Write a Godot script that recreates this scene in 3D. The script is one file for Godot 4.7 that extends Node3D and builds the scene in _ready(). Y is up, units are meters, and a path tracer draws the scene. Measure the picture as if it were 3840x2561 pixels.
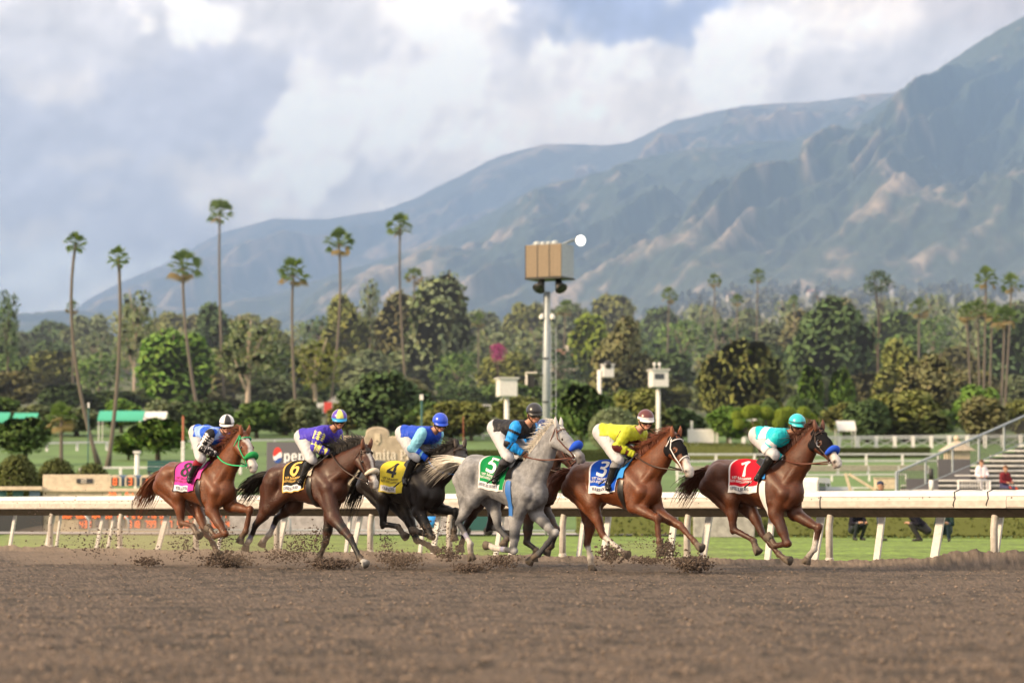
extends Node3D
# A race on a dirt track: seven horses and riders along the running rail, wooded hills and mountains behind.
const F := 9066.0          # focal length in pixels of the 3840 px wide photograph
const EYE := 0.9           # camera height, metres
const HEAD := -43.0        # the heading of rail and runners, degrees about y
var tilt := atan(636.5 / 9066.0)
var M := {}
var names := {}
var rng := RandomNumberGenerator.new()

func _ready():
	# ---- camera
	var cam := Camera3D.new()
	cam.name = "camera"
	cam.position = Vector3(0, EYE, 0)
	cam.rotation.x = tilt
	var ca := CameraAttributesPhysical.new()
	ca.frustum_focal_length = 85.0
	ca.frustum_focus_distance = 36.8
	ca.exposure_aperture = 1.5
	ca.frustum_near = 0.5
	ca.frustum_far = 30000.0
	cam.attributes = ca
	cam.fov = 2.0 * rad_to_deg(atan(1280.5 / F))
	cam.near = 0.5
	cam.far = 30000.0
	add_child(cam)
	cam.fov = 2.0 * rad_to_deg(atan(1280.5 / F))
	cam.far = 30000.0
	# ---- sky, haze, exposure
	var env := Environment.new()
	env.background_mode = Environment.BG_SKY
	env.sky = Sky.new()
	var pano := PanoramaSkyMaterial.new()
	pano.panorama = sky_picture()
	env.sky.sky_material = pano
	env.tonemap_mode = Environment.TONE_MAPPER_LINEAR
	env.tonemap_exposure = 1.38
	env.background_energy_multiplier = 1.55
	env.fog_enabled = true
	env.fog_density = 0.00004
	env.fog_light_color = Color(0.84, 0.91, 1.0)
	env.volumetric_fog_enabled = true
	env.volumetric_fog_density = 0.0
	env.sdfgi_enabled = true
	env.ssao_enabled = true
	env.ssil_enabled = true
	var we := WorldEnvironment.new()
	we.name = "world_environment"
	we.environment = env
	add_child(we)
	# ---- low warm sun from the left, softened by thin cloud
	var sun := DirectionalLight3D.new()
	sun.name = "sun"
	sun.light_energy = 1.6
	sun.light_color = Color(1.0, 0.87, 0.70)
	sun.light_angular_distance = 10.0
	sun.shadow_enabled = true
	sun.look_at_from_position(Vector3(-0.80, 0.42, 0.42), Vector3.ZERO)
	add_child(sun)
	rng.seed = 11
	make_materials()
	build_setting()
	build_far()
	build_infield()
	build_rail()
	build_runners()
	build_dirt_in_the_air()
	valley_haze()

# ------------------------------------------------------------------ places
func at(px: float, py: float, z: float) -> Vector3:      # the point z metres ahead seen at that pixel
	var x := (px - 1920.0) / F
	var y := -(py - 1280.5) / F
	var t := z / (cos(tilt) - y * sin(tilt))
	return Vector3(x * t, EYE + (y * cos(tilt) + sin(tilt)) * t, -z)

const HZ := [0.0, 112.0, 130.0, 180.0, 230.0, 300.0, 400.0, 600.0, 1000.0, 1500.0, 2500.0, 3000.0, 9000.0]
const HY := [0.0, 0.0, 1.5, 3.8, 6.6, 11.6, 19.0, 35.0, 72.0, 122.0, 228.0, 280.0, 800.0]
func land(x: float, z: float) -> float:                  # height of the ground, z metres ahead
	if z < 112.0:
		return 0.0
	var h := 0.0
	for i in HZ.size() - 1:
		if z <= HZ[i + 1] or i == HZ.size() - 2:
			var t = (z - HZ[i]) / (HZ[i + 1] - HZ[i])
			h = lerpf(HY[i], HY[i + 1], t)
			break
	if z > 500.0:      # lower towards the left, where the valley opens
		h *= lerpf(1.0, lerpf(0.6, 1.0, smoothstep(-0.02, 0.10, x / z)), smoothstep(500.0, 1100.0, z))
	return h + sin(x * 0.021 + z * 0.013) * minf(0.5, (z - 112.0) * 0.01)

func far_from_row(px: float, py: float) -> float:          # how far ahead the ground seen at that pixel lies
	var z := 30.0
	while z < 2600.0:
		var p := at(px, py, z)
		if p.y <= land(p.x, z):
			return z
		z += 1.0 if z < 600.0 else 6.0
	return 2600.0

func on_ground(px: float, z: float) -> Vector3:
	var p := at(px, 1700.0, z)
	p.y = land(p.x, z)
	return p

# ------------------------------------------------------------------ names, parts
func numbered(called: String) -> String:
	if not names.has(called):
		names[called] = 0
		return called
	names[called] += 1
	return "%s_%03d" % [called, names[called]]

func tag(o: Node3D, label: String, category: String, group := "") -> Node3D:
	o.set_meta("label", label)
	o.set_meta("category", category)
	if group:
		o.set_meta("group", group)
	return o

func thing(called: String, label: String, category: String, where := Vector3.ZERO, turn := 0.0, group := "") -> Node3D:
	var o := Node3D.new()
	o.name = numbered(called)
	o.position = where
	o.rotation.y = turn
	add_child(o)
	return tag(o, label, category, group)

func part(called: String, m: Mesh, material: Material, parent: Node3D, where := Vector3.ZERO) -> MeshInstance3D:
	var o := MeshInstance3D.new()
	o.name = called if parent != self else numbered(called)
	o.mesh = m
	if material:
		o.material_override = material
	o.position = where
	parent.add_child(o, true)
	return o

func struct(called: String, m: Mesh, material: Material) -> MeshInstance3D:
	var o := part(called, m, material, self)
	o.set_meta("kind", "structure")
	return o

func stuff(o: Node3D) -> Node3D:
	o.set_meta("kind", "stuff")
	return o

# ------------------------------------------------------------------ shapes
func sf() -> SurfaceTool:
	var s := SurfaceTool.new()
	s.begin(Mesh.PRIMITIVE_TRIANGLES)
	return s

func done(s: SurfaceTool) -> ArrayMesh:
	s.generate_normals()
	return s.commit()

func tri(s: SurfaceTool, a: Vector3, b: Vector3, c: Vector3) -> void:
	s.add_vertex(a)
	s.add_vertex(b)
	s.add_vertex(c)

func quad(s: SurfaceTool, a: Vector3, b: Vector3, c: Vector3, d: Vector3) -> void:
	tri(s, a, b, c)
	tri(s, a, c, d)

func box(s: SurfaceTool, c: Vector3, size: Vector3, turn := Basis()) -> void:   # a box with chamfered edges
	var h := size * 0.5
	var e: float = minf(0.012, minf(h.x, minf(h.y, h.z)) * 0.3)
	s.set_smooth_group(-1)
	for ax in 3:
		for sg in [-1.0, 1.0]:
			var n := Vector3.ZERO
			n[ax] = sg
			var u := Vector3.ZERO
			u[(ax + 1) % 3] = 1.0
			var v := Vector3.ZERO
			v[(ax + 2) % 3] = 1.0
			var pu := u * (h[(ax + 1) % 3] - e)
			var pv := v * (h[(ax + 2) % 3] - e)
			var o: Vector3 = n * h[ax]
			var q := [o - pu - pv, o + pu - pv, o + pu + pv, o - pu + pv]
			if sg > 0:
				q.reverse()
			quad(s, c + turn * q[0], c + turn * q[1], c + turn * q[2], c + turn * q[3])
			for k in 2:    # chamfers, each made once
				if k == 1 and sg < 0:
					pass
				for sd in [-1.0, 1.0]:
					if k == 0:
						var o2: Vector3 = u * sd * h[(ax + 1) % 3]
						var pa: Vector3 = o + u * sd * (h[(ax + 1) % 3] - e)
						var pb: Vector3 = o2 + n * (h[ax] - e)
						var w := [pa - pv, pa + pv, pb + pv, pb - pv]
						if sg * sd < 0:
							w.reverse()
						quad(s, c + turn * w[0], c + turn * w[1], c + turn * w[2], c + turn * w[3])

func bar(s: SurfaceTool, a: Vector3, b: Vector3, w: float, d: float, side := Vector3.RIGHT) -> void:   # a square bar from a to b
	var y := (b - a).normalized()
	var z := side.cross(y).normalized()
	var x := y.cross(z)
	box(s, (a + b) * 0.5, Vector3(w, a.distance_to(b), d), Basis(x, y, z))

func tube(s: SurfaceTool, pts: Array, rad: Array, sides := 8, cap := true) -> void:
	s.set_smooth_group(1)
	var rings := []
	var ref := Vector3(0.31, 0.17, 0.93)
	for i in pts.size():
		var d: Vector3 = (pts[mini(i + 1, pts.size() - 1)] - pts[maxi(i - 1, 0)]).normalized()
		var x := ref - d * ref.dot(d)
		if x.length() < 0.05:
			x = Vector3.RIGHT - d * d.x
		x = x.normalized()
		ref = x
		var y := d.cross(x)
		var ring := []
		for k in sides:
			var an := TAU * k / sides
			ring.append(pts[i] + (x * cos(an) + y * sin(an)) * rad[i])
		rings.append(ring)
	for i in rings.size() - 1:
		for k in sides:
			var k2 := (k + 1) % sides
			quad(s, rings[i][k], rings[i + 1][k], rings[i + 1][k2], rings[i][k2])
	if cap:
		for k in range(1, sides - 1):
			tri(s, rings[0][0], rings[0][k], rings[0][k + 1])
			tri(s, rings[-1][0], rings[-1][k + 1], rings[-1][k])

func ball(s: SurfaceTool, c: Vector3, r: Vector3, basis := Basis(), rows := 8, cols := 12, lump := 0.0) -> void:
	s.set_smooth_group(1)
	var p := func(i, k):
		var a = PI * i / rows
		var b: float = TAU * (k % cols) / cols
		var n := Vector3(sin(a) * cos(b), cos(a), sin(a) * sin(b))
		var l: float = 1.0 + lump * sin(n.x * 5.1 + c.x * 9.0) * sin(n.y * 4.3 + c.y * 7.0) * sin(n.z * 4.7 + 1.0)
		return c + basis * (n * r * l)
	for i in rows:
		for k in cols:
			if i > 0:
				tri(s, p.call(i, k), p.call(i, k + 1), p.call(i + 1, k))
			if i < rows - 1:
				tri(s, p.call(i, k + 1), p.call(i + 1, k + 1), p.call(i + 1, k))

func sweep(s: SurfaceTool, profile: Array, a: Vector3, b: Vector3, out: Vector3) -> void:   # a profile of (out, up) drawn straight from a to b
	s.set_smooth_group(-1)
	for i in profile.size():
		var p: Vector2 = profile[i]
		var q: Vector2 = profile[(i + 1) % profile.size()]
		var po := out * p.x + Vector3.UP * p.y
		var qo := out * q.x + Vector3.UP * q.y
		quad(s, a + po, b + po, b + qo, a + qo)
	for e in [a, b]:
		for i in range(1, profile.size() - 1):
			var f := func(v): return e + out * v.x + Vector3.UP * v.y
			tri(s, f.call(profile[0]), f.call(profile[i]), f.call(profile[i + 1]))

func grid_mesh(nu: int, nv: int, at_uv: Callable, color = null) -> ArrayMesh:
	var v := PackedVector3Array()
	var c := PackedColorArray()
	var idx := PackedInt32Array()
	v.resize((nu + 1) * (nv + 1))
	var tinted: bool = color != null
	if tinted:
		c.resize(v.size())
	for j in nv + 1:
		for i in nu + 1:
			var p: Vector3 = at_uv.call(float(i) / nu, float(j) / nv)
			v[j * (nu + 1) + i] = p
			if tinted:
				c[j * (nu + 1) + i] = (color as Callable).call(p)
	idx.resize(nu * nv * 6)
	var o := 0
	for j in nv:
		for i in nu:
			var q := j * (nu + 1) + i
			for k in [q, q + nu + 1, q + 1, q + 1, q + nu + 1, q + nu + 2]:
				idx[o] = k
				o += 1
	return indexed(v, idx, c)

func indexed(v: PackedVector3Array, idx: PackedInt32Array, c := PackedColorArray()) -> ArrayMesh:   # smooth normals, clockwise faces
	var n := PackedVector3Array()
	n.resize(v.size())
	for t in range(0, idx.size(), 3):
		var a := v[idx[t]]
		var f := (v[idx[t + 2]] - a).cross(v[idx[t + 1]] - a)
		n[idx[t]] += f
		n[idx[t + 1]] += f
		n[idx[t + 2]] += f
	for i in n.size():
		n[i] = n[i].normalized()
	return raw_mesh(v, n, idx, c)

func raw_mesh(v: PackedVector3Array, n: PackedVector3Array, idx: PackedInt32Array, c := PackedColorArray()) -> ArrayMesh:
	var a := []
	a.resize(Mesh.ARRAY_MAX)
	a[Mesh.ARRAY_VERTEX] = v
	a[Mesh.ARRAY_NORMAL] = n
	a[Mesh.ARRAY_INDEX] = idx
	if c.size():
		a[Mesh.ARRAY_COLOR] = c
	var m := ArrayMesh.new()
	m.add_surface_from_arrays(Mesh.PRIMITIVE_TRIANGLES, a)
	return m

# lettering laid along a plane: origin, right, up, height of capitals
func letters(text: String, font: String, height: float, thick: float, bold := true) -> ArrayMesh:
	var t := TextMesh.new()
	var f := SystemFont.new()
	f.font_names = PackedStringArray([font])
	f.font_weight = 700 if bold else 400
	t.font = f
	t.font_size = 64
	t.pixel_size = height / 46.0
	t.depth = thick
	t.text = text
	t.curve_step = 2.0
	var m := ArrayMesh.new()
	m.add_surface_from_arrays(Mesh.PRIMITIVE_TRIANGLES, t.get_mesh_arrays())
	return m

# ------------------------------------------------------------------ materials (colours given as linear base colours)
func lin(r: float, g: float, b: float) -> Color:
	return Color(r, g, b).linear_to_srgb()

func mat(called: String, c: Color, rough := 0.7, metal := 0.0) -> StandardMaterial3D:
	var m := StandardMaterial3D.new()
	m.resource_name = called
	m.albedo_color = c
	m.roughness = rough
	m.metallic = metal
	M[called] = m
	return m

func painted(called: String, rough := 0.7) -> StandardMaterial3D:      # coloured by its vertices
	var m := mat(called, Color.WHITE, rough)
	m.vertex_color_use_as_albedo = true
	return m

func noise_tex(seed_: int, freq: float, lo: Color, hi: Color, octaves := 4, size := 512) -> NoiseTexture2D:
	var n := FastNoiseLite.new()
	n.seed = seed_
	n.frequency = freq
	n.fractal_octaves = octaves
	var t := NoiseTexture2D.new()
	t.width = size
	t.height = size
	t.seamless = true
	t.noise = n
	var g := Gradient.new()
	g.set_color(0, lo)
	g.set_color(1, hi)
	t.color_ramp = g
	return t

func worn(m: StandardMaterial3D, scale: float, seed_: int, lo := 0.72, relief := 0.0) -> StandardMaterial3D:   # uneven tone and fine relief
	m.albedo_texture = noise_tex(seed_, 0.02, Color(lo, lo, lo), Color.WHITE)
	m.uv1_triplanar = true
	m.uv1_world_triplanar = true
	m.uv1_scale = Vector3.ONE * scale
	if relief > 0.0:
		m.heightmap_enabled = true
		m.heightmap_scale = relief
		m.heightmap_texture = noise_tex(seed_ + 1, 0.05, Color.BLACK, Color.WHITE)
	return m

# ------------------------------------------------------------------ sky: air and clouds only
# cloud masses in degrees: [bearing, elevation, half width, half height, sRGB]
func sky_picture() -> ImageTexture:
	var fb := FastNoiseLite.new()
	fb.seed = 5
	fb.frequency = 1.0
	fb.fractal_octaves = 5
	fb.fractal_gain = 0.55
	var wide := FastNoiseLite.new()
	wide.seed = 9
	wide.frequency = 1.0
	wide.fractal_octaves = 3
	var puff := FastNoiseLite.new()
	puff.seed = 21
	puff.frequency = 1.0
	puff.fractal_type = FastNoiseLite.FRACTAL_RIDGED
	puff.fractal_octaves = 4
	var white := Color(1.0, 0.995, 0.985)
	var warm := Color(0.93, 0.915, 0.90)
	var grey := Color(0.80, 0.805, 0.825)
	var dusk := Color(0.73, 0.745, 0.80)
	var blue := Color(0.53, 0.60, 0.75)
	var pale := Color(0.89, 0.925, 0.955)
	var masses := [
		[-4.1, 9.2, 2.3, 1.4, white], [-5.2, 8.5, 1.3, 0.9, white], [-1.7, 11.6, 1.7, 1.1, white], [-7.6, 11.4, 1.2, 0.7, white],
		[-1.5, 9.8, 1.6, 1.3, white], [2.9, 10.6, 1.3, 0.6, white], [6.6, 11.2, 1.6, 0.8, white], [5.4, 9.9, 1.2, 1.0, white],
		[-6.2, 7.5, 1.8, 0.9, warm], [-3.6, 6.6, 2.4, 0.8, warm], [0.8, 8.6, 2.2, 1.0, warm], [3.0, 8.8, 1.6, 1.0, warm], [1.0, 10.7, 0.6, 0.7, white],
		[-8.0, 9.6, 1.8, 1.0, dusk], [-6.4, 9.3, 1.3, 0.8, dusk], [-10.6, 7.6, 1.7, 1.2, dusk], [-11.6, 9.0, 1.0, 1.0, dusk], [-9.6, 6.6, 1.6, 0.7, dusk], [-8.2, 6.6, 1.4, 0.8, dusk],
		[-10.9, 11.0, 1.6, 0.9, grey], [-5.4, 11.9, 1.6, 0.6, grey], [-2.8, 10.6, 0.5, 0.6, grey], [-9.3, 10.6, 1.1, 0.5, grey], [-4.0, 7.6, 1.2, 0.5, grey],
		[2.6, 11.8, 2.3, 0.55, blue], [4.3, 11.6, 0.9, 0.5, blue], [0.4, 11.6, 0.7, 0.6, dusk],
		[10.0, 10.3, 1.6, 1.0, grey], [11.4, 12.0, 1.5, 0.9, Color(0.74, 0.73, 0.745)], [8.2, 9.3, 1.2, 0.6, grey], [8.8, 11.8, 1.2, 0.6, warm],
		[-10.8, 5.4, 1.8, 0.9, pale], [-9.0, 5.2, 1.4, 0.6, pale], [-11.6, 4.0, 2.0, 0.9, white], [-8.6, 4.6, 1.6, 0.7, white], [-7.0, 5.7, 1.0, 0.5, white],
		[-10.0, 8.0, 0.7, 0.3, warm], [-11.2, 6.5, 0.9, 0.35, warm], [-9.7, 7.05, 0.5, 0.25, warm], [-10.8, 10.1, 0.9, 0.5, warm],
	]
	var shade := func(az: float, el: float) -> Color:
		var d := Vector3(sin(az) * cos(el), sin(el), -cos(az) * cos(el))
		var q := d * 9.0
		var a := rad_to_deg(az) + fb.get_noise_3dv(q * 1.1 + Vector3(7, 0, 0)) * 1.1 + fb.get_noise_3dv(q * 4.5) * 0.55 + fb.get_noise_3dv(q * 13.0) * 0.30
		var e := rad_to_deg(el) + fb.get_noise_3dv(q * 1.3 + Vector3(0, 31, 0)) * 0.7 + fb.get_noise_3dv(q * 5.0 + Vector3(3, 3, 9)) * 0.42 + fb.get_noise_3dv(q * 14.0 + Vector3(9, 1, 2)) * 0.26
		var n := clampf(0.5 + 0.9 * wide.get_noise_3d(d.x * 3.0, d.y * 6.0, d.z * 3.0) + 0.35 * fb.get_noise_3dv(d * 8.0), 0.0, 1.0)
		var sum := Color(0.74, 0.755, 0.80).lerp(Color(0.93, 0.925, 0.92), n) * 0.10
		var total := 0.10
		var heap := 0.0
		if absf(a) < 22.0 and e < 20.0:
			for m in masses:
				var u: float = (a - m[0]) / m[2]
				var w: float = (e - m[1]) / m[3]
				var g := exp(-pow(u * u + w * w, 1.5) * 1.1)
				if m[4] == white:
					heap = maxf(heap, g) + minf(heap, g) * 0.35
				else:
					total += g
					sum += m[4] * g
		var c: Color = sum / total
		var mean := Color(0.86, 0.865, 0.88)
		c = mean + (c - mean) * 1.25
		var b1 := fb.get_noise_3dv(q * 3.0 + Vector3(5, 5, 1)) + 0.5 * fb.get_noise_3dv(q * 9.0)
		var lit := fb.get_noise_3dv(q * 3.0 + Vector3(4.93, 5.10, 1)) + 0.5 * fb.get_noise_3dv(q * 9.0 + Vector3(-0.07, 0.10, 0))
		c = c * (1.0 + 0.10 * b1 + 0.16 * (b1 - lit))
		# heaped white cloud with broken edges, brighter towards the sun at its upper left
		var cover := smoothstep(0.30, 0.72, heap + 0.55 * b1)
		var tone := clampf(0.93 + 0.10 * heap + 0.10 * b1 + 0.30 * (b1 - lit), 0.80, 1.0)
		c = c.lerp(Color(tone, tone * 0.995, tone * 0.985), cover)
		c = Color(clampf(c.r * 1.03, 0.0, 1.0), clampf(c.g * 0.975, 0.0, 1.0), clampf(c.b * 0.915, 0.0, 1.0))
		return c
	var low := Image.create(512, 256, false, Image.FORMAT_RGB8)
	for j in 132:
		for i in 512:
			low.set_pixel(i, j, shade.call(TAU * (i + 0.5) / 512.0 - (TAU if i >= 256 else 0.0), PI * (0.5 - (j + 0.5) / 256.0)))
	for j in range(132, 256):
		for i in 512:
			low.set_pixel(i, j, Color(0.5, 0.48, 0.45))
	low.resize(4096, 2048, Image.INTERPOLATE_CUBIC)
	for j in range(1024 - 190, 1026):
		for i in range(-190, 190):
			low.set_pixel(posmod(i, 4096), j, shade.call(TAU * (i + 0.5) / 4096.0, PI * (0.5 - (j + 0.5) / 2048.0)))
	return ImageTexture.create_from_image(low)

# ------------------------------------------------------------------ bodies: smooth joined capsules meshed with surface nets
class Bone:
	var a: Vector3
	var b: Vector3
	var ra: float
	var rb: float
	var k: float
	var tag: int
	var zs: float
	var ba: Vector3
	var inv: float
	func _init(a_: Vector3, b_: Vector3, ra_: float, rb_: float, tag_: int, k_: float, zs_: float):
		a = Vector3(a_.x, a_.y, a_.z * zs_)
		b = Vector3(b_.x, b_.y, b_.z * zs_)
		ra = ra_
		rb = rb_
		k = k_
		tag = tag_
		zs = zs_
		ba = b - a
		inv = 1.0 / maxf(ba.length_squared(), 1e-9)
	func dist(p: Vector3) -> float:
		var pa := Vector3(p.x, p.y, p.z * zs) - a
		var t := clampf(pa.dot(ba) * inv, 0.0, 1.0)
		return (pa - ba * t).length() - ra - (rb - ra) * t
	func along(p: Vector3) -> float:
		return clampf((Vector3(p.x, p.y, p.z * zs) - a).dot(ba) * inv, 0.0, 1.0)

func bone(list: Array, a: Vector3, b: Vector3, ra: float, rb: float, tag_ := 0, k := 0.03, zs := 1.0) -> void:
	list.append(Bone.new(a, b, ra, rb, tag_, k, zs))

func field(list: Array, p: Vector3) -> float:
	var d := 9.0
	for bn in list:
		var e: float = bn.dist(p)
		var h: float = maxf(bn.k - absf(d - e), 0.0)
		d = minf(d, e) - h * h * 0.25 / bn.k
	return d

# returns {v, n, idx, tag, t}
func flesh(list: Array, cell: float) -> Dictionary:
	var lo := Vector3(99, 99, 99)
	var hi := -lo
	for bn in list:
		var r = maxf(bn.ra, bn.rb) + bn.k * 0.5 + cell * 2.0
		for p in [bn.a, bn.b]:
			var c := Vector3(p.x, p.y, p.z / bn.zs)
			var e := Vector3(r, r, r)
			lo = lo.min(c - e)
			hi = hi.max(c + e)
	var nx := int((hi.x - lo.x) / cell) + 2
	var ny := int((hi.y - lo.y) / cell) + 2
	var nz := int((hi.z - lo.z) / cell) + 2
	var g := PackedFloat32Array()
	g.resize(nx * ny * nz)
	g.fill(9.0)
	for bn in list:
		var r: float = maxf(bn.ra, bn.rb) + bn.k + cell * 1.5
		var mn := Vector3(minf(bn.a.x, bn.b.x) - r, minf(bn.a.y, bn.b.y) - r, (minf(bn.a.z, bn.b.z) - r) / bn.zs)
		var mx := Vector3(maxf(bn.a.x, bn.b.x) + r, maxf(bn.a.y, bn.b.y) + r, (maxf(bn.a.z, bn.b.z) + r) / bn.zs)
		var i0 := maxi(int((mn.x - lo.x) / cell), 0)
		var i1 := mini(int((mx.x - lo.x) / cell) + 1, nx - 1)
		var j0 := maxi(int((mn.y - lo.y) / cell), 0)
		var j1 := mini(int((mx.y - lo.y) / cell) + 1, ny - 1)
		var k0 := maxi(int((mn.z - lo.z) / cell), 0)
		var k1 := mini(int((mx.z - lo.z) / cell) + 1, nz - 1)
		var a: Vector3 = bn.a
		var ba: Vector3 = bn.ba
		var inv: float = bn.inv
		var ra: float = bn.ra
		var dr: float = bn.rb - bn.ra
		var kk: float = bn.k
		var q := 0.25 / kk
		var zs: float = bn.zs
		for k in range(k0, k1 + 1):
			var pz := (lo.z + k * cell) * zs - a.z
			for j in range(j0, j1 + 1):
				var row := (k * ny + j) * nx
				var py := lo.y + j * cell - a.y
				var px := lo.x + i0 * cell - a.x
				for i in range(i0, i1 + 1):
					var pa := Vector3(px, py, pz)
					px += cell
					var t := clampf(pa.dot(ba) * inv, 0.0, 1.0)
					var e := (pa - ba * t).length() - ra - dr * t
					var d := g[row + i]
					var h := kk - absf(d - e)
					if h > 0.0:
						g[row + i] = minf(d, e) - h * h * q
					elif e < d:
						g[row + i] = e
	# cells that the surface crosses
	var v := PackedVector3Array()
	var cellv := {}
	var sx := 1
	var sy := nx
	var sz := nx * ny
	var corner := [0, sx, sy, sx + sy, sz, sz + sx, sz + sy, sz + sx + sy]
	var cpos := [Vector3(0, 0, 0), Vector3(1, 0, 0), Vector3(0, 1, 0), Vector3(1, 1, 0), Vector3(0, 0, 1), Vector3(1, 0, 1), Vector3(0, 1, 1), Vector3(1, 1, 1)]
	var edges := [[0, 1], [2, 3], [4, 5], [6, 7], [0, 2], [1, 3], [4, 6], [5, 7], [0, 4], [1, 5], [2, 6], [3, 7]]
	var order := PackedInt32Array()
	var reach := cell * 4.0
	for k in nz - 1:
		for j in ny - 1:
			var row := (k * ny + j) * nx
			for i in nx - 1:
				var b := row + i
				var f0 := g[b]
				if f0 > reach or f0 < -reach:
					continue
				var neg := 0
				for c in corner:
					if g[b + c] < 0.0:
						neg += 1
				if neg == 0 or neg == 8:
					continue
				var sum := Vector3.ZERO
				var cnt := 0
				for ed in edges:
					var fa := g[b + corner[ed[0]]]
					var fb := g[b + corner[ed[1]]]
					if (fa < 0.0) != (fb < 0.0):
						sum += cpos[ed[0]].lerp(cpos[ed[1]], fa / (fa - fb))
						cnt += 1
				cellv[b] = v.size()
				order.append(b)
				v.append(lo + (Vector3(i, j, k) + sum / cnt) * cell)
	var idx := PackedInt32Array()
	for b in order:
		var s0 := g[b] < 0.0
		for ax in 3:
			var st: int = [sx, sy, sz][ax]
			if (g[b + st] < 0.0) == s0:
				continue
			var u: int = [sy, sz, sx][ax]
			var w: int = [sz, sx, sy][ax]
			if not (cellv.has(b - u) and cellv.has(b - w) and cellv.has(b - u - w)):
				continue
			var q0: int = cellv[b]
			var q1: int = cellv[b - u]
			var q2: int = cellv[b - u - w]
			var q3: int = cellv[b - w]
			if s0:
				for x in [q0, q2, q1, q0, q3, q2]:
					idx.append(x)
			else:
				for x in [q0, q1, q2, q0, q2, q3]:
					idx.append(x)
	# nearest bone of each vertex
	var tags := PackedInt32Array()
	var ts := PackedFloat32Array()
	tags.resize(v.size())
	ts.resize(v.size())
	for i in v.size():
		var p := v[i]
		var best := 9.0
		var at_bone: Bone = null
		for bn in list:
			var e: float = bn.dist(p)
			if e < best:
				best = e
				at_bone = bn
		tags[i] = at_bone.tag
		ts[i] = at_bone.along(p)
	var n := PackedVector3Array()
	n.resize(v.size())
	for t in range(0, idx.size(), 3):
		var a := v[idx[t]]
		var f := (v[idx[t + 2]] - a).cross(v[idx[t + 1]] - a)
		n[idx[t]] += f
		n[idx[t + 1]] += f
		n[idx[t + 2]] += f
	for i in n.size():
		n[i] = n[i].normalized()
	return {"v": v, "n": n, "idx": idx, "tag": tags, "t": ts}

func coloured(fl: Dictionary, colour: Callable, soften := 0) -> ArrayMesh:
	var c := PackedColorArray()
	c.resize(fl.v.size())
	for i in c.size():
		c[i] = colour.call(fl.tag[i], fl.t[i], fl.v[i], fl.n[i])
	for pass_ in soften:
		var s := c.duplicate()
		var w := PackedFloat32Array()
		w.resize(c.size())
		w.fill(1.0)
		var idx: PackedInt32Array = fl.idx
		for t in range(0, idx.size(), 3):
			for e in 3:
				var a := idx[t + e]
				var b := idx[t + (e + 1) % 3]
				s[a] += c[b]
				w[a] += 1.0
		for i in c.size():
			c[i] = s[i] / w[i]
	return raw_mesh(fl.v, fl.n, fl.idx, c)

# the faces of a body that a garment covers, a little proud of it
func shell(fl: Dictionary, covers: Callable, proud: float, colour: Callable, fold := 0.0) -> ArrayMesh:
	var wr := FastNoiseLite.new()
	wr.seed = 12
	wr.frequency = 9.0
	wr.fractal_octaves = 2
	wr.fractal_type = FastNoiseLite.FRACTAL_RIDGED
	var map := PackedInt32Array()
	map.resize(fl.v.size())
	map.fill(-1)
	var keep := PackedByteArray()
	keep.resize(fl.v.size())
	for i in keep.size():
		keep[i] = 1 if covers.call(fl.tag[i], fl.t[i], fl.v[i]) else 0
	var v := PackedVector3Array()
	var n := PackedVector3Array()
	var c := PackedColorArray()
	var idx := PackedInt32Array()
	var src: PackedInt32Array = fl.idx
	for t in range(0, src.size(), 3):
		if keep[src[t]] + keep[src[t + 1]] + keep[src[t + 2]] < 2:
			continue
		for e in 3:
			var a := src[t + e]
			if map[a] < 0:
				map[a] = v.size()
				v.append(fl.v[a] + fl.n[a] * ((proud if keep[a] else proud * 0.3) + (fold * (0.5 + 0.5 * wr.get_noise_3dv(fl.v[a] * Vector3(1.6, 0.8, 1.0))) if fold > 0.0 and keep[a] else 0.0)))
				n.append(fl.n[a])
				c.append(colour.call(fl.tag[a], fl.t[a], fl.v[a], fl.n[a]))
			idx.append(map[a])
	return (indexed(v, idx, c) if fold > 0.0 else raw_mesh(v, n, idx, c)) if v.size() else null

func merge(parts: Array) -> Dictionary:
	var r := {"v": PackedVector3Array(), "n": PackedVector3Array(), "idx": PackedInt32Array(), "tag": PackedInt32Array(), "t": PackedFloat32Array()}
	for p in parts:
		var o: int = r.v.size()
		r.v.append_array(p.v)
		r.n.append_array(p.n)
		r.tag.append_array(p.tag)
		r.t.append_array(p.t)
		for i in p.idx:
			r.idx.append(i + o)
	return r

# ------------------------------------------------------------------ horses and riders
# Leg order: near fore, far fore, near hind, far hind. Points are metres in the runner's own axes: x forward, y up, z to its right.
const HEAD_SIZE := 1.1
const LEG_SIDE := [1.0, -1.0, 1.0, -1.0]

func head_frame(poll: Vector3, muz: Vector3) -> Basis:      # columns: along the face, out of the forehead, to its right
	var f := (muz - poll).normalized()
	var l := f.cross(Vector3.UP).normalized()
	var d := l.cross(f).normalized()
	return Basis(f, d, l)

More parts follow.
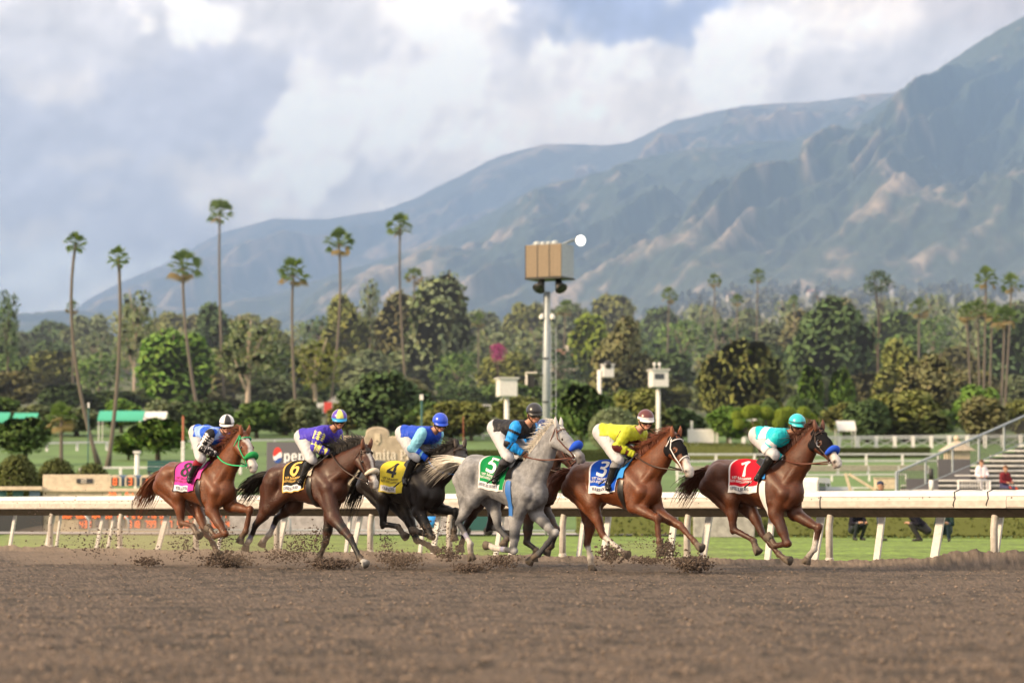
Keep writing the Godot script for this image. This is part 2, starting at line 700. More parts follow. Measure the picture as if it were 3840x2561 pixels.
func horse(s: Dictionary) -> Node3D:
	var o := thing("horse", s.label, "horse", s.at, deg_to_rad(HEAD + s.get("turn", 0.0)), "racehorses galloping along the rail")
	var w: float = s.W
	var ph: float = s.pitch
	var T := func(x, y, z = 0.0): return Vector3(x * cos(ph) + y * sin(ph) * 1.0, w - x * sin(ph) + y * cos(ph), z)
	var B := []
	# trunk
	bone(B, T.call(0.04, -0.42), T.call(-0.62, -0.33), 0.335, 0.275, 0, 0.05, 1.28)
	bone(B, T.call(0.04, -0.42), T.call(0.28, -0.44), 0.325, 0.225, 0, 0.06, 1.28)
	bone(B, T.call(0.08, -0.13), T.call(-0.5, -0.13), 0.115, 0.12, 0, 0.12, 1.2)
	bone(B, T.call(-0.6, -0.27), T.call(-0.98, -0.25), 0.26, 0.245, 0, 0.06, 1.15)
	bone(B, T.call(-1.0, -0.2), T.call(-1.2, -0.16), 0.14, 0.05, 0, 0.09)
	for sd in [-1.0, 1.0]:
		bone(B, T.call(-0.92, -0.24, 0.13 * sd), T.call(-1.14, -0.42, 0.12 * sd), 0.19, 0.145, 0, 0.03)
		bone(B, T.call(-0.02, -0.22, 0.12 * sd), T.call(0.27, -0.46, 0.13 * sd), 0.12, 0.125, 0, 0.026)
		bone(B, T.call(0.0, -0.34, 0.2 * sd), T.call(0.08, -0.58, 0.16 * sd), 0.085, 0.10, 0, 0.03)
		bone(B, T.call(0.36, -0.5, 0.07 * sd), T.call(0.3, -0.62, 0.09 * sd), 0.1, 0.08, 0, 0.018)
		bone(B, T.call(-0.1, -0.45, 0.17 * sd), T.call(-0.55, -0.42, 0.15 * sd), 0.12, 0.10, 0, 0.08)
		bone(B, T.call(-0.7, -0.14, 0.15 * sd), T.call(-0.78, -0.16, 0.16 * sd), 0.07, 0.07, 0, 0.08)
	# neck and head
	var poll: Vector3 = s.poll
	var H := head_frame(poll, s.muz)
	var P := func(f, d, l = 0.0): return poll + H * (Vector3(f, d, l) * HEAD_SIZE)
	var nape: Vector3 = P.call(0.02, -0.10)
	var nb: Vector3 = T.call(0.12, -0.33)
	var mid: Vector3 = nb.lerp(nape, 0.5) + Vector3(0.02, 0.0, 0)
	bone(B, nb, mid, 0.30, 0.20, 0, 0.06, 1.7)
	bone(B, mid, nape, 0.20, 0.128, 0, 0.05, 1.45)
	bone(B, T.call(0.06, -0.11), poll.lerp(nape, 0.4), 0.085, 0.07, 0, 0.06)
	for sd in [-1.0, 1.0]:
		bone(B, T.call(0.22, -0.42, 0.11 * sd), mid + Vector3(0.02, -0.08, 0.06 * sd), 0.10, 0.07, 0, 0.025)
		bone(B, P.call(0.13, -0.165, 0.048 * sd), P.call(0.30, -0.115, 0.032 * sd), 0.086, 0.06, 3, 0.03)
		bone(B, P.call(0.30, -0.12, 0.03 * sd), P.call(0.52, -0.095, 0.02 * sd), 0.05, 0.036, 3, 0.03)
		bone(B, P.call(0.19, -0.035, 0.075 * sd), P.call(0.24, -0.04, 0.068 * sd), 0.032, 0.03, 3, 0.025)
		bone(B, P.call(0.27, -0.05, 0.05 * sd), P.call(0.46, -0.05, 0.03 * sd), 0.026, 0.02, 3, 0.02)
		bone(B, P.call(0.55, -0.045, 0.034 * sd), P.call(0.57, -0.06, 0.03 * sd), 0.038, 0.036, 5, 0.03)
	bone(B, P.call(0.04, -0.055), P.call(0.24, -0.05), 0.09, 0.091, 3, 0.03)
	bone(B, P.call(0.24, -0.05), P.call(0.52, -0.052), 0.086, 0.056, 3, 0.03)
	bone(B, P.call(0.52, -0.05), P.call(0.585, -0.07), 0.058, 0.055, 5, 0.03)
	bone(B, P.call(0.54, -0.115), P.call(0.57, -0.125), 0.032, 0.03, 5, 0.015)
	# legs
	var hoofs := []
	for i in 4:
		var sd: float = LEG_SIDE[i]
		var L: Array = s.legs[i]
		var z := 0.13 * sd
		var k := Vector3(L[0].x, L[0].y, z)
		var f := Vector3(L[1].x, L[1].y, z * 0.95)
		var e := Vector3(L[2].x, L[2].y, z * 0.95)
		var dir := (e - f).normalized()
		var cor := e - dir * 0.085
		var tg := 10 + i * 4
		if i < 2:
			var el: Vector3 = T.call(0.07, -0.66, z)
			el = k + (el - k).normalized() * clampf(el.distance_to(k), 0.38, 0.48)
			bone(B, T.call(0.26, -0.48, 0.13 * sd), el, 0.12, 0.10, 0, 0.03)
			bone(B, T.call(0.0, -0.40, 0.15 * sd), el, 0.11, 0.085, 0, 0.028)
			bone(B, el, el.lerp(k, 0.6), 0.108, 0.068, tg, 0.04)
			bone(B, el.lerp(k, 0.5), k, 0.072, 0.052, tg, 0.03)
			bone(B, k + (f - k) * -0.08, k + (f - k) * 0.12, 0.054, 0.047, tg, 0.02)
		else:
			var hip: Vector3 = T.call(-0.98, -0.32, 0.14 * sd)
			var dd := hip.distance_to(k)
			var l1 := 0.40
			var l2 := 0.45
			if dd > (l1 + l2) * 0.985:
				var g := dd / ((l1 + l2) * 0.985)
				l1 *= g
				l2 *= g
			var ca := (l1 * l1 + dd * dd - l2 * l2) / (2.0 * l1 * dd)
			var u := (k - hip) / dd
			var pr := Vector3(-u.y, u.x, 0.0)
			if pr.x < 0.0:
				pr = -pr
			var stf := hip + u * (l1 * ca) + pr * (l1 * sqrt(maxf(0.0, 1.0 - ca * ca)))
			stf.z = z * 1.1
			bone(B, hip, stf, 0.19, 0.115, 0, 0.03)
			bone(B, T.call(-1.12, -0.42, 0.12 * sd), stf.lerp(k, 0.45) + Vector3(-0.05, 0, 0), 0.14, 0.062, 0, 0.03)
			bone(B, stf, stf.lerp(k, 0.55), 0.112, 0.072, 0, 0.04)
			bone(B, stf.lerp(k, 0.5), k, 0.08, 0.052, tg, 0.03)
			bone(B, T.call(-0.62, -0.45, 0.10 * sd), stf, 0.12, 0.09, 0, 0.08)
			var back := (k - stf).normalized()
			bone(B, k, k + back * 0.055 + (k - f).normalized() * 0.02, 0.04, 0.026, tg, 0.02)
			bone(B, stf.lerp(k, 0.6) + Vector3(-0.02, 0.02, 0), k + back * 0.05, 0.025, 0.018, tg, 0.03)
		bone(B, k, f, 0.044, 0.035, tg + 1, 0.02)
		var tend := (k - e)
		tend = (tend - (f - k).normalized() * tend.dot((f - k).normalized()))
		tend = tend.normalized() * 0.016 if tend.length() > 0.02 else Vector3(-0.016, 0, 0)
		bone(B, k + tend, f + tend, 0.03, 0.03, tg + 1, 0.015)
		bone(B, f, f, 0.049, 0.049, tg + 1, 0.02)
		bone(B, f, cor, 0.042, 0.046, tg + 2, 0.02)
		hoofs.append([cor, dir, f, k])
	var fl := flesh(B, s.get("cell", 0.016))
	var coat: Color = s.coat
	var dark: Color = s.points
	var mud := Color(0.15, 0.115, 0.085)
	var ns := FastNoiseLite.new()
	ns.seed = s.seed
	ns.frequency = 6.0
	ns.fractal_octaves = 3
	var dapple: float = s.get("dapple", 0.0)
	var socks: Array = s.socks
	var blaze: float = s.get("blaze", 0.0)
	var hood: Color = s.get("hood", Color(0, 0, 0, 0))
	var nosec: Color = s.get("nose", dark)
	var skin := func(tg: int, t: float, p: Vector3, n: Vector3) -> Color:
		var c := coat
		var v := ns.get_noise_3dv(p)
		c = c * (1.0 + 0.30 * v + 0.22 * ns.get_noise_3dv(p * 5.0))
		if p.y < w - 0.72 and ns.get_noise_3dv(p * 9.0 + Vector3(2, 5, 1)) > 0.36:
			c = c.lerp(mud, 0.6)
		if dapple > 0.0:
			var d := ns.get_noise_3dv(p * 2.3 + Vector3(4, 1, 7)) * 0.8 + v * 0.6
			var hind := clampf((T.call(-0.3, 0).x - p.x) * 0.5 + 0.35, 0.0, 1.0)
			var fine := ns.get_noise_3dv(p * 6.0)
			c = coat.lerp(dark, clampf(0.46 + d * dapple + fine * 0.2 - hind * 0.22 + (0.2 if p.y < w - 0.55 else 0.0), 0.0, 0.9) if tg < 3 else clampf(0.10 + 0.3 * absf(v), 0.0, 0.6))
		if tg >= 10:
			var i := (tg - 10) / 4
			var seg := (tg - 10) % 4
			var down := t * 0.5 if seg == 0 else (0.5 + t * 0.42 if seg == 1 else 0.95)
			var kk: Array = hoofs[i]
			if seg >= 1:
				down = 0.5 + 0.42 * clampf((p - kk[3]).dot(kk[2] - kk[3]) / (kk[2] - kk[3]).length_squared(), 0.0, 1.2)
			c = coat.lerp(dark, smoothstep(0.1, 0.45, down)) * (1.0 + 0.2 * v)
			if socks[i] > 0.0 and down > 1.0 - socks[i]:
				c = Color(0.62, 0.59, 0.55) * (0.9 + 0.15 * v)
				if s.get("striped", false) and down < 1.0 - socks[i] + 0.09 and fposmod((down - 1.0 + socks[i]) * 33.0, 1.0) > 0.5:
					c = Color(0.01, 0.06, 0.36)
			var muddy := 0.93 if socks[i] > 0.0 else 0.86
			if down > muddy:
				c = c.lerp(mud, clampf((down - muddy) * 7.0 + v * 0.5, 0.0, 0.85))
		elif tg == 3 or tg == 5:
			var q := H.inverse() * (p - poll) / HEAD_SIZE
			if tg == 5 or q.x > 0.5:
				c = c.lerp(nosec, smoothstep(0.46, 0.58, q.x))
			if blaze > 0.0:
				var bw := blaze * (0.034 + 0.022 * sin(q.x * 14.0 + 1.0) * 0.5 + (0.02 if q.x > 0.46 else 0.0))
				if absf(q.z) < bw and q.x > 0.07 and q.y > -0.07:
					c = Color(0.66, 0.63, 0.60)
			if absf(q.z) > 0.03 and absf(q.x - 0.565) < 0.022 and absf(q.y + 0.045) < 0.022:
				c = Color(0.03, 0.02, 0.02)
		c.a = 1.0
		return c
	for i in fl.v.size():       # sinew and coat: small unevenness along the skin
		var p: Vector3 = fl.v[i]
		fl.v[i] = p + fl.n[i] * (0.012 * ns.get_noise_3dv(p * 1.3 + Vector3(9, 0, 0)) + 0.003 * ns.get_noise_3dv(p * 4.0))
	part("body", coloured(fl, skin, 2 if dapple > 0.0 else 1), M[s.get("hide", "hide")], o)
	# ears, eyes
	for sd in [1.0, -1.0]:
		var e := sf()
		var b0: Vector3 = P.call(0.02, 0.0, 0.055 * sd)
		var up = (H * Vector3(-0.75, 0.62, 0.16 * sd)).normalized() if not s.has("ears") else (H * (s.ears as Vector3) * Vector3(1, 1, 1) + H.z * 0.14 * sd).normalized()
		tube(e, [b0 - up * 0.03, b0 + up * 0.03, b0 + up * 0.08, b0 + up * 0.125, b0 + up * 0.165 + H.z * -0.012 * sd], [0.026, 0.034, 0.035, 0.023, 0.004], 8)
		part("ear", done(e), M[s.earm], o)
		var ey := sf()
		ball(ey, P.call(0.215, -0.038, 0.099 * sd), Vector3(0.024, 0.019, 0.014), H, 6, 8)
		part("eye", done(ey), M.eye, o)
		if s.get("cups", false):
			var cp := sf()
			for q in 7:
				var a0 := PI * (0.75 + q / 6.0 * 0.9)
				var a1 := PI * (0.75 + (q + 1) / 6.0 * 0.9)
				var c0: Vector3 = P.call(0.215 + 0.05 * cos(a0), -0.038 + 0.045 * sin(a0), 0.092 * sd)
				var c1: Vector3 = P.call(0.215 + 0.05 * cos(a1), -0.038 + 0.045 * sin(a1), 0.092 * sd)
				quad(cp, c0, c1, c1 + H.z * 0.035 * sd + H.x * 0.012, c0 + H.z * 0.035 * sd + H.x * 0.012)
			part("blinker_cup", done(cp), M.white_leather, o)
	# hoofs
	for i in 4:
		var h: Array = hoofs[i]
		var dr: Vector3 = h[1]
		var sh: Vector3 = (h[2] - h[3]).normalized()
		var fw := Vector3(-dr.y, dr.x, 0.0)
		if i < 2 and L_bent(s.legs[i]):
			fw = -fw if fw.dot(Vector3(0, -1, 0)) < 0.0 else fw
		elif fw.x < 0.0:
			fw = -fw
		var hs := sf()
		var c0: Vector3 = h[0]
		tube(hs, [c0 - dr * 0.012, c0 + dr * 0.02 + fw * 0.006, c0 + dr * 0.085 + fw * 0.03], [0.05, 0.058, 0.073], 10)
		part("hoof", done(hs), M.hoof_pale if s.get("pale_hoof", -1) == i else M.hoof, o)
	# tail
	var dock: Vector3 = T.call(-1.2, -0.15)
	var tip := Vector3(s.tail.x, s.tail.y, 0.0)
	var tl := sf()
	var r2 := RandomNumberGenerator.new()
	r2.seed = s.seed
	var reach := dock.distance_to(tip)
	tube(tl, [dock + Vector3(0.08, 0, 0), dock + Vector3(-0.06, 0.015, 0), dock.lerp(tip, 0.25) + Vector3(0, 0.06, 0), dock.lerp(tip, 0.45) + Vector3(0, 0.03, 0)], [0.05, 0.05, 0.045, 0.015], 8)
	for q in 210:
		var sp := Vector3(r2.randfn(0, 0.05), r2.randfn(0, 0.09), r2.randfn(0, 0.09))
		var ln := r2.randf_range(0.6, 1.06)
		var p0 := dock + Vector3(r2.randf_range(-0.06, 0.03), r2.randf_range(-0.03, 0.03), r2.randf_range(-0.03, 0.03))
		var p3 := dock.lerp(tip, ln) + sp * ln + Vector3(0, -0.10 * r2.randf() * ln, 0)
		var p1 := p0.lerp(p3, 0.33) + Vector3(-0.03, 0.10, sp.z * 0.4)
		var p2 := p0.lerp(p3, 0.68) + Vector3(-0.02, 0.05 + r2.randfn(0, 0.02), sp.z * 0.8)
		var pts := []
		for c in 7:
			pts.append(p0.bezier_interpolate(p1, p2, p3, c / 6.0))
		tube(tl, pts, [0.010, 0.010, 0.0095, 0.008, 0.006, 0.004, 0.0015], 3, false)
	part("tail", done(tl), M[s.hair], o)
	# mane
	var mn := sf()
	var n0: Vector3 = T.call(0.02, -0.03)
	for q in 260:
		var t := (q + r2.randf()) / 260.0
		var p0 := n0.lerp(poll + H * Vector3(-0.02, 0.0, 0), t) + Vector3(-0.02, 0.035 + 0.02 * sin(t * PI), r2.randf_range(-0.02, 0.02))
		var ln = r2.randf_range(0.09, 0.18) * s.get("mane", 1.0)
		var blow: float = s.get("blow", 0.35)
		var p3 := p0 + Vector3(-ln * 0.9, ln * (blow + r2.randfn(0, 0.32)), r2.randfn(0.04, 0.07))
		var p1 := p0 + Vector3(-0.2 * ln, ln * 0.45, 0)
		tube(mn, [p0 - Vector3(0, 0.03, 0), p1, p1.lerp(p3, 0.5) + Vector3(0, 0.01, 0), p3], [0.009, 0.008, 0.005, 0.0015], 3, false)
	for q in 12:
		var p0: Vector3 = P.call(-0.01, 0.01, r2.randf_range(-0.03, 0.03))
		tube(mn, [p0, P.call(0.05, 0.035, r2.randf_range(-0.04, 0.04)), P.call(0.12, 0.02, r2.randf_range(-0.05, 0.05))], [0.012, 0.012, 0.003], 3, false)
	part("mane", done(mn), M[s.hair], o)
	tack(o, s, B, fl, H, T)
	return o

func L_bent(l: Array) -> bool:
	return l[1].y > l[0].y - 0.12

# cloth, saddle, girth, bridle
func tack(o: Node3D, s: Dictionary, B: Array, fl: Dictionary, H: Basis, T: Callable) -> void:
	var poll: Vector3 = s.poll
	var P := func(f, d, l = 0.0): return poll + H * (Vector3(f, d, l) * HEAD_SIZE)
	var trunk := []
	for bn in B:
		if bn.tag == 0:
			trunk.append(bn)
	var core := func(x): return T.call(x, -0.36)
	var skin_at := func(x: float, phi: float, lift: float) -> Vector3:
		var c: Vector3 = core.call(x)
		var d := Vector3(0, cos(phi), sin(phi))
		var r := 0.62
		for q in 14:
			var e := field(trunk, c + d * r) - lift
			if e < 0.002:
				break
			r -= maxf(e * 0.8, 0.003)
		return c + d * r
	# lines across the back, resampled by length from the spine
	var wrap := func(x: float, length: float, steps: int, lift: float, both := true) -> Array:
		var res := []
		for sd in ([-1.0, 1.0] if both else [1.0]):
			var row := [skin_at.call(x, 0.0, lift)]
			var run := 0.0
			var phi := 0.0
			var want := length / steps
			var prev: Vector3 = row[0]
			while row.size() <= steps and phi < 3.0:
				phi += 0.035
				var p: Vector3 = skin_at.call(x, phi * sd, lift)
				var dl := p.distance_to(prev)
				while run + dl >= want and row.size() <= steps:
					prev = prev.lerp(p, (want - run) / dl)
					row.append(prev)
					dl = p.distance_to(prev)
					run = 0.0
				run += dl
				prev = p
			while row.size() <= steps:
				row.append(row[-1])
			res.append(row)
		return res
	var x0 := -0.66
	var x1 := -0.10
	var drop := 0.60
	var nu := 16
	var nv := 18
	var lines := []
	for i in nu + 1:
		var x := lerpf(x0, x1, float(i) / nu)
		lines.append(wrap.call(x, drop + 0.05 * (1.0 - float(i) / nu), nv, 0.016, true))
	var cloth_at := func(u: float, v: float, sd: int) -> Vector3:      # u rear to front, v spine to hem; 0..1
		var fu := clampf(u, 0.0, 0.999) * nu
		var fv := clampf(v, 0.0, 0.999) * nv
		var i := int(fu)
		var j := int(fv)
		var a: Vector3 = lines[i][sd][j].lerp(lines[i + 1][sd][j], fu - i)
		var b: Vector3 = lines[i][sd][j + 1].lerp(lines[i + 1][sd][j + 1], fu - i)
		return a.lerp(b, fv - j)
	# the cloth's own dyed areas: border, field, name panel
	var bands := [[0.0, 0.80, s.cloth], [0.80, 1.0, s.panel]]
	var v_main := PackedVector3Array()
	var c_main := PackedColorArray()
	var idx := PackedInt32Array()
	var NU := 40
	for j in range(-60, 61):
		for i in NU + 1:
			var u := float(i) / NU
			var vv := absf(j / 60.0)
			var p: Vector3 = cloth_at.call(u, vv, 1 if j >= 0 else 0)
			p += Vector3(0, 0.006 * sin(u * 17.0 + vv * 5.0) * vv, 0.008 * sin(u * 23.0 + 2.0) * vv * (1 if j >= 0 else -1))
			v_main.append(p)
			var c: Color = s.cloth
			if u < 0.035 or u > 0.985 or vv > 0.97:
				c = s.hem
			elif vv > 0.82 and u < s.get("panel_to", 0.8):
				c = s.panel
			c_main.append(c)
	for j in 120:
		for i in NU:
			var q := j * (NU + 1) + i
			for k in [q, q + 1, q + NU + 1, q + 1, q + NU + 2, q + NU + 1]:
				idx.append(k)
	var cloth := part("saddle_cloth", indexed(v_main, idx, c_main), M.cloth, o)
	# print on the cloth (flat lettering that follows its folds)
	var print_text := func(called: String, text: String, height: float, u: float, v: float, wide: float, m: Material, font: String, slant := 0.0):
		if text == "":
			return
		var tm := letters(text, font, height, 0.0)
		var arr := tm.surface_get_arrays(0)
		var vs: PackedVector3Array = arr[Mesh.ARRAY_VERTEX]
		var ix: PackedInt32Array = arr[Mesh.ARRAY_INDEX] if arr[Mesh.ARRAY_INDEX] != null else PackedInt32Array(range(vs.size()))
		var bx := tm.get_aabb()
		var k := wide / bx.size.x if wide > 0.0 else 1.0
		var lenx: float = x1 - x0
		for i in vs.size():
			var q := vs[i]
			var uu: float = u + ((q.x - bx.get_center().x) * k) / lenx + slant * (q.y - bx.get_center().y)
			var v2: float = v - (q.y - bx.get_center().y) / drop
			var p: Vector3 = cloth_at.call(uu, v2, 1)
			p += Vector3(0, 0.006 * sin(uu * 17.0 + v2 * 5.0) * v2, 0.008 * sin(uu * 23.0 + 2.0) * v2)
			vs[i] = p + Vector3(0.0, 0.25, 1.0).normalized() * 0.007
		part(called, indexed(vs, ix), m, cloth)
	print_text.call("number", s.number, 0.26, s.get("num_u", 0.40), 0.36, 0.0, M[s.num_m], "Droid Sans")
	print_text.call("sponsor_line", "1/ST SATURDAY", 0.034, 0.42, 0.635, 0.36, M[s.num_m], "Droid Sans")
	print_text.call("race_line", "SANTA ANITA HANDICAP", 0.034, 0.42, 0.715, 0.42, M[s.num_m], "Droid Serif")
	print_text.call("name_line", s.name, 0.045, 0.40, 0.895, s.get("name_w", 0.34), M.print_dark, "Droid Serif")
	# front flap of the under-pad, the saddle, girth
	var strip := func(called: String, m: Material, xa: float, xb: float, v0: float, v1: float, length: float, lift: float, n: int) -> void:
		var la: Array = wrap.call(xa, length, n, lift, true)
		var lb: Array = wrap.call(xb, length, n, lift, true)
		var lm: Array = wrap.call((xa + xb) * 0.5, length, n, lift + 0.008, true)
		for sd in 2:
			var st := sf()
			st.set_smooth_group(1)
			for j in n:
				if j < v0 * n or j >= v1 * n:
					continue
				quad(st, la[sd][j], la[sd][j + 1], lm[sd][j + 1], lm[sd][j])
				quad(st, lm[sd][j], lm[sd][j + 1], lb[sd][j + 1], lb[sd][j])
			part(called, done(st), m, o)
	strip.call("under_pad", M[s.pad], -0.12, 0.02, 0.0, 1.0, 0.42, 0.02, 12)
	strip.call("girth", M[s.girth], -0.06, 0.04, 0.42, 1.0, 0.98, 0.012, 22)
	var sd_ := sf()
	sd_.set_smooth_group(1)
	var prev := []
	for i in 9:
		var t := i / 8.0
		var x := lerpf(-0.26, -0.02, t)
		var row := []
		for j in range(-6, 7):
			var a := j / 6.0 * lerpf(0.32, 0.7, t)
			var p: Vector3 = skin_at.call(x, a, 0.03 + (0.03 * pow(absf(t - 0.45) * 2.0, 3.0)) * (1.0 - absf(j) / 6.0))
			row.append(p)
		if prev:
			for j in 12:
				quad(sd_, prev[j], row[j], row[j + 1], prev[j + 1])
		prev = row
	for sd in [-1.0, 1.0]:      # flap, leather and iron
		var q0: Vector3 = skin_at.call(-0.14, 0.7 * sd, 0.03)
		var q1: Vector3 = skin_at.call(-0.20, 1.0 * sd, 0.03)
		var st := Vector3(s.ankle.x, s.ankle.y - 0.09, s.ankle.z * sd)
		tube(sd_, [q0, q1.lerp(st, 0.4), st + Vector3(0, 0.09, 0)], [0.011, 0.011, 0.01], 6)
		var ring := []
		for q in 11:
			var a := TAU * q / 10.0
			ring.append(st + Vector3(0.0, 0.045 + 0.05 * cos(a), 0.05 * sin(a)))
		var rr := []
		rr.resize(11)
		rr.fill(0.006)
		tube(sd_, ring, rr, 5, false)
	part("saddle", done(sd_), M.black_leather, o)
	# bridle
	var bd := sf()
	for sd in [1.0, -1.0]:
		tube(bd, [P.call(0.0, 0.015, 0.03 * sd), P.call(0.06, -0.02, 0.088 * sd), P.call(0.16, -0.08, 0.112 * sd), P.call(0.30, -0.085, 0.098 * sd), P.call(0.42, -0.085, 0.072 * sd), P.call(0.50, -0.10, 0.06 * sd)], [0.009, 0.009, 0.009, 0.009, 0.009, 0.009], 5)
		tube(bd, [P.call(0.02, -0.01, 0.08 * sd), P.call(0.10, -0.17, 0.118 * sd), P.call(0.16, -0.25, 0.05 * sd), P.call(0.16, -0.255, 0.0)], [0.008, 0.008, 0.008, 0.008], 5)
	var brow := []
	var nose := []
	for q in 13:
		var a := PI * (q / 12.0)
		brow.append(P.call(0.09, -0.035 + 0.075 * sin(a), 0.098 * cos(a)))
		nose.append(P.call(0.385 - 0.02 * sin(a), -0.075 + 0.108 * sin(a), 0.078 * cos(a)))
	var thin := []
	thin.resize(13)
	thin.fill(0.009)
	tube(bd, brow, thin, 5)
	tube(bd, nose, thin, 5)
	part("bridle", done(bd), M[s.bridle], o)
	for sd in [1.0, -1.0]:
		var bit := sf()
		var ring := []
		var rr := []
		for q in 11:
			var a := TAU * q / 10.0
			ring.append(P.call(0.50 + 0.032 * cos(a), -0.10 + 0.032 * sin(a), 0.064 * sd))
			rr.append(0.005)
		tube(bit, ring, rr, 5, false)
		part("bit", done(bit), M.chrome, o)
	if s.has("roll"):
		var rl := sf()
		var pts := []
		var rad := []
		for q in 15:
			var a := PI * (0.02 + 0.96 * q / 14.0)
			pts.append(P.call(0.40, -0.075 + 0.12 * sin(a), 0.088 * cos(a)))
			rad.append(0.022 + s.get("roll_r", 0.026) * sin(a))
		tube(rl, pts, rad, 10)
		part("shadow_roll", done(rl), M[s.roll], o)
	if s.get("hooded", false):
		var holes := func(tg, t, p):
			var q: Vector3 = H.inverse() * (p - poll) / HEAD_SIZE
			if tg != 3 or q.x < -0.01 or q.x > 0.36 + 0.05 * q.y:
				return false
			if q.x > 0.2 and q.y < -0.13:
				return false
			if s.get("hood_open", false) and q.x > 0.30 and absf(q.z) > 0.05:
				return false
			return Vector2((q.x - 0.215) * 0.8, q.y + 0.038).length() > 0.034 or absf(q.z) < 0.05
		var hm: ArrayMesh = shell(fl, holes, 0.007, func(a, b, c, d): return Color.WHITE)
		if hm:
			part("blinker_hood", hm, M.black_cloth, o)
	# reins: bit to hands, and the loop on the neck
	var hand: Vector3 = s.hand
	for sd in [1.0, -1.0]:
		var b0: Vector3 = P.call(0.50, -0.10, 0.068 * sd)
		var h0 := Vector3(hand.x, hand.y, hand.z * sd)
		var pts := []
		for q in 9:
			var t := q / 8.0
			var p := b0.lerp(h0, t)
			p.y -= 0.05 * sin(PI * t)
			p.z += sd * 0.09 * sin(PI * t)
			pts.append(p)
		var rr := []
		rr.resize(9)
		rr.fill(0.0105)
		var rn := sf()
		tube(rn, pts, rr, 5)
		part("rein", done(rn), M[s.rein], o)

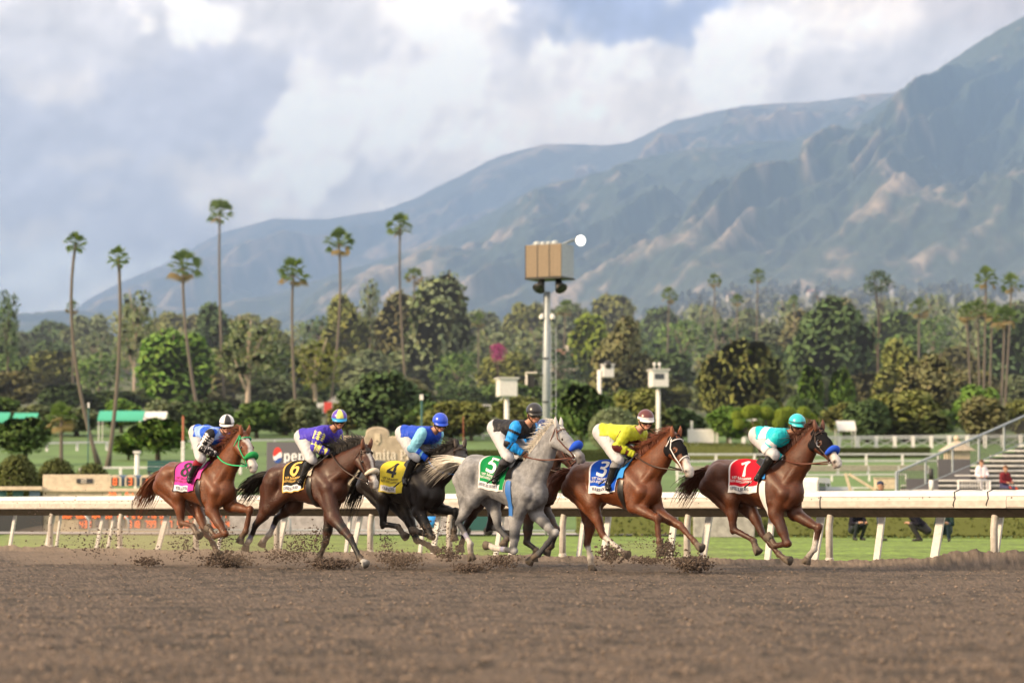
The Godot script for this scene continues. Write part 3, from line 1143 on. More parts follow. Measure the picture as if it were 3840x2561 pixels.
# ------------------------------------------------------------------ riders
func rider(s: Dictionary, j: Dictionary) -> Node3D:
	var o := thing("person", j.label, "person", s.at, deg_to_rad(HEAD + s.get("turn", 0.0)), "jockeys crouched on the racehorses")
	var B := []
	var pel := Vector3(j.pel.x, j.pel.y, 0)
	var sh := Vector3(j.sh.x, j.sh.y, 0)
	var head := Vector3(j.head.x, j.head.y, j.get("head_z", 0.0))
	var up := (sh - pel).normalized()
	var dor := Vector3(-up.y, up.x, 0)
	for sd in [1.0, -1.0]:
		var z := Vector3(0, 0, sd)
		bone(B, pel + z * 0.07, pel + up * 0.03 + z * 0.065, 0.125, 0.118, 4, 0.04)
		bone(B, pel + up * 0.13 + z * 0.058 - dor * 0.01, sh - up * 0.05 + z * 0.075 - dor * 0.02, 0.122, 0.125, 1, 0.05)
		bone(B, sh + z * 0.15, sh + z * 0.04 + up * 0.02, 0.07, 0.085, 1, 0.05)
		var el := Vector3(j.el.x, j.el.y, 0.25 * sd)
		var ha := Vector3(j.ha.x, j.ha.y, 0.08 * sd)
		bone(B, sh + z * 0.175, sh.lerp(el, 0.55) + z * (0.175 * 0.45), 0.07, 0.064, 2, 0.03)
		bone(B, sh + z * 0.175, el, 0.066, 0.052, 2, 0.03)
		bone(B, el, el.lerp(ha, 0.35), 0.056, 0.052, 3, 0.02)
		bone(B, el, ha - (ha - el).normalized() * 0.07, 0.052, 0.036, 3, 0.02)
		bone(B, ha - (ha - el).normalized() * 0.08, ha - (ha - el).normalized() * 0.03, 0.026, 0.026, 8, 0.015)
		var kn := Vector3(j.kn.x, j.kn.y, 0.23 * sd)
		var an := Vector3(j.an.x, j.an.y, 0.27 * sd)
		var toe := Vector3(j.toe.x + 0.06, j.toe.y, 0.33 * sd)
		bone(B, pel + z * 0.10 - up * 0.01, kn, 0.118, 0.075, 4, 0.04)
		bone(B, pel + z * 0.09 - up * 0.06 + dor * 0.02, pel.lerp(kn, 0.4) + z * 0.05, 0.10, 0.08, 4, 0.05)
		bone(B, kn, kn.lerp(an, 0.3) + Vector3(-0.012, 0, 0), 0.07, 0.068, 5, 0.02)
		bone(B, kn.lerp(an, 0.3) + Vector3(-0.012, 0, 0), an, 0.066, 0.048, 5, 0.02)
		bone(B, an + Vector3(-0.02, -0.03, 0), toe, 0.048, 0.038, 6, 0.02)
		bone(B, an, an + Vector3(-0.035, -0.05, 0), 0.04, 0.036, 6, 0.02)
	var look: Vector3 = j.get("look", Vector3(1, -0.35, 0.35)).normalized()
	var side := look.cross(Vector3.UP).normalized()
	var crown := side.cross(look).normalized()
	var HB := Basis(look, crown, side)
	var hd := func(f, u, l = 0.0): return head + HB * Vector3(f, u, l)
	bone(B, sh + up * 0.03 + dor * 0.02, hd.call(-0.02, -0.10), 0.062, 0.052, 7, 0.03)
	var fl := flesh(B, 0.012)
	# the head on a finer grid, with its features
	var G := []
	bone(G, hd.call(-0.015, -0.005), hd.call(0.0, -0.01), 0.098, 0.095, 7, 0.03)
	bone(G, hd.call(0.03, -0.06), hd.call(0.045, -0.115), 0.066, 0.043, 7, 0.03)
	bone(G, hd.call(0.082, -0.125), hd.call(0.075, -0.125), 0.022, 0.02, 7, 0.02)
	bone(G, hd.call(0.092, -0.045), hd.call(0.118, -0.078), 0.012, 0.016, 7, 0.014)
	bone(G, hd.call(0.088, -0.035, -0.045), hd.call(0.088, -0.035, 0.045), 0.016, 0.016, 7, 0.012)
	bone(G, hd.call(0.094, -0.098, -0.02), hd.call(0.094, -0.098, 0.02), 0.008, 0.008, 9, 0.008)
	bone(G, hd.call(0.088, -0.108, -0.016), hd.call(0.088, -0.108, 0.016), 0.009, 0.009, 9, 0.008)
	for sd in [1.0, -1.0]:
		bone(G, hd.call(-0.01, -0.045, 0.085 * sd), hd.call(-0.015, -0.085, 0.08 * sd), 0.022, 0.013, 7, 0.008, 1.0)
		bone(G, hd.call(0.06, -0.065, 0.045 * sd), hd.call(0.045, -0.10, 0.042 * sd), 0.028, 0.022, 7, 0.02)
	bone(G, hd.call(-0.03, -0.06), hd.call(-0.03, -0.13), 0.058, 0.052, 7, 0.03)
	var parts := [fl, flesh(G, 0.006)]
	# hands closed on the reins
	for sd in [1.0, -1.0]:
		var el := Vector3(j.el.x, j.el.y, 0.25 * sd)
		var ha := Vector3(j.ha.x, j.ha.y, 0.08 * sd)
		var f := (ha - el).normalized()
		var ac := Vector3(0, -0.35, -sd).normalized()           # palm faces inwards
		var dn := f.cross(ac).normalized()
		if dn.y > 0.0:
			dn = -dn
		var D := []
		bone(D, ha - f * 0.055, ha + f * 0.012 + dn * 0.022, 0.024, 0.02, 8, 0.015)
		bone(D, ha - f * 0.05 - dn * 0.01, ha + f * 0.012 - dn * 0.022, 0.022, 0.019, 8, 0.015)
		for q in 4:
			var b0: Vector3 = ha + f * 0.018 + dn * (-0.03 + 0.02 * q)
			var ln: float = [0.9, 1.0, 0.95, 0.78][q]
			var b1: Vector3 = b0 + (f * 0.026 + ac * 0.012) * ln
			var b2: Vector3 = b1 + (f * -0.004 + ac * 0.028) * ln
			var b3: Vector3 = b2 + (f * -0.022 + ac * 0.006) * ln
			bone(D, b0, b1, 0.0095, 0.009, 8, 0.004)
			bone(D, b1, b2, 0.009, 0.0085, 8, 0.004)
			bone(D, b2, b3, 0.0085, 0.0075, 8, 0.004)
		var t0: Vector3 = ha - f * 0.03 - dn * 0.024
		var t1: Vector3 = t0 + f * 0.03 - dn * 0.014 + ac * 0.012
		var t2: Vector3 = t1 + f * 0.028 + dn * 0.004 + ac * 0.014
		bone(D, t0, t1, 0.012, 0.0105, 8, 0.006)
		bone(D, t1, t2, 0.0105, 0.0085, 8, 0.005)
		parts.append(flesh(D, 0.005))
	var all := merge(parts)
	var face = Color(0.36, 0.19, 0.125) if not j.has("face") else j.face
	var glove: Color = j.get("glove", Color(0.36, 0.19, 0.125))
	var silks: Callable = j.silks
	var leg: Color = j.get("breeches", Color(0.43, 0.44, 0.47))
	var torso := func(tg, p) -> bool:      # the jersey reaches down over the hips
		return tg == 4 and (p - pel).dot(up) > 0.05 - 0.10 * clampf((p - pel).dot(dor) * 6.0, 0.0, 1.0) and (p - pel).dot(dor) > -0.05
	var gait := func(tg, t, p, n):
		if torso.call(tg, p):
			return silks.call(1, 0.0, p, n)
		match tg:
			7:
				return face
			9:
				return face * Color(0.9, 0.6, 0.58)
			8:
				return glove
			4:
				return leg
			5, 6:
				return Color(0.012, 0.012, 0.014)
		return silks.call(tg, t, p, n)
	part("body", coloured(all, gait), M.skin, o)
	part("jersey", shell(fl, func(tg, t, p): return tg == 1 or tg == 2 or tg == 3 or torso.call(tg, p), 0.006, func(tg, t, p, n): return silks.call(1 if tg == 4 else tg, t, p, n), 0.018), M.silk, o)
	part("breeches", shell(fl, func(tg, t, p): return (tg == 4 and not torso.call(tg, p)) or (tg == 5 and t < 0.12 and p.y > j.kn.y - 0.05), 0.004, func(a, b, c, d): return leg, 0.013), M.silk, o)
	for sd in [1.0, -1.0]:
		var bc: Color = j.get("boot_top", Color(0.012, 0.012, 0.014))
		part("boot", shell(fl, func(tg, t, p): return (tg == 5 or tg == 6) and p.z * sd > 0.0 and p.y < j.kn.y - 0.02, 0.006, func(a, b, c, d): return bc if c.y > j.kn.y - 0.11 else Color(0.012, 0.012, 0.014)), M.boot, o)
	# cap, peak, goggles
	var v := PackedVector3Array()
	var c := PackedColorArray()
	var idx := PackedInt32Array()
	var cap: Callable = j.cap
	for q in 15:
		var a: float = minf(PI * 0.56, PI * 0.56 * q / 13.0)
		var k := 0.94 if q == 14 else 1.0
		for e in 33:
			var b: float = TAU * e / 32.0
			var n := Vector3(sin(a) * cos(b), cos(a), sin(a) * sin(b))
			v.append(hd.call(n.x * 0.139 * k - 0.005, n.y * 0.128 * k + 0.012, n.z * 0.122 * k))
			c.append(cap.call(a / (PI * 0.56), b))
	for q in 14:
		for e in 32:
			var i0 := q * 33 + e
			for k in [i0, i0 + 1, i0 + 33, i0 + 1, i0 + 34, i0 + 33]:
				idx.append(k)
	var hm := part("helmet", indexed(v, idx, c), M.shell, o)
	var pk := sf()
	var pa := []
	for e in 11:
		var b := lerpf(-1.15, 1.15, e / 10.0)
		pa.append(hd.call(0.138 * cos(b) + 0.035 * cos(b) - 0.006, -0.018 - 0.012 * cos(b), 0.125 * sin(b)))
	var pin := []
	for e in 11:
		var b := lerpf(-1.15, 1.15, e / 10.0)
		pin.append(hd.call(0.136 * cos(b) - 0.005, 0.0, 0.121 * sin(b)))
	for e in 10:
		quad(pk, pin[e], pin[e + 1], pa[e + 1], pa[e])
		var dn: Vector3 = crown * -0.006
		quad(pk, pin[e] + dn, pa[e] + dn, pa[e + 1] + dn, pin[e + 1] + dn)
		quad(pk, pa[e], pa[e + 1], pa[e + 1] + dn, pa[e] + dn)
	part("peak", done(pk), M[j.peak], hm)
	var gg := sf()
	var arc := []
	for e in 9:
		var b := lerpf(-1.25, 1.25, e / 8.0)
		arc.append(hd.call(0.104 * cos(b) + 0.012, -0.043, 0.092 * sin(b)))
	tube(gg, arc, [0.012, 0.026, 0.03, 0.029, 0.02, 0.029, 0.03, 0.026, 0.012], 8)
	part("goggles", done(gg), M.lens, o)
	var stp := sf()
	for sd in [1.0, -1.0]:
		tube(stp, [hd.call(0.0, -0.02, 0.1 * sd), hd.call(0.02, -0.09, 0.088 * sd), hd.call(0.055, -0.145, 0.035 * sd)], [0.008, 0.008, 0.008], 5)
	part("chin_strap", done(stp), M.black_cloth, o)
	if j.has("crop"):
		var cr := thing("riding_crop", j.crop, "whip", s.at, deg_to_rad(HEAD + s.get("turn", 0.0)), "riding crops in the jockeys' hands")
		var ha := Vector3(j.ha.x, j.ha.y, 0.115)
		var e: Vector3 = ha + Vector3(-0.40, -0.36, 0.24)
		var ws := sf()
		tube(ws, [ha + (ha - e).normalized() * 0.06, ha, ha.lerp(e, 0.5), e], [0.011, 0.010, 0.006, 0.005], 6)
		part("shaft", done(ws), M.black_leather, cr)
		var fp := sf()
		box(fp, e + (e - ha).normalized() * 0.05, Vector3(0.022, 0.11, 0.012), Basis(Quaternion(Vector3.UP, (e - ha).normalized())))
		part("flap", done(fp), M.black_leather, cr)
	return o

# ------------------------------------------------------------------ materials
func make_materials() -> void:
	var dirt := painted("dirt", 0.95)
	worn(dirt, 2.6, 31, 0.6, 1.6)
	worn(painted("turf", 0.9), 0.35, 33, 0.6, 3.0)
	painted("hill_ground", 0.95)
	painted("mountain_brush", 1.0)
	painted("foliage", 0.75).backlight_enabled = true
	M.foliage.backlight = Color(0.12, 0.16, 0.06)
	painted("bark", 0.95)
	var hide := worn(painted("hide", 0.44), 2.0, 61, 0.75, 0.8)
	hide.uv1_world_triplanar = false
	hide.clearcoat_enabled = true
	hide.clearcoat = 0.22
	hide.clearcoat_roughness = 0.36
	hide.metallic_specular = 0.4
	var hg := worn(painted("hide_grey", 0.6), 2.0, 63, 0.8, 0.5)
	hg.uv1_world_triplanar = false
	hg.metallic_specular = 0.35
	painted("cloth", 0.8).metallic_specular = 0.2
	var skin := painted("skin", 0.6)
	skin.subsurf_scatter_enabled = true
	skin.subsurf_scatter_strength = 0.05
	var silk := painted("silk", 0.5)
	silk.metallic_specular = 0.35
	var boot := painted("boot", 0.22)
	boot.metallic_specular = 0.4
	var sh := painted("shell", 0.28)
	sh.clearcoat_enabled = true
	sh.clearcoat = 0.3
	for k in ["cloth", "black_cloth"]:
		pass
	mat("eye", lin(0.008, 0.005, 0.004), 0.1)
	mat("hoof", lin(0.10, 0.08, 0.062), 0.8)
	mat("hoof_pale", lin(0.30, 0.30, 0.29), 0.6)
	mat("hair_chestnut", lin(0.15, 0.04, 0.014), 0.55)
	mat("hair_liver", lin(0.075, 0.022, 0.010), 0.55)
	mat("hair_black", lin(0.012, 0.010, 0.009), 0.5)
	mat("hair_white", lin(0.66, 0.63, 0.57), 0.6)
	mat("ear_chestnut", lin(0.16, 0.048, 0.014), 0.6)
	mat("ear_dark", lin(0.02, 0.012, 0.009), 0.6)
	mat("ear_bay", lin(0.09, 0.03, 0.014), 0.6)
	mat("ear_grey", lin(0.42, 0.42, 0.42), 0.7)
	mat("black_leather", lin(0.012, 0.011, 0.011), 0.38)
	mat("brown_leather", lin(0.10, 0.028, 0.014), 0.45)
	mat("dark_leather", lin(0.035, 0.018, 0.012), 0.45)
	mat("white_leather", lin(0.7, 0.7, 0.7), 0.5)
	mat("green_web", lin(0.01, 0.42, 0.16), 0.6)
	mat("blue_web", lin(0.02, 0.13, 0.42), 0.6)
	mat("black_cloth", lin(0.011, 0.011, 0.013), 0.85)
	M.black_cloth.metallic_specular = 0.12
	mat("white_cloth", lin(0.62, 0.62, 0.62), 0.85)
	mat("tan_cloth", lin(0.48, 0.44, 0.36), 0.85)
	mat("sky_blue_cloth", lin(0.02, 0.22, 0.62), 0.8)
	mat("royal_fleece", lin(0.01, 0.07, 0.50), 1.0)
	mat("green_fleece", lin(0.01, 0.24, 0.06), 1.0)
	mat("cream_fleece", lin(0.55, 0.50, 0.40), 1.0)
	mat("pink_cloth", lin(0.62, 0.06, 0.33), 0.8)
	mat("chrome", lin(0.6, 0.6, 0.6), 0.2, 1.0)
	mat("lens", lin(0.02, 0.018, 0.012), 0.08).metallic_specular = 0.9
	mat("print_white", lin(0.72, 0.72, 0.72), 0.8)
	mat("print_black", lin(0.015, 0.015, 0.018), 0.8)
	mat("print_dark", lin(0.03, 0.045, 0.10), 0.8)
	mat("peak_white", lin(0.7, 0.7, 0.7), 0.4)
	mat("peak_black", lin(0.012, 0.012, 0.012), 0.4)
	mat("peak_blue", lin(0.01, 0.07, 0.6), 0.4)
	mat("peak_sky", lin(0.02, 0.30, 0.62), 0.4)
	mat("peak_teal", lin(0.02, 0.45, 0.52), 0.4)
	mat("peak_maroon", lin(0.09, 0.02, 0.018), 0.4)
	worn(mat("rail_cream", lin(0.54, 0.51, 0.465), 0.55), 0.7, 41, 0.78)
	worn(mat("rail_white", lin(0.66, 0.65, 0.63), 0.5), 0.5, 43, 0.86)
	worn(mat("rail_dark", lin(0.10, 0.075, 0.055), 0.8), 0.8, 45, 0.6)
	worn(mat("post_white", lin(0.66, 0.66, 0.65), 0.5), 1.1, 47, 0.8)
	worn(mat("galvanised", lin(0.36, 0.41, 0.44), 0.45, 0.3), 0.7, 49, 0.8)
	worn(mat("pale_concrete", lin(0.42, 0.41, 0.40), 0.9), 0.3, 51, 0.75)
	worn(mat("white_paint", lin(0.75, 0.75, 0.74), 0.55), 0.4, 53, 0.86)
	worn(mat("cream_paint", lin(0.62, 0.53, 0.40), 0.7), 0.3, 55, 0.84)
	worn(mat("beige_stucco", lin(0.42, 0.36, 0.28), 0.9), 0.3, 57, 0.82)
	mat("sign_letters", lin(0.62, 0.57, 0.49), 0.7)
	mat("black_metal", lin(0.012, 0.013, 0.014), 0.5)
	mat("dark_panel", lin(0.028, 0.030, 0.036), 0.5)
	mat("grey_panel", lin(0.10, 0.10, 0.115), 0.6)
	mat("slate_hood", lin(0.09, 0.15, 0.22), 0.5)
	worn(mat("louvre", lin(0.34, 0.27, 0.20), 0.7), 0.8, 59, 0.8)
	mat("teal_paint", lin(0.01, 0.075, 0.075), 0.6)
	mat("teal_tent", lin(0.05, 0.36, 0.25), 0.7)
	mat("red_paint", lin(0.5, 0.05, 0.04), 0.5)
	mat("logo_red", lin(0.62, 0.04, 0.03), 0.5)
	mat("logo_blue", lin(0.02, 0.07, 0.30), 0.5)
	mat("logo_white", lin(0.78, 0.78, 0.78), 0.5)
	mat("rust_metal", lin(0.30, 0.10, 0.05), 0.7)
	mat("roof_tile", lin(0.24, 0.11, 0.085), 0.9)
	mat("grey_roof", lin(0.42, 0.44, 0.46), 0.8)
	mat("house_wall", lin(0.60, 0.56, 0.52), 0.9)
	mat("window_glass", lin(0.03, 0.04, 0.05), 0.08)
	mat("tyre", lin(0.015, 0.015, 0.015), 0.9)
	mat("orange_cloth", lin(0.7, 0.08, 0.02), 0.8)
	var led := mat("led", lin(0.5, 0.10, 0.02), 0.6)
	led.emission_enabled = true
	led.emission = lin(1.0, 0.17, 0.03)
	led.emission_energy_multiplier = 1.3
	var lamp := mat("lamp_glow", lin(0.8, 0.8, 0.75), 0.4)
	lamp.emission_enabled = true
	lamp.emission = lin(1.0, 0.98, 0.92)
	lamp.emission_energy_multiplier = 1.6

# ------------------------------------------------------------------ the rail's line: s metres along it from the right end, out = towards the track
const RAIL_A := Vector3(7.63, 0, -38.3)
const RAIL_D := Vector3(-0.733, 0, -0.680)
const RAIL_OUT := Vector3(-0.680, 0, 0.733)
func rail_s(px: float) -> float:                 # where along the rail that column of the photograph meets it
	var k := (px - 1920.0) / F
	# 7.63 - .733 s = k (38.3 + .68 s)
	return (7.63 - k * 38.3) / (0.733 + k * 0.680)

func rail_at(s: float, out := 0.0, up := 0.0) -> Vector3:
	return RAIL_A + RAIL_D * s + RAIL_OUT * out + Vector3(0, up, 0)

func build_setting() -> void:
	var n1 := FastNoiseLite.new()
	n1.seed = 3
	n1.frequency = 1.0
	n1.fractal_octaves = 3
	var n2 := FastNoiseLite.new()
	n2.seed = 4
	n2.frequency = 1.0
	n2.fractal_octaves = 2
	n2.fractal_type = FastNoiseLite.FRACTAL_RIDGED
	# the track's loose dirt: harrowed, lumpy, with a berm under the rail and a heap at its right end
	var dirt_h := func(x: float, z: float) -> float:
		var d := (Vector3(x, 0, -z) - RAIL_A).dot(RAIL_OUT)
		var s := (Vector3(x, 0, -z) - RAIL_A).dot(RAIL_D)
		var h := 0.022 * n1.get_noise_2d(x * 0.9, z * 0.9) + 0.016 * n1.get_noise_2d(x * 3.1 + 50.0, z * 2.6) + 0.022 * n2.get_noise_2d(x * 7.0, z * 7.0) * 0.6
		h += 0.015 * n1.get_noise_2d(x * 15.0, z * 15.0) + 0.010 * n1.get_noise_2d(x * 34.0, z * 34.0)
		var b := exp(-pow((d - 0.30) / 0.42, 2.0))
		h += b * (0.10 + 0.05 * n1.get_noise_2d(s * 0.8, 7.0))
		h += 0.20 * exp(-pow((d - 0.5) / 0.9, 2.0) - pow((s + 0.2) / 1.3, 2.0)) * (1.0 + 0.3 * n1.get_noise_2d(x * 4.0, z * 4.0))
		return h
	var dirt_c := func(p: Vector3) -> Color:
		var d := (p - RAIL_A).dot(RAIL_OUT)
		var m := 1.0 + 0.25 * n1.get_noise_2d(p.x * 0.7 + 9.0, p.z * 1.1) - 0.6 * smoothstep(0.12, 0.45, n1.get_noise_2d(p.x * 1.7 + 80.0, p.z * 1.2)) - 0.25 * smoothstep(0.0, 0.4, n1.get_noise_2d(p.x * 0.35 + 8.0, p.z * 0.5)) + 0.5 * n1.get_noise_2d(p.x * 22.0, p.z * 22.0) + 0.4 * n1.get_noise_2d(p.x * 8.0, p.z * 8.0)
		var dry := smoothstep(1.7, 0.3, d)
		return Color(0.165, 0.123, 0.092).lerp(Color(0.37, 0.285, 0.215), dry * 0.8) * clampf(m, 0.45, 1.5)
	var m_at := func(u: float) -> float: return lerpf(-0.33, 0.33, u)
	struct("dirt_track", grid_mesh(860, 360, func(u, v):
		var k: float = m_at.call(u)
		var s := (7.63 - k * 38.3) / (0.733 + k * 0.680)
		var zr: float = 38.3 + 0.68 * s + 0.45
		var z: float = 1.0 / lerpf(1.0 / 8.0, 1.0 / zr, v)
		var x := k * z
		return Vector3(x, dirt_h.call(x, z), -z), dirt_c), M.dirt)
	# flat earth below and behind everything, out past the picture
	struct("ground", grid_mesh(40, 24, func(u, v): return Vector3(lerpf(-700, 700, u), -0.12, lerpf(90, -125, v)), func(p): return Color(0.17, 0.13, 0.10)), M.dirt)
	# the turf course
	var g1 := FastNoiseLite.new()
	g1.seed = 8
	g1.frequency = 1.0
	g1.fractal_octaves = 4
	struct("turf_course", grid_mesh(300, 260, func(u, v):
		var s := lerpf(-14.0, 70.0, u)
		var w: float = lerpf(0.15, -92.0, pow(v, 1.7))
		var p := rail_at(s, w)
		p.y = 0.015 * g1.get_noise_2d(p.x * 3.0, p.z * 3.0) + 0.02 * g1.get_noise_2d(p.x * 9.0, p.z * 9.0) - 0.01
		return p, func(p):
			var m := 1.0 + 0.10 * sin((p - RAIL_A).dot(RAIL_OUT) * 1.1) + 0.34 * g1.get_noise_2d(p.x * 0.25, p.z * 0.25) + 0.4 * g1.get_noise_2d(p.x * 2.0 + 5.0, p.z * 2.0)
			return Color(0.21, 0.335, 0.045) * clampf(m, 0.5, 1.5)), M.turf)
	# the service road beyond it, with its kerb
	var rd := sf()
	quad(rd, Vector3(-70, 0.045, -101), Vector3(-70, 0.045, -109), Vector3(70, 0.045, -86), Vector3(70, 0.045, -78))
	struct("road", done(rd), M.pale_concrete)
	# rising ground beyond: lawns, then brush up to the foothills
	struct("hillside", grid_mesh(220, 240, func(u, v):
		var k := lerpf(-0.34, 0.34, u)
		var z := 1.0 / lerpf(1.0 / 108.0, 1.0 / 3600.0, v)
		return Vector3(k * z, land(k * z, z) - (0.05 if z < 113.0 else 0.0), -z), func(p):
			var z: float = -p.z
			var m := 1.0 + 0.35 * g1.get_noise_2d(p.x * 0.05, p.z * 0.05) + 0.3 * g1.get_noise_2d(p.x * 0.4, p.z * 0.4)
			var c := Color(0.078, 0.148, 0.036).lerp(Color(0.07, 0.085, 0.035), smoothstep(265.0, 330.0, z)).lerp(Color(0.20, 0.185, 0.115), smoothstep(650.0, 1000.0, z))
			return c * clampf(m, 0.4, 1.6)), M.hill_ground)
	mountains()

func valley_haze() -> void:      # the blue evening air that lies over the valley below the peaks
	var fv := FogVolume.new()
	fv.name = "valley_haze"
	fv.shape = RenderingServer.FOG_VOLUME_SHAPE_BOX
	fv.size = Vector3(7600, 700, 5200)
	fv.position = Vector3(0, 300, -3350)
	var fm := FogMaterial.new()
	fm.albedo = Color(0.56, 0.75, 1.0)
	fm.density = 0.00024
	fv.material = fm
	add_child(fv)
	fv.set_meta("kind", "stuff")
	fv.set_meta("label", "blue evening haze lying over the valley in front of the mountains")
	fv.set_meta("category", "haze")
	haze_box("wood_haze", "thin pale haze among the trees of the wooded slope", Vector3(0, 20, -480), Vector3(800, 90, 480), Color(0.82, 0.90, 1.0), 0.00024)
	haze_box("gorge_haze", "paler haze between the front slope and the farther range", Vector3(0, 450, -5150), Vector3(7600, 1300, 1300), Color(0.78, 0.85, 1.0), 0.00035)

func haze_box(called: String, label: String, where: Vector3, size: Vector3, c: Color, density: float) -> void:
	var f := FogVolume.new()
	f.name = called
	f.shape = RenderingServer.FOG_VOLUME_SHAPE_BOX
	f.size = size
	f.position = where
	var m := FogMaterial.new()
	m.albedo = c
	m.density = density
	f.material = m
	add_child(f)
	f.set_meta("kind", "stuff")
	f.set_meta("label", label)
	f.set_meta("category", "haze")

func mountains() -> void:
	var near := [[-400, 1180], [700, 1178], [1000, 1120], [1400, 985], [1600, 905], [1800, 820], [1920, 751], [2002, 702], [2287, 637], [2573, 572], [2818, 552], [2982, 555], [3145, 490], [3267, 416], [3472, 302], [3717, 139], [3823, 82], [4100, -60], [4600, -260]]
	var far := [[-500, 1190], [139, 1186], [270, 1165], [327, 1119], [441, 1061], [612, 988], [817, 874], [1021, 818], [1225, 822], [1429, 786], [1552, 743], [1715, 661], [1878, 580], [2042, 539], [2287, 543], [2369, 531], [2541, 449], [2655, 425], [2802, 395], [3063, 380], [3267, 355], [3600, 330], [4600, 300]]
	var nz := FastNoiseLite.new()
	nz.seed = 17
	nz.frequency = 1.0
	nz.fractal_octaves = 4
	var rg := FastNoiseLite.new()
	rg.seed = 23
	rg.frequency = 1.0
	rg.fractal_type = FastNoiseLite.FRACTAL_RIDGED
	rg.fractal_octaves = 3
	var height_of := func(line: Array, px: float, zr: float) -> float:
		for i in line.size() - 1:
			if px <= line[i + 1][0]:
				var t: float = clampf((px - line[i][0]) / (line[i + 1][0] - line[i][0]), 0.0, 1.0)
				return at(px, lerpf(line[i][1], line[i + 1][1], t), zr).y
		return at(px, line[-1][1], zr).y
	for r in 2:
		var line: Array = [far, near][r]
		var z0: float = [3900.0, 2500.0][r]
		var zr: float = [5700.0, 4400.0][r]
		var amp: float = [170.0, 130.0][r]
		var wide: float = [230.0, 190.0][r]
		var crest := {}
		var earth := Color(0.33, 0.26, 0.185)
		var brush := Color(0.038, 0.056, 0.032)
		var hfun := func(x: float, z: float) -> Vector2:
			var px: float = 1920.0 + F * x / z
			var t: float = (z - z0) / (zr - z0)
			var top: float = height_of.call(line, px, zr)
			var foot := land(x, z) - 12.0
			var c := x * 0.90 - z * 0.43
			var along := x * 0.43 + z * 0.90
			var warp := nz.get_noise_2d(x / 700.0, z / 700.0) * 0.5
			var sp0 := rg.get_noise_2d(c / (wide * 2.9) + warp * 0.6 + 7.0, along / (wide * 14.0))
			var sp := rg.get_noise_2d(c / wide + warp, along / (wide * 7.0))
			var sp2 := rg.get_noise_2d(c / (wide * 0.36) + 40.0 + warp, along / (wide * 3.0))
			var sp3 := rg.get_noise_2d(c / (wide * 0.15) + 90.0 + warp * 2.0, along / (wide * 1.3))
			var w: float = clampf(t * 2.6, 0.0, 1.0) * clampf((1.0 - t) * 1.5, 0.0, 1.0)
			var h: float
			if t <= 1.0:
				h = lerpf(foot, top, pow(maxf(t, 0.0), 1.12))
			else:
				h = lerpf(top, foot, clampf((t - 1.0) * 1.6, 0.0, 1.0))
			var rise: float = clampf((top - foot) / 500.0, 0.1, 1.0)
			h += w * rise * (amp * (sp0 - 0.35) + amp * 0.52 * sp + amp * 0.19 * sp2 + amp * 0.05 * sp3) + (0.2 + w) * rise * 9.0 * nz.get_noise_2d(x / 110.0, z / 110.0) + 2.5 * nz.get_noise_2d(x / 25.0, z / 25.0)
			return Vector2(h, sp0 * 0.35 + sp * 0.5 + sp2 * 0.4 + sp3 * 0.15)
		struct("mountain_range" if r == 0 else "mountain_front", grid_mesh(860, 360, func(u, v):
			var k := lerpf(-0.36, 0.33, u)
			var z := lerpf(z0, zr + (zr - z0) * 0.35, v)
			var x := k * z
			var h: Vector2 = hfun.call(x, z)
			crest[Vector2i(int(x), int(z))] = h.y
			return Vector3(x, h.x, -z), func(p):
				var sp: float = crest.get(Vector2i(int(p.x), int(-p.z)), 0.0)
				var bare := smoothstep(0.25, 0.75, sp * 0.75 + 0.40 * nz.get_noise_2d(p.x / 260.0, p.z / 260.0) + 0.45 * nz.get_noise_2d(p.x / 50.0 + 9.0, p.z / 70.0) - (0.06 if r == 0 else 0.14 + 0.26 * smoothstep(250.0, 750.0, p.y)))
				return brush.lerp(earth, bare * 0.85) * (1.0 + 0.35 * nz.get_noise_2d(p.x / 40.0, p.z / 40.0 + 3.0) + 0.7 * nz.get_noise_2d(p.x / 11.0, p.z / 16.0))), M.mountain_brush)

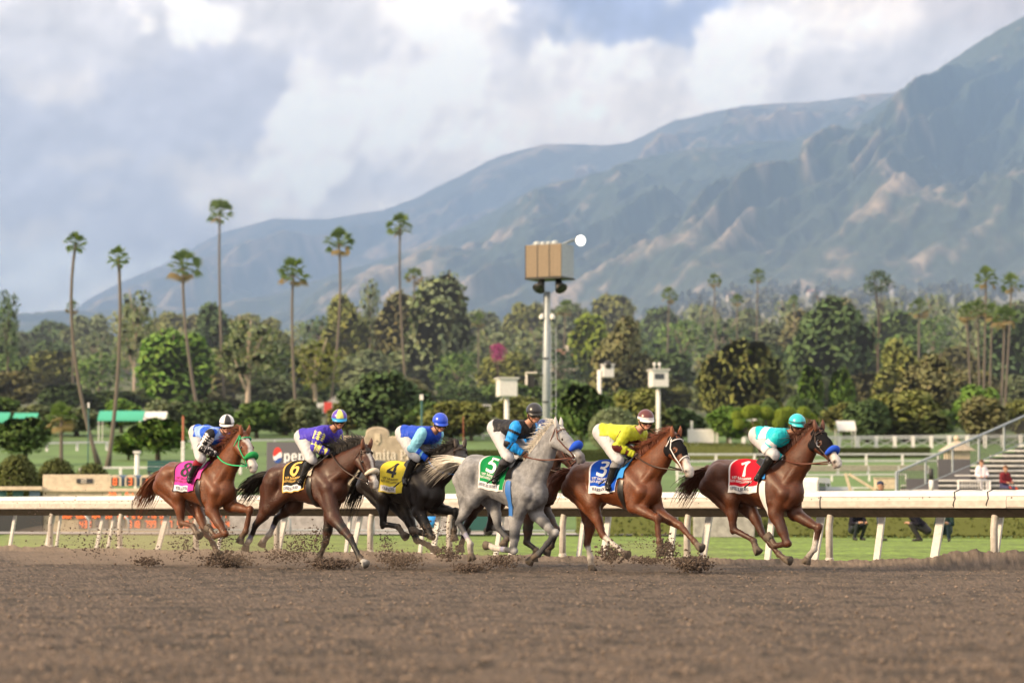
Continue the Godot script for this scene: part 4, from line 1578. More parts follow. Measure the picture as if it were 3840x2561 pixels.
# ------------------------------------------------------------------ the running rail
func build_rail() -> void:
	var r := thing("running_rail", "long cream and white running rail on bent posts beside the dirt", "rail")
	var s := -9.0
	while s < 44.0:
		var e := s + 6.1
		var cover := sf()
		sweep(cover, [Vector2(-0.02, 1.235), Vector2(0.06, 1.232), Vector2(0.16, 1.205), Vector2(0.205, 1.135), Vector2(0.19, 1.13), Vector2(0.15, 1.19), Vector2(0.06, 1.215), Vector2(-0.02, 1.218)], rail_at(s), rail_at(e), RAIL_OUT)
		part("top_cover", done(cover), M.rail_white, r)
		var face := sf()
		sweep(face, [Vector2(0.203, 1.128), Vector2(0.225, 1.07), Vector2(0.222, 0.965), Vector2(0.205, 0.945), Vector2(0.17, 0.95), Vector2(0.18, 1.12)], rail_at(s), rail_at(e), RAIL_OUT)
		part("face_board", done(face), M.rail_cream, r)
		var und := sf()
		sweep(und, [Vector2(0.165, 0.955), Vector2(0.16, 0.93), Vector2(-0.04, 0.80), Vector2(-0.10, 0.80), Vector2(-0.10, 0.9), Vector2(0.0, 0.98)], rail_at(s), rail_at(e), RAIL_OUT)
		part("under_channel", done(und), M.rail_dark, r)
		var joint := sf()
		sweep(joint, [Vector2(0.208, 1.15), Vector2(0.232, 1.07), Vector2(0.228, 0.96), Vector2(0.205, 0.938), Vector2(0.2, 1.0)], rail_at(e - 0.012), rail_at(e + 0.012), RAIL_OUT)
		part("joint_strip", done(joint), M.dark_panel, r)
		s = e
	for px in [195, 455, 740, 1042, 1392, 1688, 2112, 2578, 3110, 3727, 4500]:
		var q := rail_s(px)
		var st := sf()
		tube(st, [rail_at(q, 0.02, -0.1), rail_at(q, 0.02, 0.62), rail_at(q, 0.0, 0.74), rail_at(q, -0.03, 0.84), rail_at(q, -0.07, 0.96)], [0.062, 0.06, 0.06, 0.062, 0.064], 10)
		tube(st, [rail_at(q, 0.02, -0.05), rail_at(q, 0.02, 0.10), rail_at(q, 0.02, 0.13)], [0.075, 0.075, 0.062], 10)
		part("post", done(st), M.rail_cream, r)
	var plate := sf()
	sweep(plate, [Vector2(0.208, 1.14), Vector2(0.235, 1.07), Vector2(0.232, 0.95), Vector2(0.2, 0.95)], rail_at(rail_s(3800)), rail_at(rail_s(3606)), RAIL_OUT)
	part("repair_sleeve", done(plate), M.rail_cream, r)
	var mud := MultiMesh.new()      # dirt splashed up on the boards and posts
	mud.transform_format = MultiMesh.TRANSFORM_3D
	var bead := sf()
	ball(bead, Vector3.ZERO, Vector3(1, 1, 0.35), Basis(), 3, 5, 0.6)
	mud.mesh = done(bead)
	mud.instance_count = 1500
	var rr := RandomNumberGenerator.new()
	rr.seed = 15
	for i in 1500:
		var q := rr.randf_range(-2.0, 30.0)
		var up := 0.955 + 0.17 * rr.randf()
		var k := 0.004 + 0.012 * pow(rr.randf(), 3.0)
		mud.set_instance_transform(i, Transform3D(Basis(RAIL_D * k * rr.randf_range(0.8, 1.8), Vector3.UP * k, RAIL_OUT * k), rail_at(q, 0.222 - 0.02 * absf(up - 1.05) / 0.1, up)))
	var mo := MultiMeshInstance3D.new()
	mo.name = "mud_spatter"
	mo.multimesh = mud
	mo.material_override = M.rail_dark
	r.add_child(mo)
	stuff(mo)
	var tie := sf()
	for px in [3606.0, 3730.0]:
		var q := rail_s(px)
		tube(tie, [rail_at(q, 0.06, 1.245), rail_at(q + 0.03, 0.18, 1.20), rail_at(q - 0.02, 0.238, 1.10), rail_at(q + 0.02, 0.238, 1.0), rail_at(q, 0.2, 0.93)], [0.008, 0.008, 0.008, 0.008, 0.008], 5)
		tube(tie, [rail_at(q, 0.07, 1.247), rail_at(q - 0.2, 0.09, 1.25), rail_at(q - 0.45, 0.12, 1.235)], [0.008, 0.01, 0.006], 5)
	part("tie_wire", done(tie), M.black_metal, r)
	# leaning white struts of the turf rail close behind
	var t := thing("turf_rail", "white turf rail on leaning posts just behind the cream rail", "rail")
	var tr := sf()
	tube(tr, [rail_at(-9, -0.35, 0.98), rail_at(45, -0.35, 0.98)], [0.05, 0.05], 8)
	part("top_tube", done(tr), M.post_white, t)
	for a in [[20, 5, 0.10], [165, 140, 0.12], [190, 178, 0.07], [352, 327, 0.10], [392, 370, 0.08], [592, 556, 0.15], [800, 783, 0.08], [1034, 1008, 0.13], [1275, 1262, 0.09], [1315, 1286, 0.12], [1553, 1538, 0.09], [1606, 1586, 0.12], [1845, 1822, 0.11], [1895, 1878, 0.11], [2152, 2132, 0.10], [2242, 2226, 0.13], [2492, 2472, 0.13], [2622, 2596, 0.14], [2855, 2840, 0.12], [3042, 3012, 0.16], [3270, 3247, 0.12], [3492, 3460, 0.15], [3716, 3690, 0.10]]:
		var q0 := rail_s(a[1])
		var q1 := rail_s(a[0])
		var st := sf()
		bar(st, rail_at(q0, -0.25, -0.05), rail_at(q1, -0.33, 0.99), a[2], 0.05, RAIL_D)
		part("leaning_post", done(st), M.post_white, t)

func build_runners() -> void:
	var chestnut := Color(0.235, 0.072, 0.022)
	var V := func(x, y): return Vector2(x, y)
	var h1 := {"label": "chestnut horse in a black hood and blue noseband, leading at the right", "seed": 1, "at": Vector3(3.87, 0, -35.5), "W": 1.63, "pitch": 0.046, "poll": Vector3(0.78, 2.08, 0.0), "muz": Vector3(1.25, 1.59, 0.10), "tail": V.call(-1.81, 1.13),
		"legs": [[V.call(0.30, 0.43), V.call(0.07, 0.40), V.call(-0.05, 0.56)], [V.call(0.67, 0.65), V.call(0.59, 0.35), V.call(0.42, 0.16)], [V.call(-0.69, 0.63), V.call(-0.32, 0.47), V.call(-0.25, 0.28)], [V.call(-0.35, 0.56), V.call(-0.04, 0.27), V.call(0.15, 0.15)]],
		"ankle": Vector3(-0.08, 1.43, 0.27), "hand": Vector3(0.20, 1.65, 0.09), "coat": Color(0.10, 0.029, 0.0105), "points": Color(0.07, 0.025, 0.013), "nose": Color(0.5, 0.44, 0.42), "socks": [0.0, 0.26, 0.0, 0.0], "blaze": 1.1, "hooded": true, "cups": true,
		"earm": "ear_bay", "hair": "hair_liver", "bridle": "dark_leather", "rein": "brown_leather", "roll": "royal_fleece", "pad": "sky_blue_cloth", "girth": "white_cloth", "cloth": Color(0.50, 0.012, 0.03), "hem": Color(0.68, 0.68, 0.68), "panel": Color(0.70, 0.70, 0.70), "panel_to": 1.0, "number": "1", "num_m": "print_white", "name": "SPIELBERG", "name_w": 0.36}
	var h3 := {"label": "chestnut horse with a white bridle and white leg wraps, number 3 cloth", "seed": 3, "at": Vector3(1.80, 0, -35.8), "W": 1.65, "pitch": 0.003, "poll": Vector3(0.80, 2.0, 0.0), "muz": Vector3(1.19, 1.46, 0.08), "tail": V.call(-1.62, 1.25),
		"legs": [[V.call(0.56, 0.79), V.call(0.59, 0.46), V.call(0.61, 0.26)], [V.call(0.79, 0.68), V.call(1.05, 0.46), V.call(1.17, 0.34)], [V.call(-0.50, 0.55), V.call(-0.20, 0.35), V.call(-0.02, 0.23)], [V.call(-1.03, 0.42), V.call(-0.96, 0.19), V.call(-0.94, -0.01)]],
		"ankle": Vector3(-0.24, 1.32, 0.27), "hand": Vector3(0.13, 1.70, 0.09), "coat": Color(0.15, 0.043, 0.0125), "points": Color(0.12, 0.04, 0.016), "nose": Color(0.5, 0.42, 0.38), "socks": [0.0, 0.0, 0.42, 0.40], "blaze": 1.3, "hooded": true, "hood_open": true,
		"earm": "ear_chestnut", "hair": "hair_chestnut", "bridle": "white_leather", "rein": "dark_leather", "pad": "sky_blue_cloth", "girth": "black_leather", "cloth": Color(0.008, 0.07, 0.42), "hem": Color(0.68, 0.68, 0.70), "panel": Color(0.66, 0.66, 0.70), "panel_to": 0.78, "number": "3", "num_m": "print_white", "name": "WARRANT", "name_w": 0.30}
	var h5 := {"label": "dappled grey horse with a white tail and blue noseband, number 5 cloth", "seed": 5, "at": Vector3(0.18, 0, -36.3), "W": 1.64, "pitch": 0.135, "poll": Vector3(0.69, 2.15, 0.0), "muz": Vector3(1.15, 1.70, -0.08), "tail": V.call(-1.98, 1.58), "hide": "hide_grey",
		"legs": [[V.call(-0.10, 0.31), V.call(-0.51, 0.35), V.call(-0.67, 0.41)], [V.call(0.50, 0.56), V.call(0.18, 0.26), V.call(-0.03, 0.15)], [V.call(-1.24, 0.73), V.call(-1.0, 0.40), V.call(-0.99, 0.16)], [V.call(-0.65, 0.64), V.call(-0.46, 0.48), V.call(-0.56, 0.40)]],
		"ankle": Vector3(-0.31, 1.42, 0.27), "hand": Vector3(0.08, 1.72, 0.09), "striped": true, "coat": Color(0.37, 0.38, 0.40), "points": Color(0.075, 0.08, 0.092), "nose": Color(0.20, 0.19, 0.20), "socks": [0.34, 0.0, 0.28, 0.0], "dapple": 0.6,
		"earm": "ear_grey", "hair": "hair_white", "bridle": "brown_leather", "rein": "brown_leather", "roll": "royal_fleece", "roll_r": 0.042, "pad": "black_cloth", "girth": "blue_web", "cloth": Color(0.008, 0.20, 0.06), "hem": Color(0.66, 0.66, 0.66), "panel": Color(0.66, 0.67, 0.70), "panel_to": 0.84, "number": "5", "num_m": "print_white", "name": "AMERICAN THEOREM", "name_w": 0.42, "mane": 0.8}
	var h4 := {"label": "black horse with a yellow number 4 cloth, behind the grey's tail", "seed": 4, "at": Vector3(-1.44, 0, -38.4), "W": 1.64, "pitch": 0.084, "poll": Vector3(0.86, 1.90, 0.0), "muz": Vector3(1.22, 1.49, 0.34), "tail": V.call(-1.68, 0.98),
		"legs": [[V.call(0.36, 0.50), V.call(0.12, 0.56), V.call(-0.08, 0.62)], [V.call(0.63, 0.89), V.call(0.61, 0.60), V.call(0.59, 0.44)], [V.call(-0.74, 0.69), V.call(-0.39, 0.65), V.call(-0.23, 0.47)], [V.call(-0.23, 0.44), V.call(0.04, 0.36), V.call(0.20, 0.26)]],
		"ankle": Vector3(-0.07, 1.43, 0.27), "hand": Vector3(0.25, 1.69, 0.09), "coat": Color(0.014, 0.010, 0.009), "points": Color(0.010, 0.009, 0.009), "socks": [0.0, 0.0, 0.0, 0.0],
		"earm": "ear_dark", "hair": "hair_black", "bridle": "dark_leather", "rein": "blue_web", "pad": "tan_cloth", "girth": "black_leather", "cloth": Color(0.68, 0.56, 0.06), "hem": Color(0.68, 0.56, 0.06), "panel": Color(0.66, 0.67, 0.70), "panel_to": 0.72, "number": "4", "num_m": "print_black", "name": "CAPATIO", "name_w": 0.28}
	var h6 := {"label": "dark bay horse with a white face stripe and cream noseband, number 6 cloth", "seed": 6, "at": Vector3(-2.97, 0, -37.8), "W": 1.71, "pitch": -0.049, "poll": Vector3(0.99, 1.88, 0.0), "muz": Vector3(1.30, 1.31, 0.06), "tail": V.call(-1.92, 1.16),
		"legs": [[V.call(0.79, 0.48), V.call(0.99, 0.20), V.call(1.12, 0.07)], [V.call(-0.05, 0.41), V.call(-0.18, 0.18), V.call(-0.24, 0.06)], [V.call(-1.41, 0.68), V.call(-1.58, 0.43), V.call(-1.70, 0.30)], [V.call(-1.20, 0.79), V.call(-1.37, 0.53), V.call(-1.58, 0.37)]],
		"ankle": Vector3(-0.17, 1.38, 0.27), "hand": Vector3(0.30, 1.79, 0.09), "striped": true, "coat": Color(0.068, 0.021, 0.0095), "points": Color(0.012, 0.011, 0.010), "nose": Color(0.12, 0.09, 0.08), "socks": [0.0, 0.0, 0.24, 0.34], "blaze": 0.75, "pale_hoof": 0,
		"earm": "ear_bay", "hair": "hair_black", "bridle": "dark_leather", "rein": "dark_leather", "roll": "cream_fleece", "roll_r": 0.02, "pad": "tan_cloth", "girth": "black_leather", "cloth": Color(0.018, 0.017, 0.018), "hem": Color(0.66, 0.42, 0.10), "panel": Color(0.66, 0.68, 0.72), "panel_to": 0.86, "number": "6", "num_m": "gold", "name": "EXPRESS TRAIN", "name_w": 0.38, "blow": 0.75, "mane": 1.2}
	var h8 := {"label": "bright chestnut horse with a white face and green bridle, last on the left", "seed": 8, "at": Vector3(-4.83, 0, -39.0), "W": 1.68, "pitch": 0.034, "poll": Vector3(0.77, 2.13, 0.0), "muz": Vector3(1.12, 1.60, 0.06), "tail": V.call(-1.87, 1.02),
		"legs": [[V.call(0.47, 0.54), V.call(0.21, 0.50), V.call(0.05, 0.66)], [V.call(0.77, 0.91), V.call(0.68, 0.58), V.call(0.52, 0.42)], [V.call(-0.62, 0.71), V.call(-0.34, 0.66), V.call(-0.17, 0.48)], [V.call(-0.31, 0.53), V.call(-0.12, 0.38), V.call(0.03, 0.18)]],
		"ankle": Vector3(-0.22, 1.46, 0.27), "hand": Vector3(0.22, 1.78, 0.09), "coat": Color(0.165, 0.049, 0.0145), "points": Color(0.13, 0.045, 0.018), "nose": Color(0.52, 0.45, 0.42), "socks": [0.0, 0.0, 0.0, 0.0], "blaze": 1.5,
		"earm": "ear_chestnut", "hair": "hair_chestnut", "bridle": "green_web", "rein": "green_web", "roll": "green_fleece", "roll_r": 0.03, "pad": "pink_cloth", "girth": "black_leather", "cloth": Color(0.62, 0.055, 0.33), "hem": Color(0.02, 0.015, 0.02), "panel": Color(0.62, 0.66, 0.72), "panel_to": 0.7, "number": "8", "num_m": "print_black", "name": "STILLETO", "name_w": 0.30}
	var h7 := {"label": "dark bay horse mostly hidden behind the dappled grey", "seed": 7, "at": Vector3(0.34, 0, -38.6), "W": 1.70, "pitch": 0.047, "poll": Vector3(0.66, 2.02, 0.0), "muz": Vector3(0.98, 1.50, -0.10), "tail": V.call(-1.44, 1.07),
		"legs": [[V.call(-0.02, 0.40), V.call(0.18, 0.28), V.call(0.10, 0.12)], [V.call(0.38, 0.60), V.call(0.28, 0.35), V.call(0.15, 0.24)], [V.call(-1.38, 0.64), V.call(-1.46, 0.40), V.call(-1.52, 0.24)], [V.call(-1.10, 0.63), V.call(-0.82, 0.61), V.call(-0.66, 0.50)]],
		"ankle": Vector3(-0.20, 1.45, 0.27), "hand": Vector3(0.08, 1.70, 0.09), "coat": Color(0.05, 0.02, 0.012), "points": Color(0.014, 0.011, 0.010), "socks": [0.0, 0.0, 0.0, 0.34],
		"earm": "ear_dark", "hair": "hair_black", "bridle": "brown_leather", "rein": "dark_leather", "pad": "black_cloth", "girth": "black_leather", "cloth": Color(0.02, 0.02, 0.03), "hem": Color(0.6, 0.6, 0.6), "panel": Color(0.6, 0.6, 0.6), "panel_to": 0.8, "number": "", "num_m": "print_white", "name": "", "cell": 0.02}
	mat("gold", lin(0.66, 0.42, 0.10), 0.8)
	for h in [h1, h3, h5, h4, h6, h8, h7]:
		horse(h)
	# ---- riders
	var teal := Color(0.012, 0.44, 0.50)
	var white := Color(0.68, 0.68, 0.70)
	var black := Color(0.014, 0.014, 0.016)
	rider(h1, {"label": "jockey in turquoise silks and cap on the leading chestnut", "head": V.call(0.40, 2.18), "pel": V.call(-0.22, 2.0), "sh": V.call(0.17, 1.99), "el": V.call(0.03, 1.80), "ha": V.call(0.20, 1.67), "kn": V.call(0.14, 1.71), "an": V.call(-0.08, 1.43), "toe": V.call(-0.16, 1.37), "glove": Color(0.5, 0.5, 0.5), "look": Vector3(1, -0.22, 0.55), "face": Color(0.22, 0.11, 0.07),
		"crop": "thin black riding crop held low by the jockey in turquoise", "peak": "peak_teal", "cap": func(a, b): return black if a > 0.80 and a < 0.87 else teal,
		"silks": func(tg, t, p, n): return white if (tg == 1 and p.x > -0.13 and p.x < -0.02) or (tg == 3 and t < 0.3) or (tg == 2 and t > 0.8) else teal})
	rider(h3, {"label": "jockey in yellow-green silks and maroon cap on the number 3 chestnut", "head": V.call(0.24, 2.26), "pel": V.call(-0.51, 2.06), "sh": V.call(0.01, 2.05), "el": V.call(-0.10, 1.85), "ha": V.call(0.13, 1.71), "kn": V.call(-0.10, 1.65), "an": V.call(-0.24, 1.32), "toe": V.call(-0.27, 1.23), "look": Vector3(1, -0.22, 0.6), "boot_top": Color(0.2, 0.2, 0.21), "face": Color(0.46, 0.24, 0.17),
		"crop": "thin black riding crop held low by the jockey in yellow-green", "peak": "peak_white", "cap": func(a, b): return white if a > 0.82 and a < 0.95 else Color(0.10, 0.022, 0.02),
		"silks": func(tg, t, p, n):
			var maroon := Color(0.075, 0.013, 0.014)
			if (tg == 2 and n.x < -0.25 and t > 0.15) or (tg == 3 and t < 0.75 and n.y < 0.25) or (tg == 1 and n.y < -0.75):
				return maroon
			return Color(0.41, 0.46, 0.035)})
	rider(h5, {"label": "jockey in black silks with bright blue sleeve bands on the grey", "head": V.call(0.21, 2.38), "pel": V.call(-0.46, 2.14), "sh": V.call(0.0, 2.15), "el": V.call(-0.08, 1.91), "ha": V.call(0.08, 1.74), "kn": V.call(-0.11, 1.70), "an": V.call(-0.31, 1.42), "toe": V.call(-0.36, 1.34), "look": Vector3(1, -0.22, 0.55), "boot_top": Color(0.05, 0.05, 0.055), "face": Color(0.40, 0.21, 0.14),
		"crop": "thin black riding crop held by the jockey in black and blue", "peak": "peak_black", "cap": func(a, b): return black,
		"silks": func(tg, t, p, n):
			var blue := Color(0.015, 0.26, 0.72)
			if tg == 2:
				return blue if t < 0.38 or t > 0.68 else black
			if tg == 3:
				return black if t < 0.12 or (t > 0.34 and t < 0.58) else blue
			return black})
	rider(h4, {"label": "jockey in royal and pale blue silks with a blue cap on the black horse", "head": V.call(0.42, 2.31), "pel": V.call(-0.28, 2.12), "sh": V.call(0.19, 2.12), "el": V.call(0.05, 1.88), "ha": V.call(0.25, 1.70), "kn": V.call(0.09, 1.74), "an": V.call(-0.07, 1.43), "toe": V.call(-0.09, 1.33), "look": Vector3(1, -0.35, 0.55), "face": Color(0.42, 0.22, 0.15),
		"crop": "thin blue-black riding crop held by the jockey in pale blue", "peak": "peak_blue", "cap": func(a, b): return Color(0.008, 0.06, 0.58),
		"silks": func(tg, t, p, n):
			if tg == 3 and t > 0.7:
				return Color(0.01, 0.07, 0.5)
			if tg == 2 or tg == 3:
				return Color(0.20, 0.50, 0.66)
			return Color(0.008, 0.055, 0.46)})
	rider(h6, {"label": "jockey in purple silks with yellow diamonds on the dark bay", "head": V.call(0.39, 2.34), "pel": V.call(-0.32, 2.05), "sh": V.call(0.15, 2.12), "el": V.call(0.11, 1.89), "ha": V.call(0.30, 1.79), "kn": V.call(0.01, 1.69), "an": V.call(-0.17, 1.38), "toe": V.call(-0.21, 1.34), "look": Vector3(1, -0.25, 0.8), "glove": black, "face": Color(0.34, 0.17, 0.11),
		"crop": "thin black riding crop held by the jockey in purple and yellow", "peak": "peak_sky", "cap": func(a, b): return Color(0.02, 0.3, 0.6) if a > 0.88 else (Color(0.72, 0.70, 0.17) if int(floor((b + 0.55) / (TAU / 6.0))) % 2 == 0 else Color(0.085, 0.035, 0.40)),
		"silks": func(tg, t, p, n):
			var purple := Color(0.058, 0.036, 0.40)
			var gold := Color(0.70, 0.68, 0.15)
			if tg == 2 or tg == 3:
				var s = (t + (1.0 if tg == 3 else 0.0)) * 4.0
				var w := atan2(n.z, n.y * 0.7 - n.x * 0.7) / PI * 3.0
				return gold if fposmod(floor(s + w) + floor(s - w), 2.0) == 0.0 else purple
			return gold if p.y < 2.0 and absf(fposmod(p.x * 9.0, 1.0) - 0.5) * 0.14 + 1.93 > p.y else purple})
	rider(h8, {"label": "jockey in blue silks with black and white checked sleeves on the last horse", "head": V.call(0.34, 2.31), "pel": V.call(-0.26, 2.15), "sh": V.call(0.15, 2.12), "el": V.call(0.03, 1.92), "ha": V.call(0.22, 1.79), "kn": V.call(-0.02, 1.74), "an": V.call(-0.22, 1.46), "toe": V.call(-0.24, 1.38), "look": Vector3(1, -0.32, 0.9), "boot_top": Color(0.22, 0.02, 0.03), "glove": black, "face": Color(0.48, 0.27, 0.20),
		"peak": "peak_white", "cap": func(a, b): return black if a > 0.92 else (black if int(floor((b + 0.75) / (TAU / 6.0))) % 2 == 0 else white),
		"silks": func(tg, t, p, n):
			if tg == 2 or tg == 3:
				var s = (t + (1.0 if tg == 3 else 0.0)) * 3.2
				var w := atan2(n.z, n.y * 0.7 - n.x * 0.7) / PI * 2.0
				return white if fposmod(floor(s + w) + floor(s - w), 2.0) == 0.0 else black
			if tg == 1 and sin(p.x * 24.0 + p.y * 18.0 + absf(p.z) * 20.0) > 0.55:
				return Color(0.24, 0.38, 0.72)
			return Color(0.008, 0.08, 0.50)})
	rider(h7, {"label": "jockey in a navy and pale blue cap, mostly hidden behind the grey's jockey", "head": V.call(0.21, 2.22), "pel": V.call(-0.45, 2.0), "sh": V.call(-0.03, 2.02), "el": V.call(-0.09, 1.84), "ha": V.call(0.08, 1.72), "kn": V.call(-0.03, 1.72), "an": V.call(-0.20, 1.45), "toe": V.call(-0.23, 1.37), "look": Vector3(1, -0.3, 0.1),
		"peak": "peak_blue", "cap": func(a, b): return Color(0.02, 0.30, 0.62) if a > 0.78 else Color(0.012, 0.03, 0.12),
		"silks": func(tg, t, p, n): return Color(0.02, 0.25, 0.7) if tg == 2 and t < 0.5 else black})

# clods and grit thrown up behind the hoofs
func build_dirt_in_the_air() -> void:
	var r := RandomNumberGenerator.new()
	r.seed = 77
	var s := sf()
	ball(s, Vector3.ZERO, Vector3(1, 0.75, 0.85), Basis(), 3, 5, 0.6)
	var mm := MultiMesh.new()
	mm.transform_format = MultiMesh.TRANSFORM_3D
	mm.use_colors = false
	s.set_smooth_group(-1)
	mm.mesh = done(s)
	# [column, row, spread across, spread up, how many, metres ahead, largest]
	var puffs := [[850, 2105, 75, 20, 420, 38.8, 0.05], [835, 2030, 60, 45, 130, 38.8, 0.03], [690, 2050, 60, 45, 120, 39.0, 0.03], [545, 2108, 50, 12, 160, 39.0, 0.04], [380, 2050, 200, 50, 130, 39.5, 0.035], [200, 1960, 200, 90, 90, 40.0, 0.018],
		[1245, 2118, 70, 14, 420, 37.3, 0.045], [1130, 2060, 70, 45, 200, 37.6, 0.028], [1190, 2030, 40, 40, 90, 37.6, 0.03], [1060, 2090, 80, 25, 120, 37.8, 0.03], [1500, 2105, 70, 22, 330, 37.6, 0.045], [1450, 2050, 30, 40, 80, 38.0, 0.03], [1680, 2080, 45, 25, 130, 37.0, 0.045], [1640, 2010, 80, 50, 110, 37.5, 0.025],
		[1760, 2132, 50, 12, 420, 35.6, 0.04], [1880, 2110, 60, 20, 200, 36.0, 0.035], [2290, 2085, 45, 28, 190, 35.3, 0.04], [2430, 2105, 60, 12, 160, 35.2, 0.03], [2500, 2070, 35, 35, 260, 35.3, 0.035], [2600, 2118, 55, 20, 620, 35.0, 0.045], [2400, 2040, 90, 25, 60, 35.3, 0.015], [1180, 2085, 900, 25, 260, 37.8, 0.018], [700, 1900, 500, 130, 80, 38.5, 0.012]]
	var all := []
	for p in puffs:
		for i in int(p[4] * 3.2):
			var x: float = p[0] + r.randfn(0, 0.55) * p[2]
			var y: float = p[1] + r.randfn(0, 0.6) * p[3]
			var w := at(x, y - absf(r.randfn(0, 0.35)) * p[3] * 0.8, p[5] + r.randfn(0, 0.35))
			if w.y < 0.01:
				w.y = 0.01 + r.randf() * 0.05
			var k: float = p[6] * 0.52 * pow(r.randf(), 2.6) + 0.004
			all.append(Transform3D(Basis.from_euler(Vector3(r.randf() * TAU, r.randf() * TAU, 0)).scaled(Vector3(k * r.randf_range(0.6, 1.5), k, k * r.randf_range(0.6, 1.3))), w))
	mm.instance_count = all.size()
	for i in all.size():
		mm.set_instance_transform(i, all[i])
	var o := MultiMeshInstance3D.new()
	o.name = "flying_dirt"
	o.multimesh = mm
	o.material_override = mat("clod", lin(0.085, 0.062, 0.048), 1.0)
	add_child(o)
	tag(o, "dark clods and grit thrown up by the galloping hoofs", "dirt")
	stuff(o)

	# the thin dust that hangs behind the runners
	for q in [[760, 2040, 39.5, 2.2, 0.9], [420, 2050, 41.0, 2.6, 0.9], [1180, 2075, 38.2, 1.8, 0.7], [1640, 2085, 37.2, 1.6, 0.6], [2480, 2090, 35.8, 1.5, 0.5]]:
		var f := FogVolume.new()
		f.name = numbered("dust_cloud")
		f.shape = RenderingServer.FOG_VOLUME_SHAPE_ELLIPSOID
		f.size = Vector3(q[3] * 1.6, q[4], q[3])
		f.position = at(q[0], q[1], q[2])
		var fm := FogMaterial.new()
		fm.albedo = Color(0.86, 0.78, 0.70)
		fm.density = 0.16
		f.material = fm
		add_child(f)
		stuff(tag(f, "thin tan dust hanging behind the hoofs of the %s" % {760: "last chestnut", 420: "field at the far left", 1180: "dark bay", 1640: "black horse and the grey", 2480: "number 3 chestnut"}[q[0]], "dust"))
	# loose clods lying on the harrowed track
	var lie := MultiMesh.new()
	lie.transform_format = MultiMesh.TRANSFORM_3D
	lie.mesh = mm.mesh
	lie.instance_count = 9000
	for i in 9000:
		var z := 1.0 / r.randf_range(1.0 / 44.0, 1.0 / 9.5)
		var x := r.randf_range(-0.24, 0.24) * z
		var out := (Vector3(x, 0, -z) - RAIL_A).dot(RAIL_OUT)
		if out < 0.2:
			x -= (0.4 - out) * 0.7
			z -= (0.4 - out) * 0.75
		var k := 0.004 + 0.013 * pow(r.randf(), 3.0)
		lie.set_instance_transform(i, Transform3D(Basis.from_euler(Vector3(r.randf() * 6.0, r.randf() * 6.0, 0)).scaled(Vector3(k * 1.3, k, k)), Vector3(x, r.randf_range(0.0, 0.035), -z)))
	var lo := MultiMeshInstance3D.new()
	lo.name = "loose_clods"
	lo.multimesh = lie
	lo.material_override = mat("loose_clod", lin(0.19, 0.148, 0.118), 1.0)
	add_child(lo)
	tag(lo, "small loose clods lying all over the harrowed dirt track", "dirt")
	stuff(lo)

# ------------------------------------------------------------------ trees
# a crown of leaf clumps round a few lobes; unit size: radius 1, height 2, standing on 0
func crown(seed_: int, lobes: int, spread: float, tall: float, leaf: float, count: int, droop := 0.0, core := 0.7) -> ArrayMesh:
	var r := RandomNumberGenerator.new()
	r.seed = seed_
	var L := []
	for i in lobes:
		var a := TAU * (i * 0.618 + r.randf() * 0.2)
		var h := (i + 0.5) / lobes
		var q := spread * (0.35 + 0.65 * sin(PI * clampf(h * 0.85 + 0.12, 0, 1)))
		var rad := r.randf_range(0.26, 0.44) * (1.2 - 0.4 * h)
		L.append([Vector3(cos(a) * q * (1.0 - rad) * r.randf_range(0.5, 1.1), 0.3 + h * 1.4, sin(a) * q * (1.0 - rad) * r.randf_range(0.5, 1.1)), Vector3(rad, rad * tall, rad), r.randf_range(0.82, 1.18)])
	var v := PackedVector3Array()
	var n := PackedVector3Array()
	var c := PackedColorArray()
	var idx := PackedInt32Array()
	for l in L:
		if core <= 0.0:
			break
		var base := v.size()
		for j in 7:
			for i in 9:
				var a := PI * j / 6.0
				var b := TAU * i / 8.0
				var d := Vector3(sin(a) * cos(b), cos(a), sin(a) * sin(b))
				v.append(l[0] + d * l[1] * core)
				n.append(d)
				c.append(Color(0.95, 0.95, 0.92) * l[2])
		for j in 6:
			for i in 8:
				var q: int = base + j * 9 + i
				for k in [q, q + 1, q + 9, q + 1, q + 10, q + 9]:
					idx.append(k)
	for i in count:
		var l: Array = L[r.randi() % lobes]
		var d := Vector3(r.randfn(), r.randfn(), r.randfn()).normalized()
		var p: Vector3 = l[0] + d * l[1] * r.randf_range(0.84, 1.07)
		p.y -= droop * r.randf() * 0.25
		var s := leaf * (0.45 + 1.3 * pow(r.randf(), 1.8))
		var u := Vector3(r.randfn(), r.randfn(), r.randfn()).normalized()
		var w := (d + Vector3(r.randfn(), r.randfn(), r.randfn()) * 0.55).normalized().cross(u).normalized()
		u = (u - Vector3(0, droop, 0)).normalized()
		var nn := (d * 1.3 + Vector3(0, 0.5, 0) + Vector3(r.randfn(), r.randfn(), r.randfn()) * 0.35).normalized()
		var t: float = l[2] * r.randf_range(0.8, 1.25)
		var tint := Color(t * r.randf_range(0.85, 1.2), t, t * r.randf_range(0.7, 1.1))
		var b := v.size()
		if u.cross(w).dot(nn) < 0.0:
			w = -w
		for q in [p - u * s, p + w * s * 0.55, p + u * s, p - w * s * 0.55]:
			v.append(q)
			n.append(nn)
			c.append(tint)
		for k in [0, 1, 2, 0, 2, 3]:
			idx.append(b + k)
	var far_out := 0.0
	var lo := 9.0
	var hi := -9.0
	for p in v:
		far_out = maxf(far_out, Vector2(p.x, p.z).length())
		lo = minf(lo, p.y)
		hi = maxf(hi, p.y)
	for i in v.size():
		var p := v[i]
		v[i] = Vector3(p.x / far_out * 1.06, (p.y - lo) / (hi - lo) * 2.0, p.z / far_out * 1.06)
	return raw_mesh(v, n, idx, c)

